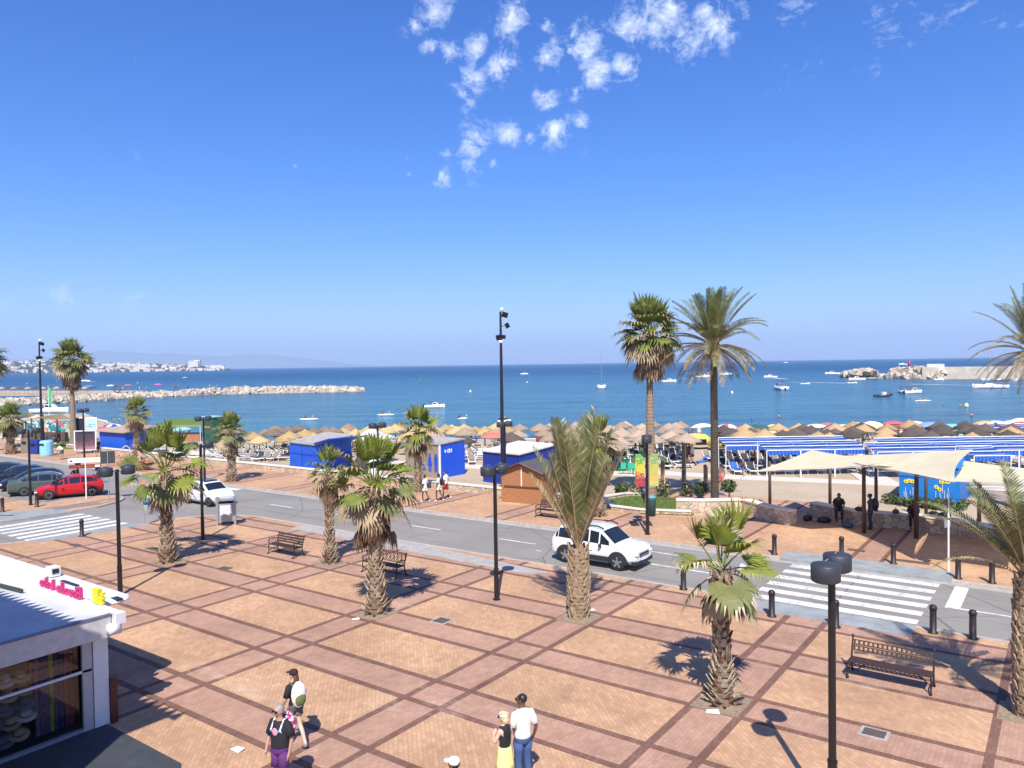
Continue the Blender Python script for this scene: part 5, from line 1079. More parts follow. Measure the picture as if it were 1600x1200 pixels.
# ================================================================ HUTS, SHOP, SAILS
def ribbed(name, c, freq=7.0, horiz=False, depth=.25):
    m, t, b, v = newmat(name); x, y, z = sepxyz(t, v); u_ = (z if horiz else x+y)*freq
    w_ = u_.mod(1.0); n = noise(t, v, 2.5, 4, .6)
    cc = mixc(t, w_.lt(.12)*depth, mixc(t, n.ramp(.3, .7), [q*.85 for q in c], [min(1, q*1.12) for q in c]), [q*.45 for q in c]); t.links.new(cc.k, b.inputs['Base Color']); b.inputs['Roughness'].default_value = .5
    bp = t.nodes.new('ShaderNodeBump'); bp.inputs['Strength'].default_value = .6; bp.inputs['Distance'].default_value = .02; t.links.new(w_.k, bp.inputs['Height']); t.links.new(bp.outputs[0], b.inputs['Normal']); return m
M_blue = ribbed('hut_blue', (.012, .10, .56), 2.2); M_blue2 = ribbed('hut_navy', (.010, .035, .26), 1.6); M_blue3 = ribbed('container_blue', (.010, .17, .52), 6.0)
M_hutroof = mat('pale_roof_sheet', (.62, .58, .52), .7, var=.12, scale=2)
def flat(p): return Vector((p.x, p.y))
def hut(name, label, cat, a, b_, dep, h_, hr, wallm, roofm, over=.25, extra=None, z=0.0):
    """a,b_: front bottom corners left and right as seen; dep: depth away; h_: front wall height, hr: rear height"""
    a, b_ = flat(a), flat(b_); d = (b_-a); W_ = d.length; yaw = math.atan2(d.y, d.x); t_ = thing(name, label, cat, (a.x, a.y, z), yaw)
    g = MB(); vs = [(0, 0, 0), (W_, 0, 0), (W_, dep, 0), (0, dep, 0), (0, 0, h_), (W_, 0, h_), (W_, dep, hr), (0, dep, hr)]
    g.add(vs, [(0, 1, 5, 4), (1, 2, 6, 5), (2, 3, 7, 6), (3, 0, 4, 7), (4, 5, 6, 7)]); obj('wall', g, wallm, t_)
    sl = (hr-h_)/dep; z0 = h_-over*sl+.02; z1 = hr+over*sl+.02
    g = MB(); g.add([(-over, -over, z0), (W_+over, -over, z0), (W_+over, dep+over, z1), (-over, dep+over, z1), (-over, -over, z0+.09), (W_+over, -over, z0+.09), (W_+over, dep+over, z1+.09), (-over, dep+over, z1+.09)], [(3, 2, 1, 0), (4, 5, 6, 7), (0, 1, 5, 4), (1, 2, 6, 5), (2, 3, 7, 6), (3, 0, 4, 7)]); obj('roof', g, roofm, t_)
    if extra: extra(t_, W_)
    return t_
def rails_(t_, W_):
    for z in (.02, 1.12): g = MB(); g.box((W_/2, -.02, z+.05), (W_+.04, .05, .07)); obj('rail', g, mat('hut_blue_trim', (.008, .06, .40), .5), t_)
    g = MB(); g.box((W_*.5, -.02, 1.0), (.04, .04, 1.9)); obj('door_joint', g, mat('hut_blue_trim', (.008, .06, .40), .5), t_)
# beach hut with a canted awning flap
A_, B2 = at(453, 728), at(492, 734); t_ = hut('beach_hut', 'bright blue hut with a slanting pale roof at the edge of the sand', 'hut', A_, B2, 3.6, 2.0, 2.5, M_blue, mat('weathered_roof', (.36, .33, .29), .8, var=.25, scale=2), .12, rails_)
d_ = (flat(B2)-flat(A_)); W_ = d_.length
for z0, z1, nm in ((0, 1.05, 'counter_panel'), (2.05, 2.9, 'raised_flap')):
    g = MB(); g.box((W_+.12, 1.8, (z0+z1)/2), (.12, 4.0 if nm == 'raised_flap' else 3.5, z1-z0 if nm != 'raised_flap' else .1)); g2 = MB()
    if nm == 'raised_flap': g2.add([(W_, -.1, 2.12), (W_, 3.7, 2.12), (W_+2.3, 3.7, 2.62), (W_+2.3, -.1, 2.62), (W_, -.1, 2.20), (W_, 3.7, 2.20), (W_+2.3, 3.7, 2.70), (W_+2.3, -.1, 2.70)], [(3, 2, 1, 0), (4, 5, 6, 7), (0, 1, 5, 4), (1, 2, 6, 5), (2, 3, 7, 6), (3, 0, 4, 7)]); g = g2
    obj(nm, g, M_blue, t_)
# white marquee next to it
q = at(548, 727); t_ = thing('marquee', 'white peaked canopy between the bright blue hut and the skirted palm', 'canopy', (q.x, q.y+2.5, 0), TH)
g = MB(); g.lathe([(2.5, 2.05), (1.2, 2.45), (.06, 3.0)], n=4); o = obj('canopy', g, M_white, t_); o.rotation_euler.z = .785
for sx in (-1, 1):
    for sy in (-1, 1): g = MB(); g.cyl((sx*1.7, sy*1.7, 0), (sx*1.7, sy*1.7, 2.1), .04, .04, 6); obj('leg', g, M_white, t_)
q = at(553, 745); t_ = thing('net_heap', 'dark tangled heap with a white panel right of the bright blue hut', 'heap', (q.x, q.y+1, 0)); g = MB(); r = random.Random(8)
g.lathe([(1.1, 0), (1.0, .5), (.7, 1.1), (.3, 1.5)], n=14, rag=lambda k, j: r.uniform(-.2, .2)); obj('tangle', g, mat('dark_tangle', (.06, .05, .045), .95, var=.9, scale=14, bump=1), t_); g = MB(); g.box((1.4, -.2, .8), (.9, .1, 1.6), TH); obj('white_panel', g, M_white, t_)
# toilet block: tan wall with three blue pictograms, bright blue side
A_, B2 = at(634, 741), at(688, 747); M_tan = mat('toilet_tan', (.30, .235, .165), .8, var=.1, scale=4)
def toilet(t_, W_):
    M_pic = mat('pictogram_blue', (.012, .07, .50), .5); y = -.03
    def figure(x0, kind):
        g = MB(); z0 = .42
        g.ell((x0, y, z0+1.28), (.10, .012, .11), 10)
        if kind == 'm': g.box((x0, y, z0+.88), (.34, .02, .54)); g.box((x0-.09, y, z0+.32), (.13, .02, .62)); g.box((x0+.09, y, z0+.32), (.13, .02, .62))
        else: g.add([(x0-.12, y-.01, z0+1.13), (x0+.12, y-.01, z0+1.13), (x0+.24, y-.01, z0+.48), (x0-.24, y-.01, z0+.48)], [(3, 2, 1, 0)]); g.box((x0-.08, y, z0+.25), (.1, .02, .48)); g.box((x0+.08, y, z0+.25), (.1, .02, .48))
        obj('pictogram', g, M_pic, t_, label='blue standing %s pictogram' % ('man' if kind == 'm' else 'woman'))
    figure(W_*.72, 'w'); figure(W_*.89, 'm')
    g = MB(); x0 = W_*.46; g.ell((x0, y, 1.45), (.09, .012, .10), 10); g.tube([(x0, y, 1.35), (x0+.03, y, .95), (x0+.30, y, .92), (x0+.40, y, .55), (x0+.50, y, .53)], .045, 6); g.tube([(x0+.02, y, 1.18), (x0+.26, y, 1.15)], .035, 6)
    g.tube([(x0+.02+.30*math.cos(a), y, .72+.30*math.sin(a)) for a in [2.0+k*.42 for k in range(11)]], .032, 6, False); obj('pictogram', g, M_pic, t_, label='blue wheelchair pictogram')
    g = MB(); g.box((W_+.015, 1.35, 1.22), (.03, 2.74, 2.46)); s_ = obj('side_panel', g, mat('toilet_blue', (.010, .085, .62), .5), t_)
    g = MB(); g.box((W_+.02, -.04, 1.22), (.14, .08, 2.5)); obj('corner_post', g, M_white, t_)
    for dx, w_, h_ in ((.55, .16, .2), (.82, .09, .26), (1.0, .16, .3), (1.22, .1, .26)):
        g = MB(); g.box((W_+.035, dx, 1.95), (.02, w_, h_)); obj('small_mark', g, M_white, s_)
hut('toilet_block', 'tan toilet block with three blue pictograms and a bright blue side', 'toilet block', A_, B2, 2.7, 2.45, 2.62, M_tan, MATS['weathered_roof'], .1, toilet)
# navy hut and wooden hut
A_, B2 = at(755, 752), at(812, 760); hut('beach_hut', 'navy blue hut with a pale roof behind the wooden hut', 'hut', A_, B2, 3.7, 2.15, 2.5, M_blue2, M_hutroof, .12, rails_)
m, t, b, v = newmat('hut_wood'); x, y, z = sepxyz(t, v); pk = (z*9).mod(1.0); gr_ = noise(t, mapping(t, v, (1.5, 1.5, 14)), 2.2, 4, .6)
c = mixc(t, gr_.ramp(.3, .7), (.27, .115, .045), (.44, .205, .085)); kn = noise(t, v, 9, 1).gt(.74); c = mixc(t, kn*.7, c, (.12, .045, .02)); c = mixc(t, pk.lt(.08)*.55, c, (.10, .04, .02)); t.links.new(c.k, b.inputs['Base Color']); b.inputs['Roughness'].default_value = .5; M_wood = m
A_, B2 = flat(at(784, 784)), flat(at(848, 789)); d = B2-A_; W_ = d.length; dep = 2.6; t_ = thing('wooden_hut', 'brown plank kiosk hut with a grey gabled roof, shutter closed', 'hut', (A_.x, A_.y, 0), math.atan2(d.y, d.x))
hw_ = 1.95; hg = 2.42; g = MB(); g.add([(0, 0, 0), (W_, 0, 0), (W_, dep, 0), (0, dep, 0), (0, 0, hw_), (W_, 0, hw_), (W_, dep, hw_), (0, dep, hw_), (W_/2, 0, hg), (W_/2, dep, hg)], [(0, 1, 5, 8, 4), (1, 2, 6, 5), (2, 3, 7, 9, 6), (3, 0, 4, 7)]); obj('wall', g, M_wood, t_)
for sg in (-1, 1):
    xe = -.18 if sg < 0 else W_+.18; ze = hw_-.10; g = MB(); vs = [(xe, -.25, ze), (W_/2, -.25, hg+.03), (W_/2, dep+.2, hg+.03), (xe, dep+.2, ze)]
    if sg > 0: vs = [vs[1], vs[0], vs[3], vs[2]]
    g.add(vs+[(x_, y_, z_+.06) for x_, y_, z_ in vs], [(3, 2, 1, 0), (4, 5, 6, 7), (0, 1, 5, 4), (1, 2, 6, 5), (2, 3, 7, 6), (3, 0, 4, 7)]); obj('roof_slope', g, mat('felt_roof_grey', (.075, .075, .078), .85, var=.2, scale=5), t_)
    g = MB(); p0 = Vector((xe, -.27, ze)); p1 = Vector((W_/2, -.27, hg+.03)); g.tube([p0, p1], .06, 4); obj('bargeboard', g, mat('dark_wood', (.12, .04, .025), .6), t_)
g = MB(); g.box((W_*.52, -.04, 1.0), (W_*.9, .06, .07)); obj('counter', g, MATS['dark_wood'], t_); g = MB(); g.box((W_*.5, -.03, 1.6), (.05, .05, 1.15)); obj('shutter_bar', g, M_white, t_)
# blue container with yellow flowers
A_, B2 = at(1405, 789), at(1500, 797)
def graf(t_, W_):
    r = random.Random(3); My, Mw = mat('paint_yellow', (.75, .62, .05), .6), mat('paint_white_drip', (.7, .75, .78), .6)
    for x0, z0, n_ in ((.35, 1.45, 3), (W_*.7, 1.5, 3), (W_*.62, 1.15, 2)):
        for k in range(n_):
            g = MB(); cx, cz = x0+k*.17, z0+r.uniform(-.08, .08)
            for j in range(6): a = j*1.047; g.ell((cx+.075*math.cos(a), -.03, cz+.075*math.sin(a)), (.045, .008, .045), 6)
            o = obj('painted_flower', g, My, t_); g = MB(); g.ell((cx, -.042, cz), (.035, .006, .035), 6); obj('flower_eye', g, M_black, o)
        g = MB()
        for k in range(5): g.box((x0+r.uniform(-.1, .45), -.03, z0-.35-r.uniform(0, .5)), (.02, .01, r.uniform(.2, .6)))
        obj('paint_drip', g, Mw, t_)
    for z in (.05, 1.75, 2.1): g = MB(); g.box((W_/2, -.02, z), (W_+.03, .04, .08)); obj('rail', g, M_blue3, t_)
hut('storage_hut', 'ribbed blue hut painted with yellow flowers behind the sail shades', 'hut', A_, B2, 5.5, 2.3, 2.3, M_blue3, mat('blue_roof_sheet', (.02, .22, .55), .5), .1, graf, z=-.02)
# left kiosk and green kiosk
A_, B2 = at(156, 702), at(196, 706); hut('kiosk', 'blue ribbed kiosk with an orange brown roof left of the leafy palm', 'kiosk', A_, B2, 3.2, 1.95, 2.3, M_blue, mat('brown_roof', (.42, .29, .20), .8, var=.15, scale=3), .35)
A_, B2 = at(318, 692), at(334, 693); t_ = hut('kiosk', 'narrow dark green kiosk with orange band and pale blue dome top', 'kiosk', A_, B2, 1.3, 2.9, 2.9, mat('kiosk_green', (.03, .10, .05), .5, var=.4, scale=2), mat('kiosk_top', (.35, .55, .60), .5), .12)
g = MB(); g.box((.6, -.02, 1.8), (1.25, .03, .22)); obj('orange_band', g, mat('band_orange', (.5, .16, .08), .5), t_)
q = at(290, 690); t_ = thing('market_stall', 'stall with a yellow green awning beside the narrow green kiosk', 'stall', (q.x, q.y, 0), TH); g = MB(); g.add([(-2.6, -1, 2.0), (2.2, -1, 2.0), (2.2, 1, 2.6), (-2.6, 1, 2.6), (-2.6, -1, 1.8), (2.2, -1, 1.8)], [(0, 1, 2, 3), (4, 5, 1, 0), (3, 2, 1, 0)]); obj('awning', g, banner_mat('stall_cloth', [(.35, .25, .14), (.30, .30, .10), (.22, .30, .08)]), t_)
for sx in (-2.5, 2.1): g = MB(); g.cyl((sx, -.95, 0), (sx, -.95, 2.0), .04, .04, 6); obj('leg', g, M_white, t_)
g = MB(); g.box((-.2, .2, .5), (3.8, .8, 1.0)); obj('counter', g, mat('stall_counter', (.35, .16, .09), .7), t_)

# sail shades
m, t, b, v = newmat('sail_canvas'); tr = t.nodes.new('ShaderNodeBsdfTranslucent'); c = mixc(t, noise(t, v, 1.2, 3).ramp(.3, .7), (.66, .58, .38), (.74, .66, .45)); t.links.new(c.k, b.inputs['Base Color']); t.links.new(c.k, tr.inputs[0]); b.inputs['Roughness'].default_value = .8
mx = t.nodes.new('ShaderNodeMixShader'); mx.inputs[0].default_value = .18; o_ = t.nodes['Material Output']; t.links.new(b.outputs[0], mx.inputs[1]); t.links.new(tr.outputs[0], mx.inputs[2]); t.links.new(mx.outputs[0], o_.inputs[0]); M_sail = m
M_post = mat('shade_post_brown', (.075, .045, .03), .6, var=.2)
def sail(label, cs, posts, sag=.35, inward=.12):
    t_ = thing('sail_shade', label, 'sail shade'); c4 = [Vector(c_) for c_ in cs]; n_ = 12; g = MB(); vs = []; ctr = sum(c4, Vector())/4
    for i in range(n_+1):
        for j in range(n_+1):
            u_, v_ = i/n_, j/n_; p = (c4[0]*(1-u_)+c4[1]*u_)*(1-v_)+(c4[3]*(1-u_)+c4[2]*u_)*v_
            e = 4*max(u_*(1-u_)*abs(2*v_-1)**3, v_*(1-v_)*abs(2*u_-1)**3); k = inward*e; p = p.lerp(ctr, k); p.z -= sag*16*u_*(1-u_)*v_*(1-v_)*.5; vs.append(p)
    g.add(vs, [(i*(n_+1)+j, (i+1)*(n_+1)+j, (i+1)*(n_+1)+j+1, i*(n_+1)+j+1) for i in range(n_) for j in range(n_)]); obj('canvas', g, M_sail, t_, True)
    for (x, y, hgt_, rr, lx, ly) in posts: g = MB(); g.tube([(x, y, 0), (x+lx, y+ly, hgt_)], [rr, rr*.85], 10); obj('post', g, M_post, t_, True)
    for a, b_ in ((0, 1), (1, 2)): g = MB(); g.tube([c4[a], c4[a].lerp(c4[b_], .5)+Vector((0, 0, -.05)), c4[b_]], .012, 5); obj('edge_cable', g, M_galv, t_)
    return t_
def S3(x, y, z): return at(x, y, z)
p1 = at(1203, 791); p2 = at(1297, 797)
sail('cream sail shade dipping to the left, nearest the nearest palm crown', [S3(1180, 737, 2.9), S3(1300, 732, 3.4), S3(1398, 724, 3.6), S3(1268, 703, 3.4)], [(p1.x, p1.y, 2.6, .09, 0, 0), (p2.x, p2.y, 2.9, .09, 0, 0)], .3, .05)
p1, p2, p3, p4 = at(1350, 833), at(1369, 822), at(1432, 841), at(1447, 810)
sail('big cream sail shade in the middle with its right corner raised', [S3(1283, 713, 3.1), S3(1352, 727, 3.5), S3(1492, 754, 3.7), S3(1521, 702, 4.4)], [(p1.x, p1.y, 3.35, .10, 0, 0), (p2.x, p2.y, 3.3, .09, 0, 0), (p3.x, p3.y, 3.05, .11, 0, 0), (p4.x, p4.y, 3.1, .09, 0, 0)], .5, .1)
p1 = at(1530, 816); sail('cream sail shade at the right edge behind the date palm fronds', [S3(1506, 720, 3.6), S3(1488, 752, 3.7), S3(1660, 760, 3.8), S3(1660, 738, 3.4)], [(p1.x, p1.y, 3.0, .10, 0, 0)], .2, .05)
p1, p2, p3 = at(36, 690), at(50, 691), at(90, 693)
sail('pale sail shade at the left with its peak beside the tall palm', [S3(55, 652, 3.4), S3(70, 655, 3.1), S3(114, 655, 3.1), S3(97, 646, 4.0)], [(p3.x, p3.y, 3.3, .12, 0, 0), (p2.x+3, p2.y, 3.3, .12, 0, 0)], .3, .1)
sail('long pale sail shade left of the floodlight pole', [S3(-10, 650, 3.4), S3(30, 657, 3.2), S3(70, 651, 3.3), S3(45, 644, 3.9)], [(p1.x, p1.y, 3.2, .12, 0, 0), (p2.x, p2.y, 3.2, .12, 0, 0)], .3, .1)
# painted wall behind them
m, t, b, v = newmat('mural_paint'); n1 = noise(t, mapping(t, v, (1, 1, 1)), .55, 3, .5, 1.5); c = mixc(t, n1.gt(.5), (.02, .22, .27), (.45, .48, .30)); c = mixc(t, noise(t, mapping(t, v, loc=(5, 2, 1)), .8, 2, .5, 2).gt(.56), c, (.60, .62, .60)); c = mixc(t, noise(t, mapping(t, v, loc=(9, 7, 1)), .7, 2, .5, 1).gt(.60), c, (.02, .05, .10)); c = mixc(t, noise(t, mapping(t, v, loc=(1, 17, 1)), .6, 2, .5, 1).gt(.62), c, (.6, .10, .14)); t.links.new(c.k, b.inputs['Base Color'])
a_, b_ = flat(at(28, 690)), flat(at(113, 690)); t_ = thing('painted_wall', 'painted wall with teal, white and dark shapes under the left sail shades', 'wall', (a_.x, a_.y+.8, 0), math.atan2((b_-a_).y, (b_-a_).x)); L_ = (b_-a_).length; g = MB(); g.box((L_/2, 0, 1.2), (L_, .3, 2.4)); obj('painted_face', g, m, t_); g = MB(); g.box((L_*.42, -.5, .55), (L_*.8, .5, 1.1)); obj('low_screen', g, mat('screen_brown', (.10, .065, .05), .8), t_)

# shop at the lower left
t_ = thing('shop', 'white shop pavilion with hats and towels behind its glass front, lower left corner', 'shop', (0, 0, 0))
SHOP = t_; X1, Y1, HR = -18.6, 9.05, 2.62
M_shopw = mat('shop_white', (.66, .66, .66), .55, var=.05, scale=2); M_roofw = mat('roof_membrane', (.52, .53, .54), .75, var=.12, scale=1.3, bump=.2, bscale=3)
g = MB(); g.add([(X1-14, 3.0, HR-.06), (X1+.22, 3.0, HR-.06), (X1+.22, Y1+.1, HR-.06), (X1-14, Y1+.1, HR-.06), (X1-14, 3.0, HR-.5), (X1+.22, 3.0, HR-.5), (X1+.22, Y1+.1, HR-.5), (X1-14, Y1+.1, HR-.5)], [(0, 1, 2, 3), (7, 6, 5, 4), (4, 5, 1, 0), (5, 6, 2, 1), (6, 7, 3, 2), (7, 4, 0, 3)]); rf = obj('roof', g, M_roofw, t_)
g = MB(); g.box((X1+.25, 6.0, HR-.24), (.09, 6.2, .50)); obj('fascia', g, mat('fascia_cream', (.52, .50, .48), .5), t_); g = MB(); g.box((X1+.25, 6.0, HR+.02), (.13, 6.24, .03)); obj('fascia_edge', g, mat('edge_purple_grey', (.12, .12, .17), .4), t_)
g = MB(); g.box((X1-6.8, Y1+.18, HR-.2), (14.3, .2, .52)); obj('parapet', g, M_shopw, t_)
g = MB(); g.tube([(X1+.33, Y1-.05, HR-.32), (X1+.33, Y1+.2, HR-.32)], .13, 14); obj('awning_roller', g, M_shopw, t_, True)
g = MB(); g.box((X1+.28, Y1+.24, HR-.10), (.22, .24, .26)); obj('roller_bracket', g, M_shopw, t_)
g = MB(); g.box((X1-7.2, Y1+.78, HR-.12), (12.0, 1.0, .12)); obj('side_awning', g, M_shopw, t_); g = MB(); g.ell((X1-1.15, Y1+.78, HR-.09), (.3, .5, .07), 12); obj('awning_end', g, M_shopw, t_, True); g = MB(); g.box((X1-1.0, Y1+.86, HR-.02), (.30, .16, .03)); obj('awning_slot', g, M_black, t_)
g = MB(); g.box((X1-4.8, Y1+1.0, HR+.10), (.34, .26, .26)); bx_ = obj('roof_box', g, M_shopw, t_); g = MB(); g.box((X1-4.62, Y1+.99, HR+.12), (.02, .17, .13)); obj('dark_opening', g, M_black, bx_)
g = MB(); g.box((X1-3.6, Y1+.9, HR-.04), (.9, .1, .03)); obj('dark_slot', g, M_black, t_)
g = MB(); g.tube([(X1-7.5, Y1-.6, HR+.02), (X1-3.7, Y1-.25, HR+.02)], .05, 6); obj('cable_duct', g, M_signback, t_)
g = MB(); g.tube([(X1+.6, Y1+.9, .0), (X1+.6, Y1+.9, 1.4)], .06, 8); g = MB(); g.box((X1+.02, Y1-.12, 1.06), (.2, .34, 2.12)); obj('corner_pillar', g, M_shopw, t_)
g = MB(); g.box((X1+.06, Y1-.42, 1.06), (.07, .22, 2.1)); obj('window_jamb', g, mat('jamb_grey', (.42, .40, .40), .5), t_)
g = MB(); g.box((X1+.1, Y1+.14, .55), (.16, .16, 1.1)); obj('dark_red_post', g, mat('oxblood', (.07, .012, .012), .4), t_)
g = MB(); g.box((X1+.02, 5.9, .04), (.12, 6, .08)); obj('sill', g, mat('sill_grey', (.25, .25, .27), .5), t_); g = MB(); g.box((X1+.07, 5.8, 1.42), (.05, 5.9, .055)); obj('window_bar', g, M_shopw, t_)
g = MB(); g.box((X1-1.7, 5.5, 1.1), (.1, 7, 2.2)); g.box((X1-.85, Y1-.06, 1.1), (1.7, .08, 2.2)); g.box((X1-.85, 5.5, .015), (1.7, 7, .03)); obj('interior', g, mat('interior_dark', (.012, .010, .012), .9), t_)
g = MB(); g.add([(X1-.02, 3, .08), (X1-.02, Y1-.5, .08), (X1-.02, Y1-.5, 2.1), (X1-.02, 3, 2.1)], [(0, 1, 2, 3)])
mg, t2, b2, v2_ = newmat('shop_window'); b2.inputs['Roughness'].default_value = .03; gl = t2.nodes.new('ShaderNodeBsdfGlossy'); gl.inputs['Roughness'].default_value = .02; tp = t2.nodes.new('ShaderNodeBsdfTransparent'); tp.inputs[0].default_value = (.80, .80, .84, 1); mx2 = t2.nodes.new('ShaderNodeMixShader'); mx2.inputs[0].default_value = .07; t2.links.new(tp.outputs[0], mx2.inputs[1]); t2.links.new(gl.outputs[0], mx2.inputs[2]); t2.links.new(mx2.outputs[0], t2.nodes['Material Output'].inputs[0]); obj('glass', g, mg, t_)
# off-frame side of the wall and back
g = MB(); g.box((X1-7.5, Y1+.02, 1.05), (13.2, .1, 2.1)); obj('side_wall', g, M_shopw, t_)
hatm = [mat('straw_hat', (.34, .24, .13), .8), mat('white_hat', (.36, .33, .30), .8), mat('mauve_hat', (.11, .08, .12), .8), mat('tan_hat', (.26, .18, .10), .8)]
HL = ['pale straw hat highest beside the towels', 'cream hat in the top row left of the pale straw one', 'hat at the left end of the top row', 'tan hat in the second row under the glass bar', 'brown banded hat in the second row', 'wide mauve hat in the third row', 'dark mauve hat left in the third row', 'white tagged hat in the fourth row', 'tan hat in the fourth row beside white tags', 'grey hat at the left of the fourth row', 'straw hat lowest on the rack', 'grey mauve hat in the bottom row', 'hat behind the second row at the left']
for i, (y, z) in enumerate([(7.35, 1.62), (7.05, 1.62), (6.85, 1.7), (7.4, 1.32), (7.1, 1.28), (7.45, 1.0), (7.0, 1.0), (7.45, .72), (7.15, .66), (6.8, .75), (7.3, .35), (7.0, .30), (6.75, 1.35)]):
    t2_ = thing('straw_hat', HL[i], 'hat', (X1-.32, y, z), 0, 'hats on the shop rack'); t2_.rotation_euler = (.15*(i % 3-1), .45, 0); mm = hatm[[0, 1, 3, 3, 0, 2, 2, 1, 3, 2, 0, 2, 1][i]]
    g = MB(); g.lathe([(.23, 0), (.235, .012), (.12, .02)], n=18); obj('brim', g, mm, t2_, True); g = MB(); g.lathe([(.12, .015), (.115, .09), (.09, .13), (.02, .14)], n=14); cr = obj('crown', g, mm, t2_, True)
    g = MB(); g.lathe([(.123, .02), (.121, .045)], n=14, cap=False); obj('band', g, M_black, cr)
tc_ = [((.30, .01, .01), 'red towel hanging nearest the corner pillar'), ((.28, .03, .12), 'dark pink towel beside the red one'), ((.03, .03, .16), 'navy towel with stripes'), ((.10, .03, .16), 'purple towel left of the navy one'), ((.42, .40, .05), 'bright yellow towel'), ((.06, .10, .20), 'blue towel left of the yellow one'), ((.25, .05, .14), 'crimson striped towel'), ((.22, .14, .28), 'lilac towel bulging at the bottom'), ((.35, .14, .02), 'orange beaded scarf'), ((.28, .015, .015), 'deep red scarf at the left of the towels')]
for i, (c_, lab) in enumerate(tc_):
    y = 8.42-i*.105; g = MB(); n_ = 8; z0, z1 = (.15 if i < 8 else .8), 1.95-.03*(i % 3)
    vs = []
    for k in range(n_+1):
        q_ = k/n_; 
        for j in range(5): vs.append((X1-.28+.02*math.sin(j*2.2+i), y-.045+.0225*j+.008*math.sin(q_*6+i), z0+(z1-z0)*q_))
    g.add(vs, [(k*5+j, k*5+j+1, (k+1)*5+j+1, (k+1)*5+j) for k in range(n_) for j in range(4)]); o = obj('hanging_towel', g, mat('towel_%d' % i, [q*.55 for q in c_], .9, var=.6, scale=14), None, True); tag(o, lab+' behind the shop glass', 'towel', 'towels behind the shop glass')
# roof letters: chunky painted metal, seen from behind
def letter(par, x, kind, m_, w_=.26, h_=.34):
    g = MB(); y = 0; d_ = .12; z0 = 0
    B_ = lambda cx, cz, sx, sz: g.box((x+cx, 0, z0+cz), (sx, d_, sz))
    if kind == 'a': g.tube([(x+.1*math.cos(a), 0, .12+.1*math.sin(a)) for a in [k*.698 for k in range(10)]], .045, 6, False); B_(.11, .12, .05, .24)
    if kind == 'd': g.tube([(x+.1*math.cos(a), 0, .12+.1*math.sin(a)) for a in [k*.698 for k in range(10)]], .045, 6, False); B_(.11, .2, .06, .40)
    if kind == 'l': B_(0, .2, .07, .40)
    if kind == 'h': B_(-.09, .2, .07, .40); B_(.09, .1, .07, .2); B_(0, .2, .2, .06)
    if kind == 'n': B_(-.08, .1, .06, .2); B_(.08, .1, .06, .2); B_(0, .19, .2, .06)
    if kind == 'B': B_(-.11, .2, .07, .42); B_(0, .39, .24, .06); B_(0, .21, .24, .06); B_(0, .03, .24, .06); B_(.12, .3, .06, .18); B_(.12, .12, .06, .18)
    return obj('letter', g, m_, par)
M_pk = mat('letter_pink', (.58, .045, .20), .45); M_yl = mat('letter_yellow', (.80, .68, .03), .45)
t_ = thing('rooftop_sign', 'row of chunky pink letters standing on the shop roof, seen from behind', 'sign', (X1-3.75, Y1+.16, HR+.06), 0)
for x, k in ((.3, 'a'), (.72, 'h'), (1.0, 'd'), (1.45, 'a'), (1.72, 'l'), (1.95, 'n'), (2.2, 'a'), (2.45, 'n'), (2.78, 'B')): letter(t_, x, k, M_pk)
g = MB(); g.box((1.55, -.01, -.01), (2.9, .05, .04)); obj('rail', g, M_shopw, t_); t_.scale = (.82, .7, .72)
t_ = thing('rooftop_sign', 'yellow folded sign letter on the shop roof corner', 'sign', (X1-.72, Y1+.2, HR+.08), .2); g = MB(); g.add([(-.12, 0, 0), (.14, -.05, 0), (.14, -.05, .36), (-.12, 0, .36), (-.12, .1, 0), (.14, .07, 0), (.14, .07, .36), (-.12, .1, .36)], [(0, 1, 2, 3), (5, 4, 7, 6), (1, 5, 6, 2), (4, 0, 3, 7), (3, 2, 6, 7)]); obj('letter', g, M_yl, t_); g = MB(); g.box((.24, 0, .16), (.16, .1, .05)); g.box((.22, 0, .06), (.1, .1, .12)); g.box((.26, 0, .26), (.07, .1, .06)); obj('letter', g, M_yl, t_)

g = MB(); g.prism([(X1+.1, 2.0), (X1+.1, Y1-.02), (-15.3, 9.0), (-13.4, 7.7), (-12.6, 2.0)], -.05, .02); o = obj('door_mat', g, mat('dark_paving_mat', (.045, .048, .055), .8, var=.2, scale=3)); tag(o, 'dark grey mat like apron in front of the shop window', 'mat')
# the block of flats from whose balcony the picture was taken: only its scalloped eave matters for the shade it throws
M_bldg = mat('stucco_cream', (.55, .48, .38), .85); t_ = thing('apartment_building', 'cream apartment building left of the viewpoint whose scalloped eave shades the shop roof', 'building')
g = MB(); g.prism([(-46, -12), (-14.4, -12), (-14.4, 4.1), (-46, 4.1)], 0, 8.0); obj('wall', g, M_bldg, t_)
g = MB(); g.prism([(-46, -12), (-13.9, -12), (-13.9, 4.5), (-46, 4.5)], 8.0, 8.16)
n_ = 0; x = -46
while x < -13.9: g.prism([(x, 4.45), (x+.3, 4.45), (x+.15, 4.78)], 8.01, 8.15); x += .3
obj('eave', g, mat('eave_tile', (.35, .15, .09), .8), t_)
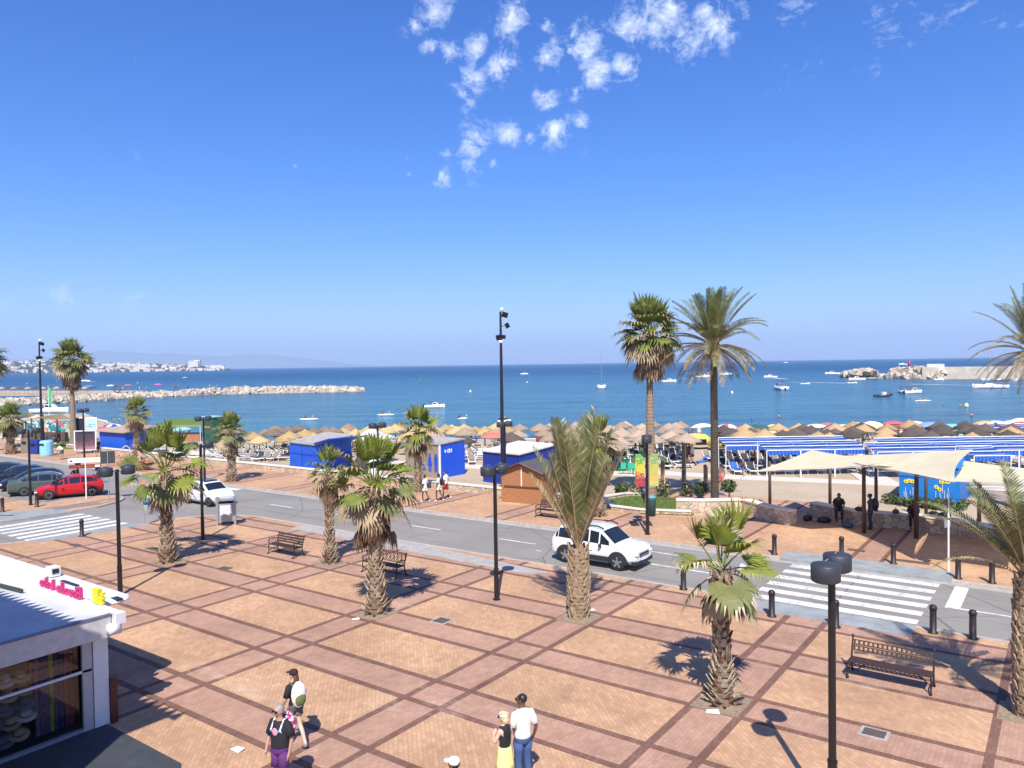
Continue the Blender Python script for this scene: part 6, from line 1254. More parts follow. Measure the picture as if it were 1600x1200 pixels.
# ================================================================ THE BEACH
r = random.Random(21)
def straw(name, lo, hi):
    m, t, b, v = newmat(name); n = noise(t, mapping(t, v, (6, 6, 2)), 3, 5, .7); oi = t.nodes.new('ShaderNodeObjectInfo'); rn = S(t, oi.outputs['Random']); x, y, z = sepxyz(t, v); rg_ = (z*7+n*.8).mod(1.0).lt(.3)
    k_ = (n*.6+rn*.55).ramp(.25, .85); c = mixc(t, k_, lo, hi); c = mixc(t, rg_*.35, c, [q*.5 for q in lo]); t.links.new(c.k, b.inputs['Base Color']); b.inputs['Roughness'].default_value = .95
    bp = t.nodes.new('ShaderNodeBump'); bp.inputs['Strength'].default_value = .8; bp.inputs['Distance'].default_value = .05; t.links.new(n.k, bp.inputs['Height']); t.links.new(bp.outputs[0], b.inputs['Normal']); return m
ST_ = {'yellow': straw('thatch_yellow', (.34, .23, .10), (.60, .43, .20)), 'brown': straw('thatch_brown', (.17, .12, .085), (.27, .20, .14)), 'pink': straw('thatch_pinkish', (.28, .20, .14), (.50, .37, .26)), 'dark': straw('thatch_dark', (.075, .055, .045), (.14, .105, .085)), 'gold': straw('thatch_gold', (.36, .22, .10), (.52, .34, .17))}
M_pole = mat('parasol_pole', (.10, .07, .05), .8)
PROTO = {}
def parasol_proto(kind, R=1.14, top=2.42, drop=.56, m_=None, cloth=False):
    t_ = thing('straw_parasol' if not cloth else 'beach_parasol', '', 'parasol'); g = MB(); q = random.Random(hash(kind) % 97 if False else len(PROTO)*7+3)
    if cloth: prof = [(R, top-drop), (R*.82, top-drop*.55), (R*.5, top-drop*.18), (R*.2, top-.02), (.02, top)]; n_ = 16
    else: prof = [(R*.97, top-drop-.10), (R, top-drop), (R*.72, top-drop*.66), (R*.42, top-drop*.33), (R*.15, top-.03), (.03, top+.07)]; n_ = 18
    jit = {}
    def rag(k, j):
        if cloth: return -.04*(k % 2) if j == 0 else 0
        return q.uniform(-.16, .09) if j <= 1 else q.uniform(-.07, .05)
    g.lathe(prof, n=n_, rag=rag, cap=False)
    if not cloth: g.lathe([(R*.95, top-drop+.0), (.05, top-.12)], n=12, cap=False)
    obj('canopy', g, m_ or ST_[kind], t_, not cloth or True); g = MB(); g.cyl((0, 0, -.4), (0, 0, top-.05), .04, .035, 6); obj('pole', g, M_pole if not cloth else M_white, t_); return t_
USED = {}
def place(kind, loc, label, group, rz=None, sc_=1.0, make=None):
    if kind not in PROTO:
        PROTO[kind] = make() if make else parasol_proto(kind); o = PROTO[kind]; o.location = loc; o.rotation_euler.z = rz if rz is not None else r.uniform(0, 6); o['label'] = label; o['group'] = group; o.scale = (sc_,)*3
        return o
    return dup(PROTO[kind], loc, rz if rz is not None else r.uniform(0, 6), label, sc_, group)
LAB = {('yellow', 0): 'yellow straw parasol in the rows left of the toilet block', ('brown', 0): 'brown straw parasol in the back rows left of the toilet block', ('yellow', 1): 'yellow straw parasol between the toilet block and the floodlight pole', ('brown', 1): 'brown straw parasol between the toilet block and the floodlight pole', ('pink', 1): 'pinkish straw parasol near the navy hut',
       ('pink', 2): 'pinkish straw parasol in the rows behind the green plastic chairs', ('brown', 2): 'brown straw parasol in the rows behind the green plastic chairs', ('dark', 3): 'dark straw parasol behind the blue striped awnings', ('gold', 3): 'golden straw parasol behind the blue striped awnings', ('dark', 1): 'dark grey straw parasol in front of the pinkish rows', ('yellow', 3): 'pale yellow parasol beyond the striped awnings', ('pink', 3): 'pinkish straw parasol beyond the striped awnings'}
def reg(x): return 0 if x < 640 else (1 if x < 890 else (2 if x < 1125 else 3))
def xpix(s_, t__): return 800+FPX*s_/t__
spots = []
for t__, sp in ((64.6, 2.9), (67.2, 2.8), (69.9, 2.7), (72.5, 2.5), (75.6, 2.6), (79, 2.7), (82.4, 2.7), (86, 2.8), (89.5, 2.9), (93, 3.0), (96, 3.1)):
    s_ = -42+r.uniform(0, 1)
    while s_ < 66:
        x = xpix(s_, t__); rg = reg(x); kd = None
        if rg == 0: ok = t__ > 72 and x > 345+(0 if t__ > 80 else 25) and not (t__ < 74 and x > 585); kd = 'yellow' if (t__ < 77 or (x > 520 and t__ < 88)) else 'brown'
        elif rg == 1: kd = ('yellow' if x < 800 and t__ > 76 else 'pink') if x < 800 else ('pink' if r.random() < .75 else 'brown'); ok = t__ > 75
        elif rg == 2: kd = 'pink' if r.random() < .85 else 'brown'; ok = x < 1075 and t__ > 71
        else: kd = 'dark' if (int(s_/3)+int(t__/4)) % 2 or r.random() < .25 else 'gold'; ok = t__ < 80 and not (t__ < 66 and 1330 < x < 1420)
        ok = ok and t__ < 91
        if ok and r.random() < .94: spots.append((s_+r.uniform(-.25, .25), t__+r.uniform(-.3, .3), kd, rg))
        s_ += sp*r.uniform(.88, 1.12)
for (s_, t__) in [(-4.2, 66.5), (-.2, 66), (3.6, 68), (7.5, 70)]: spots.append((s_, t__, 'dark' if s_ < 2 else 'pink', 1))
for t__ in (59.5, 62.5, 66, 69): 
    for k in range(6):
        s_ = 5.2+k*2.75+(.6 if t__ > 60 else 0); x = xpix(s_, t__)
        if 905 < x < 1075 and not (t__ < 60 and x > 990): spots.append((s_, t__, 'pink', 2))
spots.append((12.2, 77, 'pink', 2))
ORD = 'first second third fourth fifth sixth seventh eighth ninth tenth eleventh twelfth thirteenth fourteenth fifteenth sixteenth seventeenth eighteenth nineteenth twentieth'.split()
def ordn(i): return ORD[i] if i < 20 else '%dth' % (i+1)
WH = {0: 'left of the toilet block', 1: 'between toilet block and nearest date palm', 2: 'behind the green chairs', 3: 'beyond the striped awnings'}
KD = {'yellow': 'yellow straw', 'brown': 'brown straw', 'pink': 'pinkish straw', 'dark': 'dark straw', 'gold': 'golden straw'}
def rowlabels(items, key_row, key_grp, key_x):
    """items -> list of (row ordinal from the front, ordinal from the left) inside each group"""
    out_ = [None]*len(items); grp = {}
    for i, it in enumerate(items): grp.setdefault(key_grp(it), []).append(i)
    for g__, ids in grp.items():
        rows = sorted(set(round(key_row(items[i])/1.6) for i in ids)); rk = {v_: n_ for n_, v_ in enumerate(rows)}; byr = {}
        for i in ids: byr.setdefault(rk[round(key_row(items[i])/1.6)], []).append(i)
        for rr_, jj in byr.items():
            for n_, i in enumerate(sorted(jj, key=lambda i: key_x(items[i]))): out_[i] = (rr_, n_)
    return out_
RL = rowlabels(spots, lambda q: q[1], lambda q: (q[2], q[3]), lambda q: xpix(q[0], q[1]))
for (s_, t__, kd, rg), (ro, no) in zip(spots, RL):
    p = st(s_, t__, sandz(s_, t__)); place(kd, p, '%s parasol %s, %s row, %s from left' % (KD[kd], WH[rg], ordn(ro), ordn(no)), '%s parasols %s' % (KD[kd], WH[rg]), None, r.uniform(.88, 1.08)).rotation_euler = (r.uniform(-.09, .09), r.uniform(-.09, .09), r.uniform(0, 6))
# cloth parasols in strong colours
CP = [(322, 651, 'blue parasol behind the leafy palm', (.10, .30, .55)), (176, 664, 'white and blue parasol behind the left kiosk', (.55, .6, .7)), (187, 668, 'red parasol behind the left kiosk', (.55, .03, .06)), (202, 664, 'dark blue parasol behind the left kiosk roof', (.03, .08, .40)), (157, 671, 'pink parasol right of the pale blue poster', (.55, .10, .18)), (282, 667, 'pale turquoise parasol right of the leafy palm', (.25, .5, .6)), (345, 660, 'sky blue parasol near the narrow kiosk', (.25, .5, .65)), (238, 668, 'turquoise parasol glimpsed through the leafy palm', (.15, .45, .5)),
      (770, 683, 'coral red parasol left of the floodlight pole', (.60, .16, .10)), (960, 706, 'white square parasol beside the green plastic chairs', (.72, .72, .72)), (1098, 661, 'white parasol left of the dark palm trunk', (.70, .73, .75)), (1136, 663, 'red and white parasol right of the dark palm trunk', (.62, .10, .13)), (1131, 672, 'silver parasol under the red and white one', (.42, .45, .50)), (1186, 665, 'dark green parasol near the waterline', (.03, .10, .08)), (1211, 664, 'pale yellow parasol above the striped awnings', (.68, .60, .25)), (1212, 675, 'second pale yellow parasol just below the first one', (.68, .60, .25)), (1275, 664, 'cream parasol left of the pink one', (.68, .62, .40)), (1292, 661, 'pink parasol near the waterline', (.62, .12, .18)),
      (1344, 660, 'white parasol with a grey rim near the waterline', (.62, .64, .66)), (1362, 657, 'small white parasol against the water', (.68, .70, .70)), (1366, 664, 'yellow cream parasol right of the white ones', (.66, .60, .30)), (1396, 656, 'small red parasol standing alone against the water', (.58, .10, .12)), (1430, 657, 'wide white and pink parasol', (.72, .66, .66)), (1453, 660, 'faded blue parasol right of the wide white one', (.22, .30, .50)), (1488, 666, 'turquoise patterned parasol', (.20, .50, .55)), (1509, 664, 'rainbow parasol with pink, purple and blue panels', None), (1540, 657, 'orange white parasol', (.65, .38, .20)), (1556, 657, 'big white parasol at the right', (.72, .72, .72)), (1584, 656, 'second big white parasol at the right', (.72, .72, .72)), (1588, 664, 'orange parasol at the right edge', (.65, .25, .10)), (1597, 660, 'red parasol cut by the right edge', (.60, .05, .05)), (1598, 650, 'white parasol highest at the right edge', (.70, .70, .72)), (1319, 665, 'light blue and white parasol between the straw ones', (.45, .55, .65))]
for i, (x, y, lab, c_) in enumerate(CP):
    ztop = 2.15; 
    hy = 568-(x-800)*.01465; tt = (H+.75-ztop)*FPX/max(20, (y-hy-1)); tt = min(tt, shore((x-800)/FPX*tt)-1.5) if x > 700 else tt
    s_ = (x-800)/FPX*tt; p = st(s_, tt, sandz(s_, tt))
    if c_ is None:
        m, t, b, v = newmat('rainbow_cloth'); xx, yy, zz = sepxyz(t, v); a_ = xx._m('ARCTAN2', yy); c = mixc(t, a_.gt(-1.5), (.10, .45, .70), (.70, .04, .12)); c = mixc(t, a_.gt(-.2), c, (.55, .03, .40)); c = mixc(t, a_.gt(1.0), c, (.04, .10, .60)); c = mixc(t, a_.gt(2.2), c, (.05, .45, .60)); t.links.new(c.k, b.inputs['Base Color']); mm = m
    elif i in (1, 11, 22):
        m, t, b, v = newmat('striped_cloth'); xx, yy, zz = sepxyz(t, v); a_ = (xx._m('ARCTAN2', yy)*1.2732).mod(2.0).lt(1.0); c = mixc(t, a_, (.72, .72, .72), c_ if i != 1 else (.04, .08, .4)); t.links.new(c.k, b.inputs['Base Color']); mm = m
    else: mm = mat('cloth_parasol_%d' % i, c_, .8, var=.06)
    t_ = parasol_proto('c', 1.15+.25*r.random(), ztop-sandz(s_, tt)*0, .45, mm, True); t_.location = p; t_.rotation_euler = (r.uniform(-.12, .12), r.uniform(-.12, .12), r.uniform(0, 6)); t_['label'] = lab if len(lab.split()) > 3 else lab+' near the water'; t_['category'] = 'parasol'; t_['group'] = 'cloth parasols near the waterline'
# sun loungers
M_pads = [mat('pad_charcoal', (.035, .035, .04), .85), mat('pad_green', (.06, .09, .03), .85), mat('pad_blue', (.03, .12, .36), .85), mat('pad_cream', (.55, .50, .42), .85), mat('pad_taupe', (.22, .18, .13), .85)]
def lounger(pad):
    t_ = thing('sun_lounger', '', 'sun lounger'); g = MB()
    for sg in (-.3, .3): g.tube([(sg, -1.0, .30), (sg, .35, .30), (sg, .95, .72)], .028, 4); g.tube([(sg, -.75, .3), (sg, -.9, 0)], .026, 4); g.tube([(sg, .3, .3), (sg, .5, 0)], .026, 4); g.tube([(sg, .5, .02), (sg, .85, .62)], .02, 4)
    for y in (-1.0, .35): g.box((0, y, .30), (.66, .04, .04))
    g.box((0, -.32, .325), (.66, 1.36, .03)); obj('frame', g, M_white, t_); g = MB(); g.box((0, -.32, .36), (.46, 1.2, .04)); Mx = Matrix.Rotation(.61, 3, 'X'); g.box((0, .66, .54), (.46, .66, .05), M=Mx); obj('pad', g, pad, t_); return t_
LPROT = {}
NL = [0]
def put_l(s_, t__, k, lab, rz=0.0, grp=None):
    if NL[0] >= 292: return
    NL[0] += 1; p = st(s_, t__, sandz(s_, t__)+.01); kn = 'l%d' % k
    place(kn, p, lab, grp, TH+rz+r.uniform(-.12, .12), 1.0, lambda: lounger(M_pads[k]))
LQ = []
def q_l(s_, t__, k, where, rz=0.0): LQ.append((s_, t__, k, where, rz))
for t__ in (71.0, 73.6, 76.4, 79.2, 82):
    s_ = -44+(t__-70)*.4
    while s_ < -20:
        x = xpix(s_, t__)
        if 318 < x < 452 and r.random() < .93: q_l(s_, t__, 1 if r.random() < .2 else (4 if r.random() < .5 else 0), 'left of the bright blue hut', r.choice((0, 0, 1.57, -1.5, 1.57)))
        s_ += 1.35
for t__ in (69, 72, 75, 78):
    for k in range(6): q_l(-5.0+k*1.05+(t__-70)*-.05, t__, r.choice((0, 3, 4)), 'right of the toilet block', r.choice((0, 1.5)))
for t__ in (61, 63.6, 66.4, 69, 72, 75):
    s_ = 7.2
    while s_ < 17.0:
        x = xpix(s_, t__)
        if 940 < x < 1062 and r.random() < .92: q_l(s_, t__, r.choice((0, 0, 4, 1)), 'behind the green chairs', r.choice((0, 0, 1.5)))
        s_ += 1.2
for t__ in (57.6, 60.4, 63.0, 65.6):
    s_ = 16.6
    while s_ < 26.2: q_l(s_, t__, r.choice((0, 4, 4, 2, 3)) if t__ < 59 else r.choice((0, 4)), 'by the left striped awnings'); s_ += 1.2
for t__, a_, b_ in ((60.5, 27.5, 33), (61.5, 36, 41), (64.5, 28, 42)):
    s_ = a_
    while s_ < b_: q_l(s_, t__, r.choice((0, 3, 2, 4)), 'by the right striped awnings'); s_ += 1.3
for i, (s_, t__, kd, rg) in enumerate(spots):
    if i % 2 == 0 and rg in (0, 1, 2): q_l(s_+.7, t__-1.1, r.choice((0, 4)), 'in the shade of the straw parasols')
LQ = LQ[:292]; PN = ['charcoal', 'green', 'blue', 'cream', 'taupe']
for (s_, t__, k, wh, rz), (ro, no) in zip(LQ, rowlabels(LQ, lambda q: q[1], lambda q: (q[2], q[3]), lambda q: xpix(q[0], q[1]))):
    put_l(s_, t__, k, '%s sun lounger %s, %s row, %s from left' % (PN[k], wh, ordn(ro), ordn(no)), rz, 'sun loungers '+wh)
# blue and white awnings on white frames
m, t, b, v = newmat('awning_stripes'); xx, yy, zz = sepxyz(t, v); c = mixc(t, (yy*1.6+.1).mod(1.0).lt(.13), (.012, .06, .25), (.50, .55, .64)); t.links.new(c.k, b.inputs['Base Color']); b.inputs['Roughness'].default_value = .7; M_aw = m
m, t, b, v = newmat('valance_stripes'); xx, yy, zz = sepxyz(t, v); c = mixc(t, (xx*4).mod(1.0).lt(.35), (.015, .13, .55), (.03, .05, .22)); t.links.new(c.k, b.inputs['Base Color']); M_val = m
def awning():
    t_ = thing('striped_awning', '', 'awning'); W_, D_ = 2.42, 2.1; g = MB(); n_ = 8; vs = []
    for i in range(n_+1):
        q = i/n_; z = 1.92+.42*q-.06*math.sin(3.14*q); vs += [(0, D_*q, z), (W_/2, D_*q, z-.04), (W_, D_*q, z)]
    g.add(vs, [(i*3+j, i*3+j+1, i*3+j+4, i*3+j+3) for i in range(n_) for j in range(2)]); obj('roof_cloth', g, M_aw, t_)
    g = MB(); g.quad((0, -.01, 1.60), (W_, -.01, 1.60), (W_, -.01, 1.92), (0, -.01, 1.92)); obj('valance', g, M_val, t_); g = MB()
    for (a_, b_) in (((0, 0), 1.94), ((W_, 0), 1.94), ((0, D_), 2.36), ((W_, D_), 2.36)): g = MB(); g.cyl((a_[0], a_[1], 0), (a_[0], a_[1], b_), .035, .035, 5); obj('frame_post', g, M_white, t_)
    for y, z in ((0, 1.95), (D_*.5, 2.12), (D_, 2.37)): g = MB(); g.cyl((0, y, z), (W_, y, z), .035, .035, 5); obj('cross_bar', g, M_white, t_)
    return t_
AW = []
for bl, rows in (('left', ((55.4, 18.2, 3), (58.8, 16.2, 4))), ('right', ((50.6, 30.2, 1), (53.4, 25.2, 5), (56.6, 27.4, 5)))):
    for ro, (t__, s0, n_) in enumerate(rows):
        for k in range(n_): AW.append((s0+k*2.45, t__, 'striped awning in the %s block, %s row from the front, %s from left' % (bl, ordn(ro), ordn(k)), 'striped awnings in the %s block' % bl))
for k, (s0, t__) in enumerate(((43.5, 70), (46.2, 70))): AW.append((s0, t__, '%s dark blue awning at the far right beyond the striped blocks' % ('left' if k == 0 else 'right'), 'awnings at the far right'))
for s_, t__, lab, gr__ in AW: place('awning', st(s_, t__, sandz(s_, t__)), lab, gr__, TH, 1.0, awning)
# green plastic chairs
M_gch = mat('chair_green', (.05, .45, .25), .4)
def gchair():
    t_ = thing('plastic_chair', '', 'chair'); g = MB(); g.box((0, 0, .42), (.46, .44, .04)); obj('seat', g, M_gch, t_); g = MB(); g.box((0, .22, .66), (.44, .04, .44)); obj('backrest', g, M_gch, t_)
    for a_ in (-.2, .2):
        for c_ in (-.19, .19): g = MB(); g.cyl((a_, c_, 0), (a_, c_, .42), .022, .022, 5); obj('leg', g, M_gch, t_)
    return t_
for i, (x, y) in enumerate([(972, 741), (983, 741), (984, 733), (994, 742), (999, 742), (977, 735)]):
    q = at(x, y); place('gch', q, ['leftmost green plastic chair', 'green plastic chair second from the left', 'green plastic chair behind the front ones, right', 'green plastic chair left of the banner', 'green plastic chair partly behind the banner', 'green plastic chair behind the leftmost one'][i], 'green plastic chairs', r.uniform(0, 6), 1.0, gchair)
q = at(1060, 725); 
for i, (x, y, sz, c_, lab) in enumerate([(1086, 694, (3.6, 2.2, 1.1), (.66, .58, .12), 'low yellow beach tent left of the dark palm trunk'), (1127, 697, (2.6, 2.2, 1.5), (.66, .62, .12), 'bright yellow windbreak tent right of the dark palm trunk'), (1112, 719, (1.4, 1.2, .5), (.03, .10, .40), 'folded dark blue parasol lying by the dark palm trunk')]):
    q = at(x, y); t_ = thing('beach_tent', lab, 'tent', (q.x, q.y, 0), TH); g = MB(); g.lathe([(sz[0]/2, 0), (sz[0]*.46, sz[2]*.5), (sz[0]*.3, sz[2]*.9), (.05, sz[2])], n=14, sy=.6); obj('tent_cloth', g, mat('tent_%d' % i, c_, .7), t_, True); g = MB(); g.box((sz[0]*.1, -sz[0]*.31, sz[2]*.3), (sz[0]*.3, .03, sz[2]*.5)); obj('opening', g, M_black, t_)
# people on the sand, in the water and by the huts (a few pixels each)
def small_mesh(k, skin, swim):
    N = skeleton([{}, walk, seated(.2)][k % 3], 1.0, 1.0, k % 2); nd = dict(N); me = skin_mesh(nd, EDG, 0)
    me.materials.clear(); me.materials.append(skin); me.materials.append(swim); me.materials.append(h_brown if k % 2 else h_black)
    zh = N['head'][2]
    for p in me.polygons:
        z = p.center.z; mi = 0; zp = N['pelvis'][2]
        if zp-.18 < z < zp+.06 and abs(p.center.x) < .2: mi = 1
        if k % 2 and zp+.22 < z < zp+.42 and abs(p.center.x) < .16: mi = 1
        if z > zh+.03 or (z > zh-.05 and p.center.y < N['head'][1]-.03): mi = 2
        p.material_index = mi; p.use_smooth = True
    return me
SW = [('red', (.5, .03, .04)), ('black', (.02, .02, .02)), ('blue', (.03, .10, .45)), ('white', (.7, .7, .7)), ('orange', (.6, .22, .05)), ('turquoise', (.05, .4, .42))]
SM = []
for k in range(12): SM.append((small_mesh(k, SKIN[['tan', 'pink', 'brown', 'tan'][k % 4]], mat('swim_'+SW[k % 6][0], SW[k % 6][1], .8)), SW[k % 6][0], ['standing', 'walking', 'sitting'][k % 3]))
def sp_(s_, t__, k, where, z=None):
    me, c_, ps = SM[k % 12]; o = bpy.data.objects.new('person', me); COL.objects.link(o); o.location = st(s_, t__, (sandz(s_, t__) if z is None else z)); o.rotation_euler.z = r.uniform(0, 6.28); o.scale = (r.uniform(.88, 1.05),)*3
    tag(o, '%s person in %s swimwear %s' % (ps, c_, where), 'person', 'beachgoers')
k = 0
for (a_, b_, n_, wh) in ((1130, 1330, 22, 'among the parasols right of the dark palm trunk'), (1330, 1600, 44, 'among the parasols at the right end of the beach'), (880, 1100, 12, 'near the waterline beyond the pinkish parasols'), (640, 880, 6, 'near the waterline beyond the yellow parasols'), (160, 600, 10, 'near the waterline at the left')):
    for i in range(n_):
        x = r.uniform(a_, b_); tt = r.uniform(84, 98); s_ = (x-800)/FPX*tt; tt = min(tt+(shore(s_)-99)*.9, shore(s_)+1); s_ = (x-800)/FPX*tt
        sp_(s_, tt, k, wh); k += 1
for (x, tt, wh) in ((1004, 74, 'between the loungers behind the banner lamp'), (1060, 70, 'between the loungers and the wooden shower post'), (885, 64, 'beside the navy hut'), (1178, 60, 'under the first striped awning'), (1160, 57, 'at the left end of the striped awnings'), (1250, 63, 'under the striped awnings in the middle'), (1555, 62, 'under the brown parasol at the right'), (1540, 56, 'under the right striped awning'), (1576, 68, 'beside the far right awnings'), (1570, 69, 'near the far right awnings')): sp_((x-800)/FPX*tt, tt, k, wh); k += 1
for (x, y) in ((172, 655), (178, 657), (187, 657), (640, 656), (1217, 651), (1518, 650), (1473, 634), (1500, 634), (1305, 607), (1173, 656)):
    q = at(x, y, SEA); o = bpy.data.objects.new('person', SM[k % 3][0]); COL.objects.link(o); o.location = (q.x, q.y, SEA-1.15); tag(o, 'swimmer with only head and shoulders above the water', 'person', 'swimmers'); k += 1

TWC = [('red', (.5, .04, .05)), ('blue', (.04, .15, .5)), ('white', (.7, .7, .7)), ('orange', (.65, .25, .06)), ('green', (.05, .35, .2)), ('pink', (.6, .15, .3))]
for i in range(36):
    x = r.uniform(1130, 1600) if i < 22 else r.uniform(880, 1100); tt = r.uniform(64, 90); s_ = (x-800)/FPX*tt; cn, cc = TWC[i % 6]; g = MB(); n_ = 4
    vs = [(-.4+.8*(j/3), -.9+1.8*k_/n_, .03+.03*math.sin(j*2+k_*1.7+i)) for k_ in range(n_+1) for j in range(4)]; g.add(vs, [(k_*4+j, k_*4+j+1, (k_+1)*4+j+1, (k_+1)*4+j) for k_ in range(n_) for j in range(3)])
    o = obj('beach_towel', g, mat('towel_cloth_'+cn, cc, .9, var=.3, scale=8), None, True, st(s_, tt, sandz(s_, tt)+.02), r.uniform(0, 3)); tag(o, '%s towel spread on the sand %s' % (cn, 'among the right hand parasols' if i < 22 else 'among the parasols beyond the green chairs'), 'towel', 'beach towels')

# ================================================================ BOATS
M_hull = mat('hull_white', (.78, .78, .78), .3, var=.03); M_hulld = mat('hull_dark', (.03, .035, .05), .4); M_canvas = mat('boat_canvas_navy', (.02, .035, .08), .7); M_tube = mat('rib_tube_grey', (.35, .36, .38), .6)
def hullmb(L, B_, Hh, g=None, z=0):
    g = g or MB(); n_ = 9; vs = []; fs = []
    for i in range(n_):
        q = i/(n_-1); x = -L/2+L*q; w_ = B_/2*(1-max(0, (q-.45)/.55)**2.2)*(.9+.1*min(1, q*4)); sh = Hh*(1+.35*q*q)
        vs += [(x, -w_, sh+z), (x, -w_*.82, z+.02), (x, 0, z-.25), (x, w_*.82, z+.02), (x, w_, sh+z)]
    for i in range(n_-1):
        for j in range(4): fs.append((i*5+j, (i+1)*5+j, (i+1)*5+j+1, i*5+j+1))
        fs.append((i*5+4, (i+1)*5+4, (i+1)*5, i*5))
    fs.append((0, 1, 2, 3, 4)); return g.add(vs, fs)
def boat(kind, label, x, y, L, yaw, group=None):
    q = at(x, y, SEA); t_ = thing({'sail': 'sailing_boat', 'motor': 'motor_boat', 'jet': 'jet_ski', 'kayak': 'kayak', 'rib': 'inflatable_boat'}[kind], label, {'sail': 'sailing boat', 'jet': 'jet ski', 'kayak': 'kayak'}.get(kind, 'motor boat'), (q.x, q.y, SEA), yaw+TH, group)
    if kind in ('sail', 'motor'):
        Hh = L*.10+.15; obj('hull', hullmb(L, L*.32, Hh), M_hull, t_, True); g = MB(); g.box((-L*.02, 0, .04), (L*.9, L*.30, .06)); obj('waterline_stripe', g, M_canvas, t_)
    if kind == 'motor':
        g = MB(); g.add([(-L*.1, -L*.11, Hh), (L*.22, -L*.09, Hh), (L*.22, L*.09, Hh), (-L*.1, L*.11, Hh), (-L*.1, -L*.10, Hh+L*.13), (L*.1, -L*.08, Hh+L*.13), (L*.1, L*.08, Hh+L*.13), (-L*.1, L*.10, Hh+L*.13)], [(0, 1, 5, 4), (1, 2, 6, 5), (2, 3, 7, 6), (3, 0, 4, 7), (4, 5, 6, 7)]); obj('cabin', g, M_hull, t_)
        g = MB(); g.box((0.0, 0, Hh+L*.075), (L*.18, L*.215, L*.06)); obj('cabin_window', g, M_glass, t_); g = MB(); g.box((-L*.2, 0, Hh+L*.16), (L*.34, L*.24, .06)); obj('canopy', g, M_canvas, t_)
        for sx in (-L*.35, -L*.06):
            for sy in (-L*.11, L*.11): g = MB(); g.cyl((sx, sy, Hh), (sx, sy, Hh+L*.16), .03, .03, 5); obj('canopy_pole', g, M_galv, t_)
        g = MB(); g.box((-L*.53, 0, .35), (.35, .4, .9)); obj('engine', g, M_black, t_)
    if kind == 'sail':
        g = MB(); g.lathe([(.5, 0), (.42, .3), (.3, .42)], (0, 0, Hh), 12, L*.35, L*.12); obj('cabin', g, M_hull, t_, True); g = MB(); g.tube([(L*.06, 0, Hh), (L*.06, 0, L*1.35)], [.09, .05], 6); mst = obj('mast', g, M_galv, t_)
        g = MB(); g.tube([(L*.06, 0, Hh+1.1), (-L*.36, 0, Hh+1.15)], .12, 6); obj('boom', g, M_canvas, t_)
        for e in ((L*.5, 0), (-L*.48, 0)): g = MB(); g.tube([(L*.06, 0, L*1.33), (e[0], 0, Hh)], .02, 4); obj('stay', g, M_galv, t_)
        for sy in (-1, 1): g = MB(); g.tube([(L*.06, 0, L*.8), (L*.05, sy*L*.15, Hh)], .015, 4); obj('shroud', g, M_galv, t_)
        g = MB(); g.box((-L*.26, 0, Hh+L*.14), (L*.22, L*.25, .08)); obj('sprayhood', g, M_canvas, t_)
    if kind == 'rib':
        g = MB()
        for sg in (-1, 1): g.tube([(-L/2, sg*L*.17, .3), (L*.2, sg*L*.17, .32), (L*.45, sg*L*.06, .5), (L*.5, 0, .55)], .26, 8)
        obj('tube', g, M_hulld, t_, True); g = MB(); g.box((0, 0, .75), (.9, .7, .9)); obj('console', g, M_hull, t_)
    if kind == 'jet':
        g = MB(); hullmb(L, L*.38, .35, g); obj('hull', g, M_hull, t_, True); g = MB(); g.ell((-.2, 0, .6), (.75, .22, .25), 8); obj('seat', g, M_black, t_, True); g = MB(); g.tube([(.5, -.35, .95), (.5, .35, .95)], .04, 5); obj('handlebar', g, M_black, t_)
    if kind == 'kayak': g = MB(); g.ell((0, 0, .12), (L/2, .36, .2), 12); obj('hull', g, M_hull, t_, True)
    if kind in ('jet', 'kayak', 'rib'):
        for i in range({'kayak': 2, 'rib': 2, 'jet': 1}[kind]):
            o = bpy.data.objects.new('person', SM[2+3*(i+int(x) % 3)][0]); COL.objects.link(o); a_ = yaw+TH; dx = -.2+(i-.5)*1.3 if kind != 'jet' else -.2; o.location = (q.x+dx*math.cos(a_), q.y+dx*math.sin(a_), SEA-.35+(.25 if kind != 'kayak' else 0)); o.rotation_euler.z = a_-1.57; tag(o, 'person riding on the %s' % label, 'person', 'people on the water')
            o['label'] = ' '.join(('rider %d aboard the ' % (i+1) if False else ('front' if i else 'rear')+' rider on the '+label).split()[:16])
    return t_
boat('sail', 'white sailing yacht with a bare mast seen end on', 940, 607, 10.5, 1.45); boat('motor', 'white motor cruiser seen from the stern, right of the tall dark palm', 1219, 609, 9.5, 1.55)
boat('motor', 'white motor boat with a sun canopy in front of the yellow parasols', 679, 637, 4.6, .15); boat('kayak', 'white kayak nearest the yellow parasols, left', 483, 656, 3.6, .1); boat('kayak', 'white kayak left of the toilet block palm', 603, 649, 3.6, .1); boat('kayak', 'small white paddle board left of the floodlight pole', 723, 655, 2.0, .4)
boat('jet', 'white jet ski just behind the floodlight pole', 788, 660, 2.2, .2)
boat('motor', 'left one of two moored white motor boats', 1410, 614, 6.0, 1.3); boat('motor', 'right one of two moored white motor boats', 1427, 615, 6.2, .35); boat('rib', 'dark inflatable with two people left of the moored boats', 1381, 620, 4.6, .2); boat('kayak', 'white kayak below the moored boats', 1442, 627, 4.0, .05)
boat('sail', 'sailing yacht with two tall masts at the right, seen broadside', 1547, 607, 9.6, 2.9); boat('motor', 'small white boat right of the motor cruiser, nearer the horizon', 1301, 585, 9, 2.6); boat('jet', 'white jet ski with a short wake', 1258, 600, 4, .1); boat('jet', 'dark jet ski at the head of the long wake', 1331, 599, 4.2, .1); boat('motor', 'small speedboat just left of the rocks', 1339, 594, 7, 3.0)
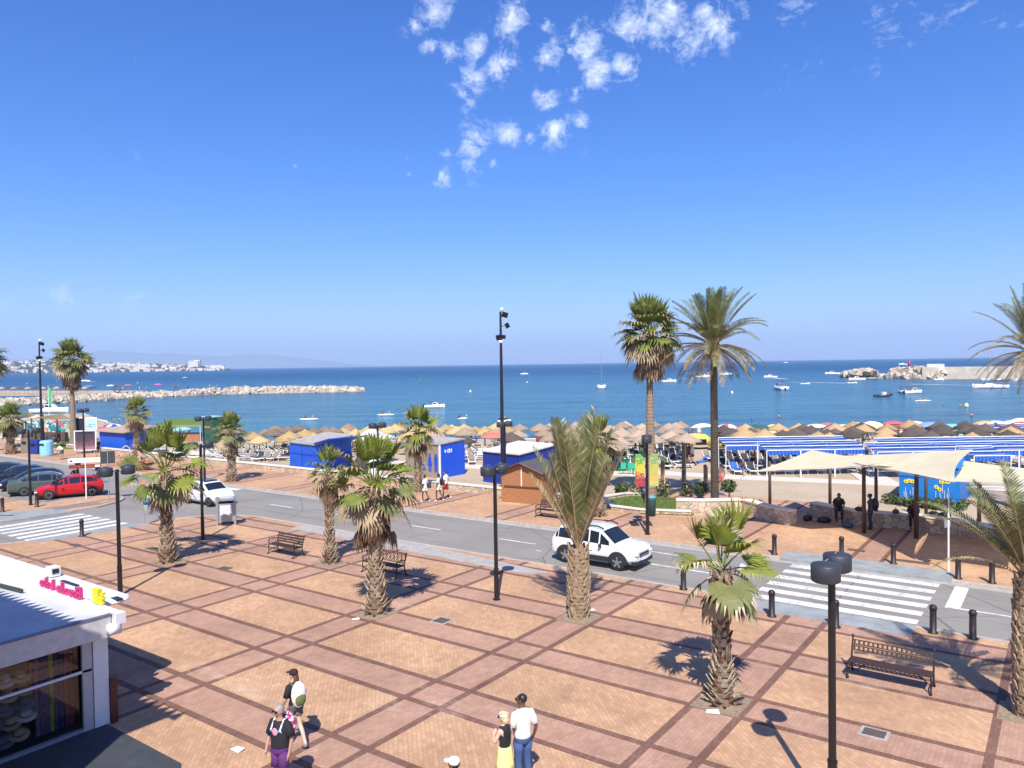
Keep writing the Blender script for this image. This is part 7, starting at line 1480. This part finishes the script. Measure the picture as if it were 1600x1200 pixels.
boat('motor', 'small speedboat with a wake left of the cruiser', 1204, 590, 7, 3.1); boat('motor', 'distant white boat above the cruiser', 1228, 567, 14, 3.0); boat('motor', 'speedboat with a straight white wake right of the floodlight pole', 819, 585, 7, 0.02); boat('motor', 'speedboat passing behind the right breakwater light', 1411, 570, 12, 3.1); boat('motor', 'speedboat with a white wake off the left breakwater', 134, 596, 8, 3.1); boat('motor', 'small white boat far off the left breakwater', 290, 591, 8, 1.5); boat('motor', 'tiny speedboat with a wake right of the yacht', 1045, 597, 7, 0); boat('motor', 'distant boat left of the tall dark palm', 1098, 590, 9, .1); boat('motor', 'far speedboat among the hanging dry fronds', 1134, 586, 9, .2)
q = at(80, 642, SEA); t_ = boat('motor', 'white boat with a covered deck behind the left sail shades', 78, 645, 8, .1)
for i, (x, y) in enumerate([(735, 613), (824, 598), (215, 599), (42, 600), (1144, 615), (1510, 636), (887, 566.9), (893, 567.5), (1009, 579)]):
    q = at(x, y, SEA); g = MB(); rr = .42 if y > 590 else .9; g.lathe([(rr*.6, -.1), (rr, .15*rr/.4), (rr*.8, .5*rr/.4), (rr*.2, .75*rr/.4)], n=10); o = obj('buoy', g, mat('buoy_pale', (.72, .68, .45), .5), None, True, q); tag(o, ['yellowish buoy left of the floodlight pole', 'white buoy right of the floodlight pole', 'white buoy off the left breakwater', 'white buoy at the far left of the bay', 'white buoy under the hanging dry fronds', 'white buoy nearest the rainbow parasol', 'left one of two specks on the horizon', 'right one of two specks on the horizon', 'tiny buoy left of the shaggy palm crown'][i], 'buoy')
q = at(657, 597, SEA); t_ = thing('channel_marker', 'thin green channel marker far out on the water', 'marker buoy', q); g = MB(); g.cyl((0, 0, 0), (0, 0, 2.6), .5, .3, 8); obj('post', g, mat('marker_green', (.02, .30, .12), .5), t_); g = MB(); g.lathe([(.9, -.1), (.9, .5)], n=10); obj('float', g, MATS['marker_green'], t_)
def wake(label, x0, y0, x1, y1, w0, w1):
    g = MB(); n_ = 16; a_, b_ = at(x0, y0, SEA), at(x1, y1, SEA); d = (b_-a_).normalized(); nn = Vector((-d.y, d.x, 0)); vs = []
    for i in range(n_+1):
        q = i/n_; p = a_.lerp(b_, q); w_ = (w0+(w1-w0)*q)*(1+.35*math.sin(i*2.1)); vs += [p-nn*w_+Vector((0, 0, .08)), p+nn*w_+Vector((0, 0, .08))]
    g.add(vs, [(2*i, 2*i+2, 2*i+3, 2*i+1) for i in range(n_)]); tag(obj('boat_wake', g, M_foam), label, 'wake', None, 'stuff')
wake('long white wake trailing left from the dark jet ski', 1326, 599, 1222, 597, 1.0, .5); wake('short wake behind the speedboat right of the floodlight pole', 816, 585, 790, 585, 1.2, .6); wake('wake behind the speedboat left of the cruiser', 1207, 590.5, 1232, 593, 1.2, .3); wake('wake of the speedboat off the left breakwater', 136, 596, 152, 596.6, 1.6, .5); wake('thin wake left of the shaggy palm trunk', 1044, 597, 1000, 596.5, .6, .3); wake('wake between the two tall palms', 1062, 592, 1096, 592.5, 1.0, .6); wake('long wake in front of the right breakwater', 1424, 600.5, 1600, 604, .9, .4); wake('faint far wake left of the yacht', 918, 580, 948, 580.5, 1.5, 1)
wake('wake behind the right breakwater light', 1413, 570.3, 1450, 571, 3, 1.5)

# ================================================================ BREAKWATERS AND THE FAR SHORE
M_rock = mat('rock_pale', (.46, .39, .31), .9, var=.28, scale=.35, bump=.4, bscale=1.5); M_rockr = mat('rock_grey_tan', (.46, .38, .29), .9, var=.35, scale=.3, bump=.4, bscale=1.5)
def rocks(name, label, pts, W_, top, size, dens, m_, seed):
    rr = random.Random(seed); g = MB()
    for (a_, b_, t0, t1) in zip(pts, pts[1:], top, top[1:]):
        L_ = (b_-a_).length; d = (b_-a_).normalized(); nn = Vector((-d.y, d.x, 0)); n_ = int(L_*W_*dens)
        if nn.dot(FV) < 0: nn = -nn
        for i in range(n_):
            q = rr.random(); v_ = rr.random(); hh_ = (t0+(t1-t0)*q)*min(1, 2.6*v_+.15)*(1 if v_ < .8 else .9); p = a_+d*L_*q+nn*(W_*v_); s_ = size*rr.uniform(.6, 1.3)
            Mx = Euler((rr.uniform(0, 3), rr.uniform(0, 3), rr.uniform(0, 3))).to_matrix(); k0 = len(g.v); g.box((p.x, p.y, SEA+hh_+rr.uniform(-.2, .1)), (s_*1.3, s_, s_*.85), M=Mx)
            for j in range(k0, len(g.v)): v__ = g.v[j]; g.v[j] = (v__[0]+rr.uniform(-.2, .2)*s_, v__[1]+rr.uniform(-.2, .2)*s_, v__[2]+rr.uniform(-.2, .2)*s_)
        core = [(a_.x, a_.y), (b_.x, b_.y), (b_.x+nn.x*W_, b_.y+nn.y*W_), (a_.x+nn.x*W_, a_.y+nn.y*W_)]; g.prism(core, SEA-1, SEA+min(t0, t1)*.45)
    return tag(obj(name, g, m_), label, 'breakwater', None, 'stuff')
lp = [at(x, y, SEA) for x, y in ((-110, 642), (0, 635.5), (100, 630), (200, 623.8), (290, 618.8), (350, 616.3), (430, 614.5), (520, 613), (567, 612))]
rocks('breakwater', 'long pale rock breakwater running out from the left', lp, 8, [1.1, 1.1, 1.0, 1.0, 1.0, 1.6, 1.5, 1.3, .7], 1.15, 1.0, M_rock, 5)
rp = [at(x, y, SEA) for x, y in ((1352, 589), (1380, 591), (1420, 592.3), (1470, 592.6), (1540, 592.3), (1760, 591))]
rocks('breakwater', 'heap of tan rocks at the tip of the right breakwater', rp[:4], 13, [1.0, 3.4, 4.0, 3.4], 1.9, .5, M_rockr, 6)
t_ = thing('harbour_wall', 'pale stone harbour wall with a white block, right', 'wall'); a_, b_ = rp[3], rp[5]; d = (b_-a_).normalized(); nn = Vector((-d.y, d.x, 0)); nn = nn if nn.dot(FV) > 0 else -nn
g = MB(); q0 = a_-d*7+nn*3; g.prism([(q0.x, q0.y), ((b_+nn*3).x, (b_+nn*3).y), ((b_+nn*9).x, (b_+nn*9).y), ((q0+nn*6).x, (q0+nn*6).y)], SEA-1, SEA+5.4); obj('wall_body', g, mat('harbour_stone', (.50, .43, .34), .9, var=.2, scale=.4), t_)
g = MB(); w0 = at(1450, 592.5, SEA)+nn*2.5; w1 = at(1477, 592.6, SEA)+nn*2.5; g.prism([(w0.x, w0.y), (w1.x, w1.y), ((w1+nn*5).x, (w1+nn*5).y), ((w0+nn*5).x, (w0+nn*5).y)], SEA+3.6, SEA+6.8); obj('white_block', g, M_white, t_)
g = MB(); w0 = at(1420, 592.3, SEA)+nn*4; w1 = at(1451, 592.5, SEA)+nn*4; g.prism([(w0.x, w0.y), (w1.x, w1.y), ((w1+nn*7).x, (w1+nn*7).y), ((w0+nn*7).x, (w0+nn*7).y)], SEA, SEA+4.4); obj('quay_platform', g, mat('quay_brown', (.20, .16, .13), .9), t_)
q = at(1423, 592.3, SEA)+nn*6; t_ = thing('harbour_light', 'small red harbour light on the right breakwater', 'lighthouse', (q.x, q.y, SEA+4.4)); g = MB(); g.cyl((0, 0, 0), (0, 0, 1.6), .35, .3, 8); obj('base', g, M_white, t_); g = MB(); g.lathe([(.5, 1.6), (.75, 2.2), (.7, 3.2), (.3, 3.8)], n=10); obj('lantern', g, mat('light_red', (.45, .03, .08), .5), t_, True)
for i, x in enumerate((1467, 1540, 1560, 1587)):
    g = MB(); q = at(x, 594+i*.3, SEA); hullmb(4.5, 1.6, .6, g); o = obj('moored_dinghy', g, M_hull, None, True, q, TH+.3*i); tag(o, ['leftmost white dinghy below the harbour wall', 'white dinghy left of the two masted yacht', 'white dinghy above the two masted yacht', 'white dinghy below the harbour wall at the right edge'][i], 'dinghy')
# ring shaped sculpture, green banner and the second beach beyond the left breakwater
q = at(164, 624, SEA); t_ = thing('sculpture', 'open ring shaped sculpture standing on the left breakwater', 'sculpture', (q.x, q.y+4, SEA+2.0), TH); g = MB()
g.tube([(1.25*math.cos(a), 0, 1.35+1.25*math.sin(a)) for a in [k*.449 for k in range(15)]], .16, 6, False); obj('ring', g, mat('sculpture_bronze', (.09, .09, .085), .6), t_); g = MB(); g.tube([(-.9, .2, .3), (0, .1, 2.2), (.9, .2, .5)], .12, 6); obj('figure', g, MATS['sculpture_bronze'], t_)
q = at(68, 668); t_ = thing('feather_banner', 'tall green and white feather banner beside the left floodlight pole', 'banner', (q.x, q.y+.8, 0), TH); g = MB(); g.cyl((0, 0, 0), (0, 0, 6.2), .04, .03, 6); obj('pole', g, M_white, t_); g = MB(); g.box((.22, 0, 4.5), (.38, .02, 2.7)); obj('cloth', g, mat('banner_green', (.04, .40, .14), .7), t_)
g = MB(); ps = [at(-120, 618, -.9), at(150, 616.5, -.9), at(230, 611, -.9), at(-120, 611, -.9)]; g.prism([(p.x, p.y) for p in ps], SEA-1, -.7); struct('far_beach', g, M_sand)
for i in range(24):
    x = -20+i*7.2+r.uniform(-2, 2); q = at(x, 616.0-(.6*(i % 3)), -.7); place('dark' if i % 3 else 'pink', (q.x, q.y, -.8), 'straw parasol on the second beach beyond the left breakwater', 'straw parasols beyond the left breakwater', None, 1.25)
for i, (x, c_) in enumerate(((228, 'pink'), (152, 'white'), (180, 'red'), (118, 'blue'))):
    q = at(x, 618.5-(x-150)*.03, SEA); t_ = parasol_proto('c', 1.5, 2.2, .5, mat('far_cloth_'+c_, {'pink': (.6, .1, .3), 'white': (.6, .6, .6), 'red': (.5, .1, .1), 'blue': (.1, .2, .5)}[c_], .8), True); t_.location = (q.x, q.y+5, SEA+1.8); tag(t_, '%s parasol on top of the left breakwater' % c_, 'parasol')
for i in range(16):
    x = r.uniform(110, 330); q = at(x, 622-(x-110)*.035, SEA); o = bpy.data.objects.new('person', SM[i % 12][0]); COL.objects.link(o); o.location = (q.x, q.y+5, SEA+1.9); tag(o, '%s person in %s swimwear on top of the left breakwater' % (SM[i % 12][2], SM[i % 12][1]), 'person', 'people on the left breakwater')

# the far town
TM = [mat('town_'+n_, c_, .85, var=.08, scale=.1) for n_, c_ in (('white', (.72, .70, .66)), ('cream', (.62, .53, .40)), ('pink', (.58, .42, .33)), ('ochre', (.55, .38, .22)), ('roof', (.30, .15, .09)))]
winm, t, b, v = newmat('town_facade'); xx, yy, zz = sepxyz(t, v); wf = ((xx+yy)*.25).mod(1.0).lt(.45)*(zz*.33).mod(1.0).lt(.5); c = mixc(t, wf*.55, (.68, .64, .58), (.16, .17, .2)); t.links.new(c.k, b.inputs['Base Color'])
D0 = TD*.985; k = 0; r = random.Random(77)
TL = ['white house in the town on the far headland', 'cream house in the town on the far headland', 'pinkish house in the town on the far headland', 'ochre house in the town on the far headland']
def hill_pt(x, kf):
    top = town_top(x)+4; d = ray(x, top); d = d*(D0/d.dot(FV)); tz = max((H+d.z), 1)
    f = (kf-1)/.02*.55 if kf < 1.02 else .55+(kf-1.02)/.03*.45
    return Vector((d.x*kf, d.y*kf, SEA-2+(tz*kf-SEA)*f))
for i in range(290):
    x = r.uniform(0, 352)**1.0; kf = 1.001+r.random()**1.3*.049; p = hill_pt(x, kf); w_ = r.uniform(9, 26); dd = r.uniform(9, 15); h_ = r.uniform(5, 11)*(1.2 if x > 150 else 1); mi = r.choice((0, 0, 0, 1, 1, 2, 3))
    t_ = thing('house', TL[mi], 'house', p, TH+r.uniform(-.5, .5), TL[mi].replace('house', 'houses')); g = MB(); g.box((0, 0, h_/2-3), (w_, dd, h_+6)); obj('wall', g, winm if r.random() < .35 else TM[mi], t_)
    g = MB()
    if r.random() < .45: g.add([(-w_/2, -dd/2, h_), (w_/2, -dd/2, h_), (w_/2, dd/2, h_), (-w_/2, dd/2, h_), (0, 0, h_+2.5)], [(0, 1, 4), (1, 2, 4), (2, 3, 4), (3, 0, 4)]); obj('roof', g, TM[4], t_)
    else: g.box((0, 0, h_+.3), (w_+.6, dd+.6, .6)); obj('roof', g, TM[0], t_)
for i, (x, kf, w_, h_, lab) in enumerate([(303, 1.03, 40, 30, 'tall pinkish block left of the two end blocks of the far town'), (309, 1.035, 24, 34, 'second tall block in the far town, slightly higher than its neighbour'), (338, 1.012, 46, 22, 'wide white apartment block near the tip of the headland'), (347, 1.012, 24, 20, 'narrow white block nearest the tip of the headland'), (200, 1.03, 60, 14, 'long cream block in the middle of the far town'), (226, 1.02, 50, 16, 'long peach block right of the middle of the far town'), (172, 1.03, 44, 14, 'cream block just right of the tall left palm')]):
    p = hill_pt(x, kf); t_ = thing('apartment_block', lab, 'building', p, TH+.1); g = MB(); g.box((0, 0, h_/2-4), (w_, 18, h_+8)); obj('wall', g, winm, t_); g = MB(); g.box((0, 0, h_+.6), (w_+1, 19, 1.2)); obj('roof', g, TM[i % 3], t_)
g = MB()
for i in range(1100):
    x = r.uniform(-5, 358); kf = 1.0+r.random()*.05; p = hill_pt(x, kf); s_ = r.uniform(3, 8); g.ell((p.x, p.y, p.z+s_*.5), (s_, s_, s_*.8), 5)
tag(obj('far_woods', g, mat('far_wood', (.035, .05, .025), .95, var=.4, scale=.05)), 'dark scrub and trees between the houses of the far town', 'woods', None, 'stuff')

# ================================================================ AIR
hz = MB(); qs = [st(-25500, -1500), st(25500, -1500), st(25500, 25500), st(-25500, 25500)]
hz.prism([(q.x, q.y) for q in qs], SEA-2.6, 640)
hm = bpy.data.materials.new('haze'); hm.use_nodes = True; t = hm.node_tree; t.nodes.clear(); pv = t.nodes.new('ShaderNodeVolumePrincipled'); pv.inputs['Color'].default_value = (.70, .83, 1.0, 1); pv.inputs['Density'].default_value = 9.5e-5; pv.inputs['Anisotropy'].default_value = .1
ho = t.nodes.new('ShaderNodeOutputMaterial'); t.links.new(pv.outputs[0], ho.inputs['Volume'])
ob = obj('haze', hz, hm); ob['kind'] = 'stuff'
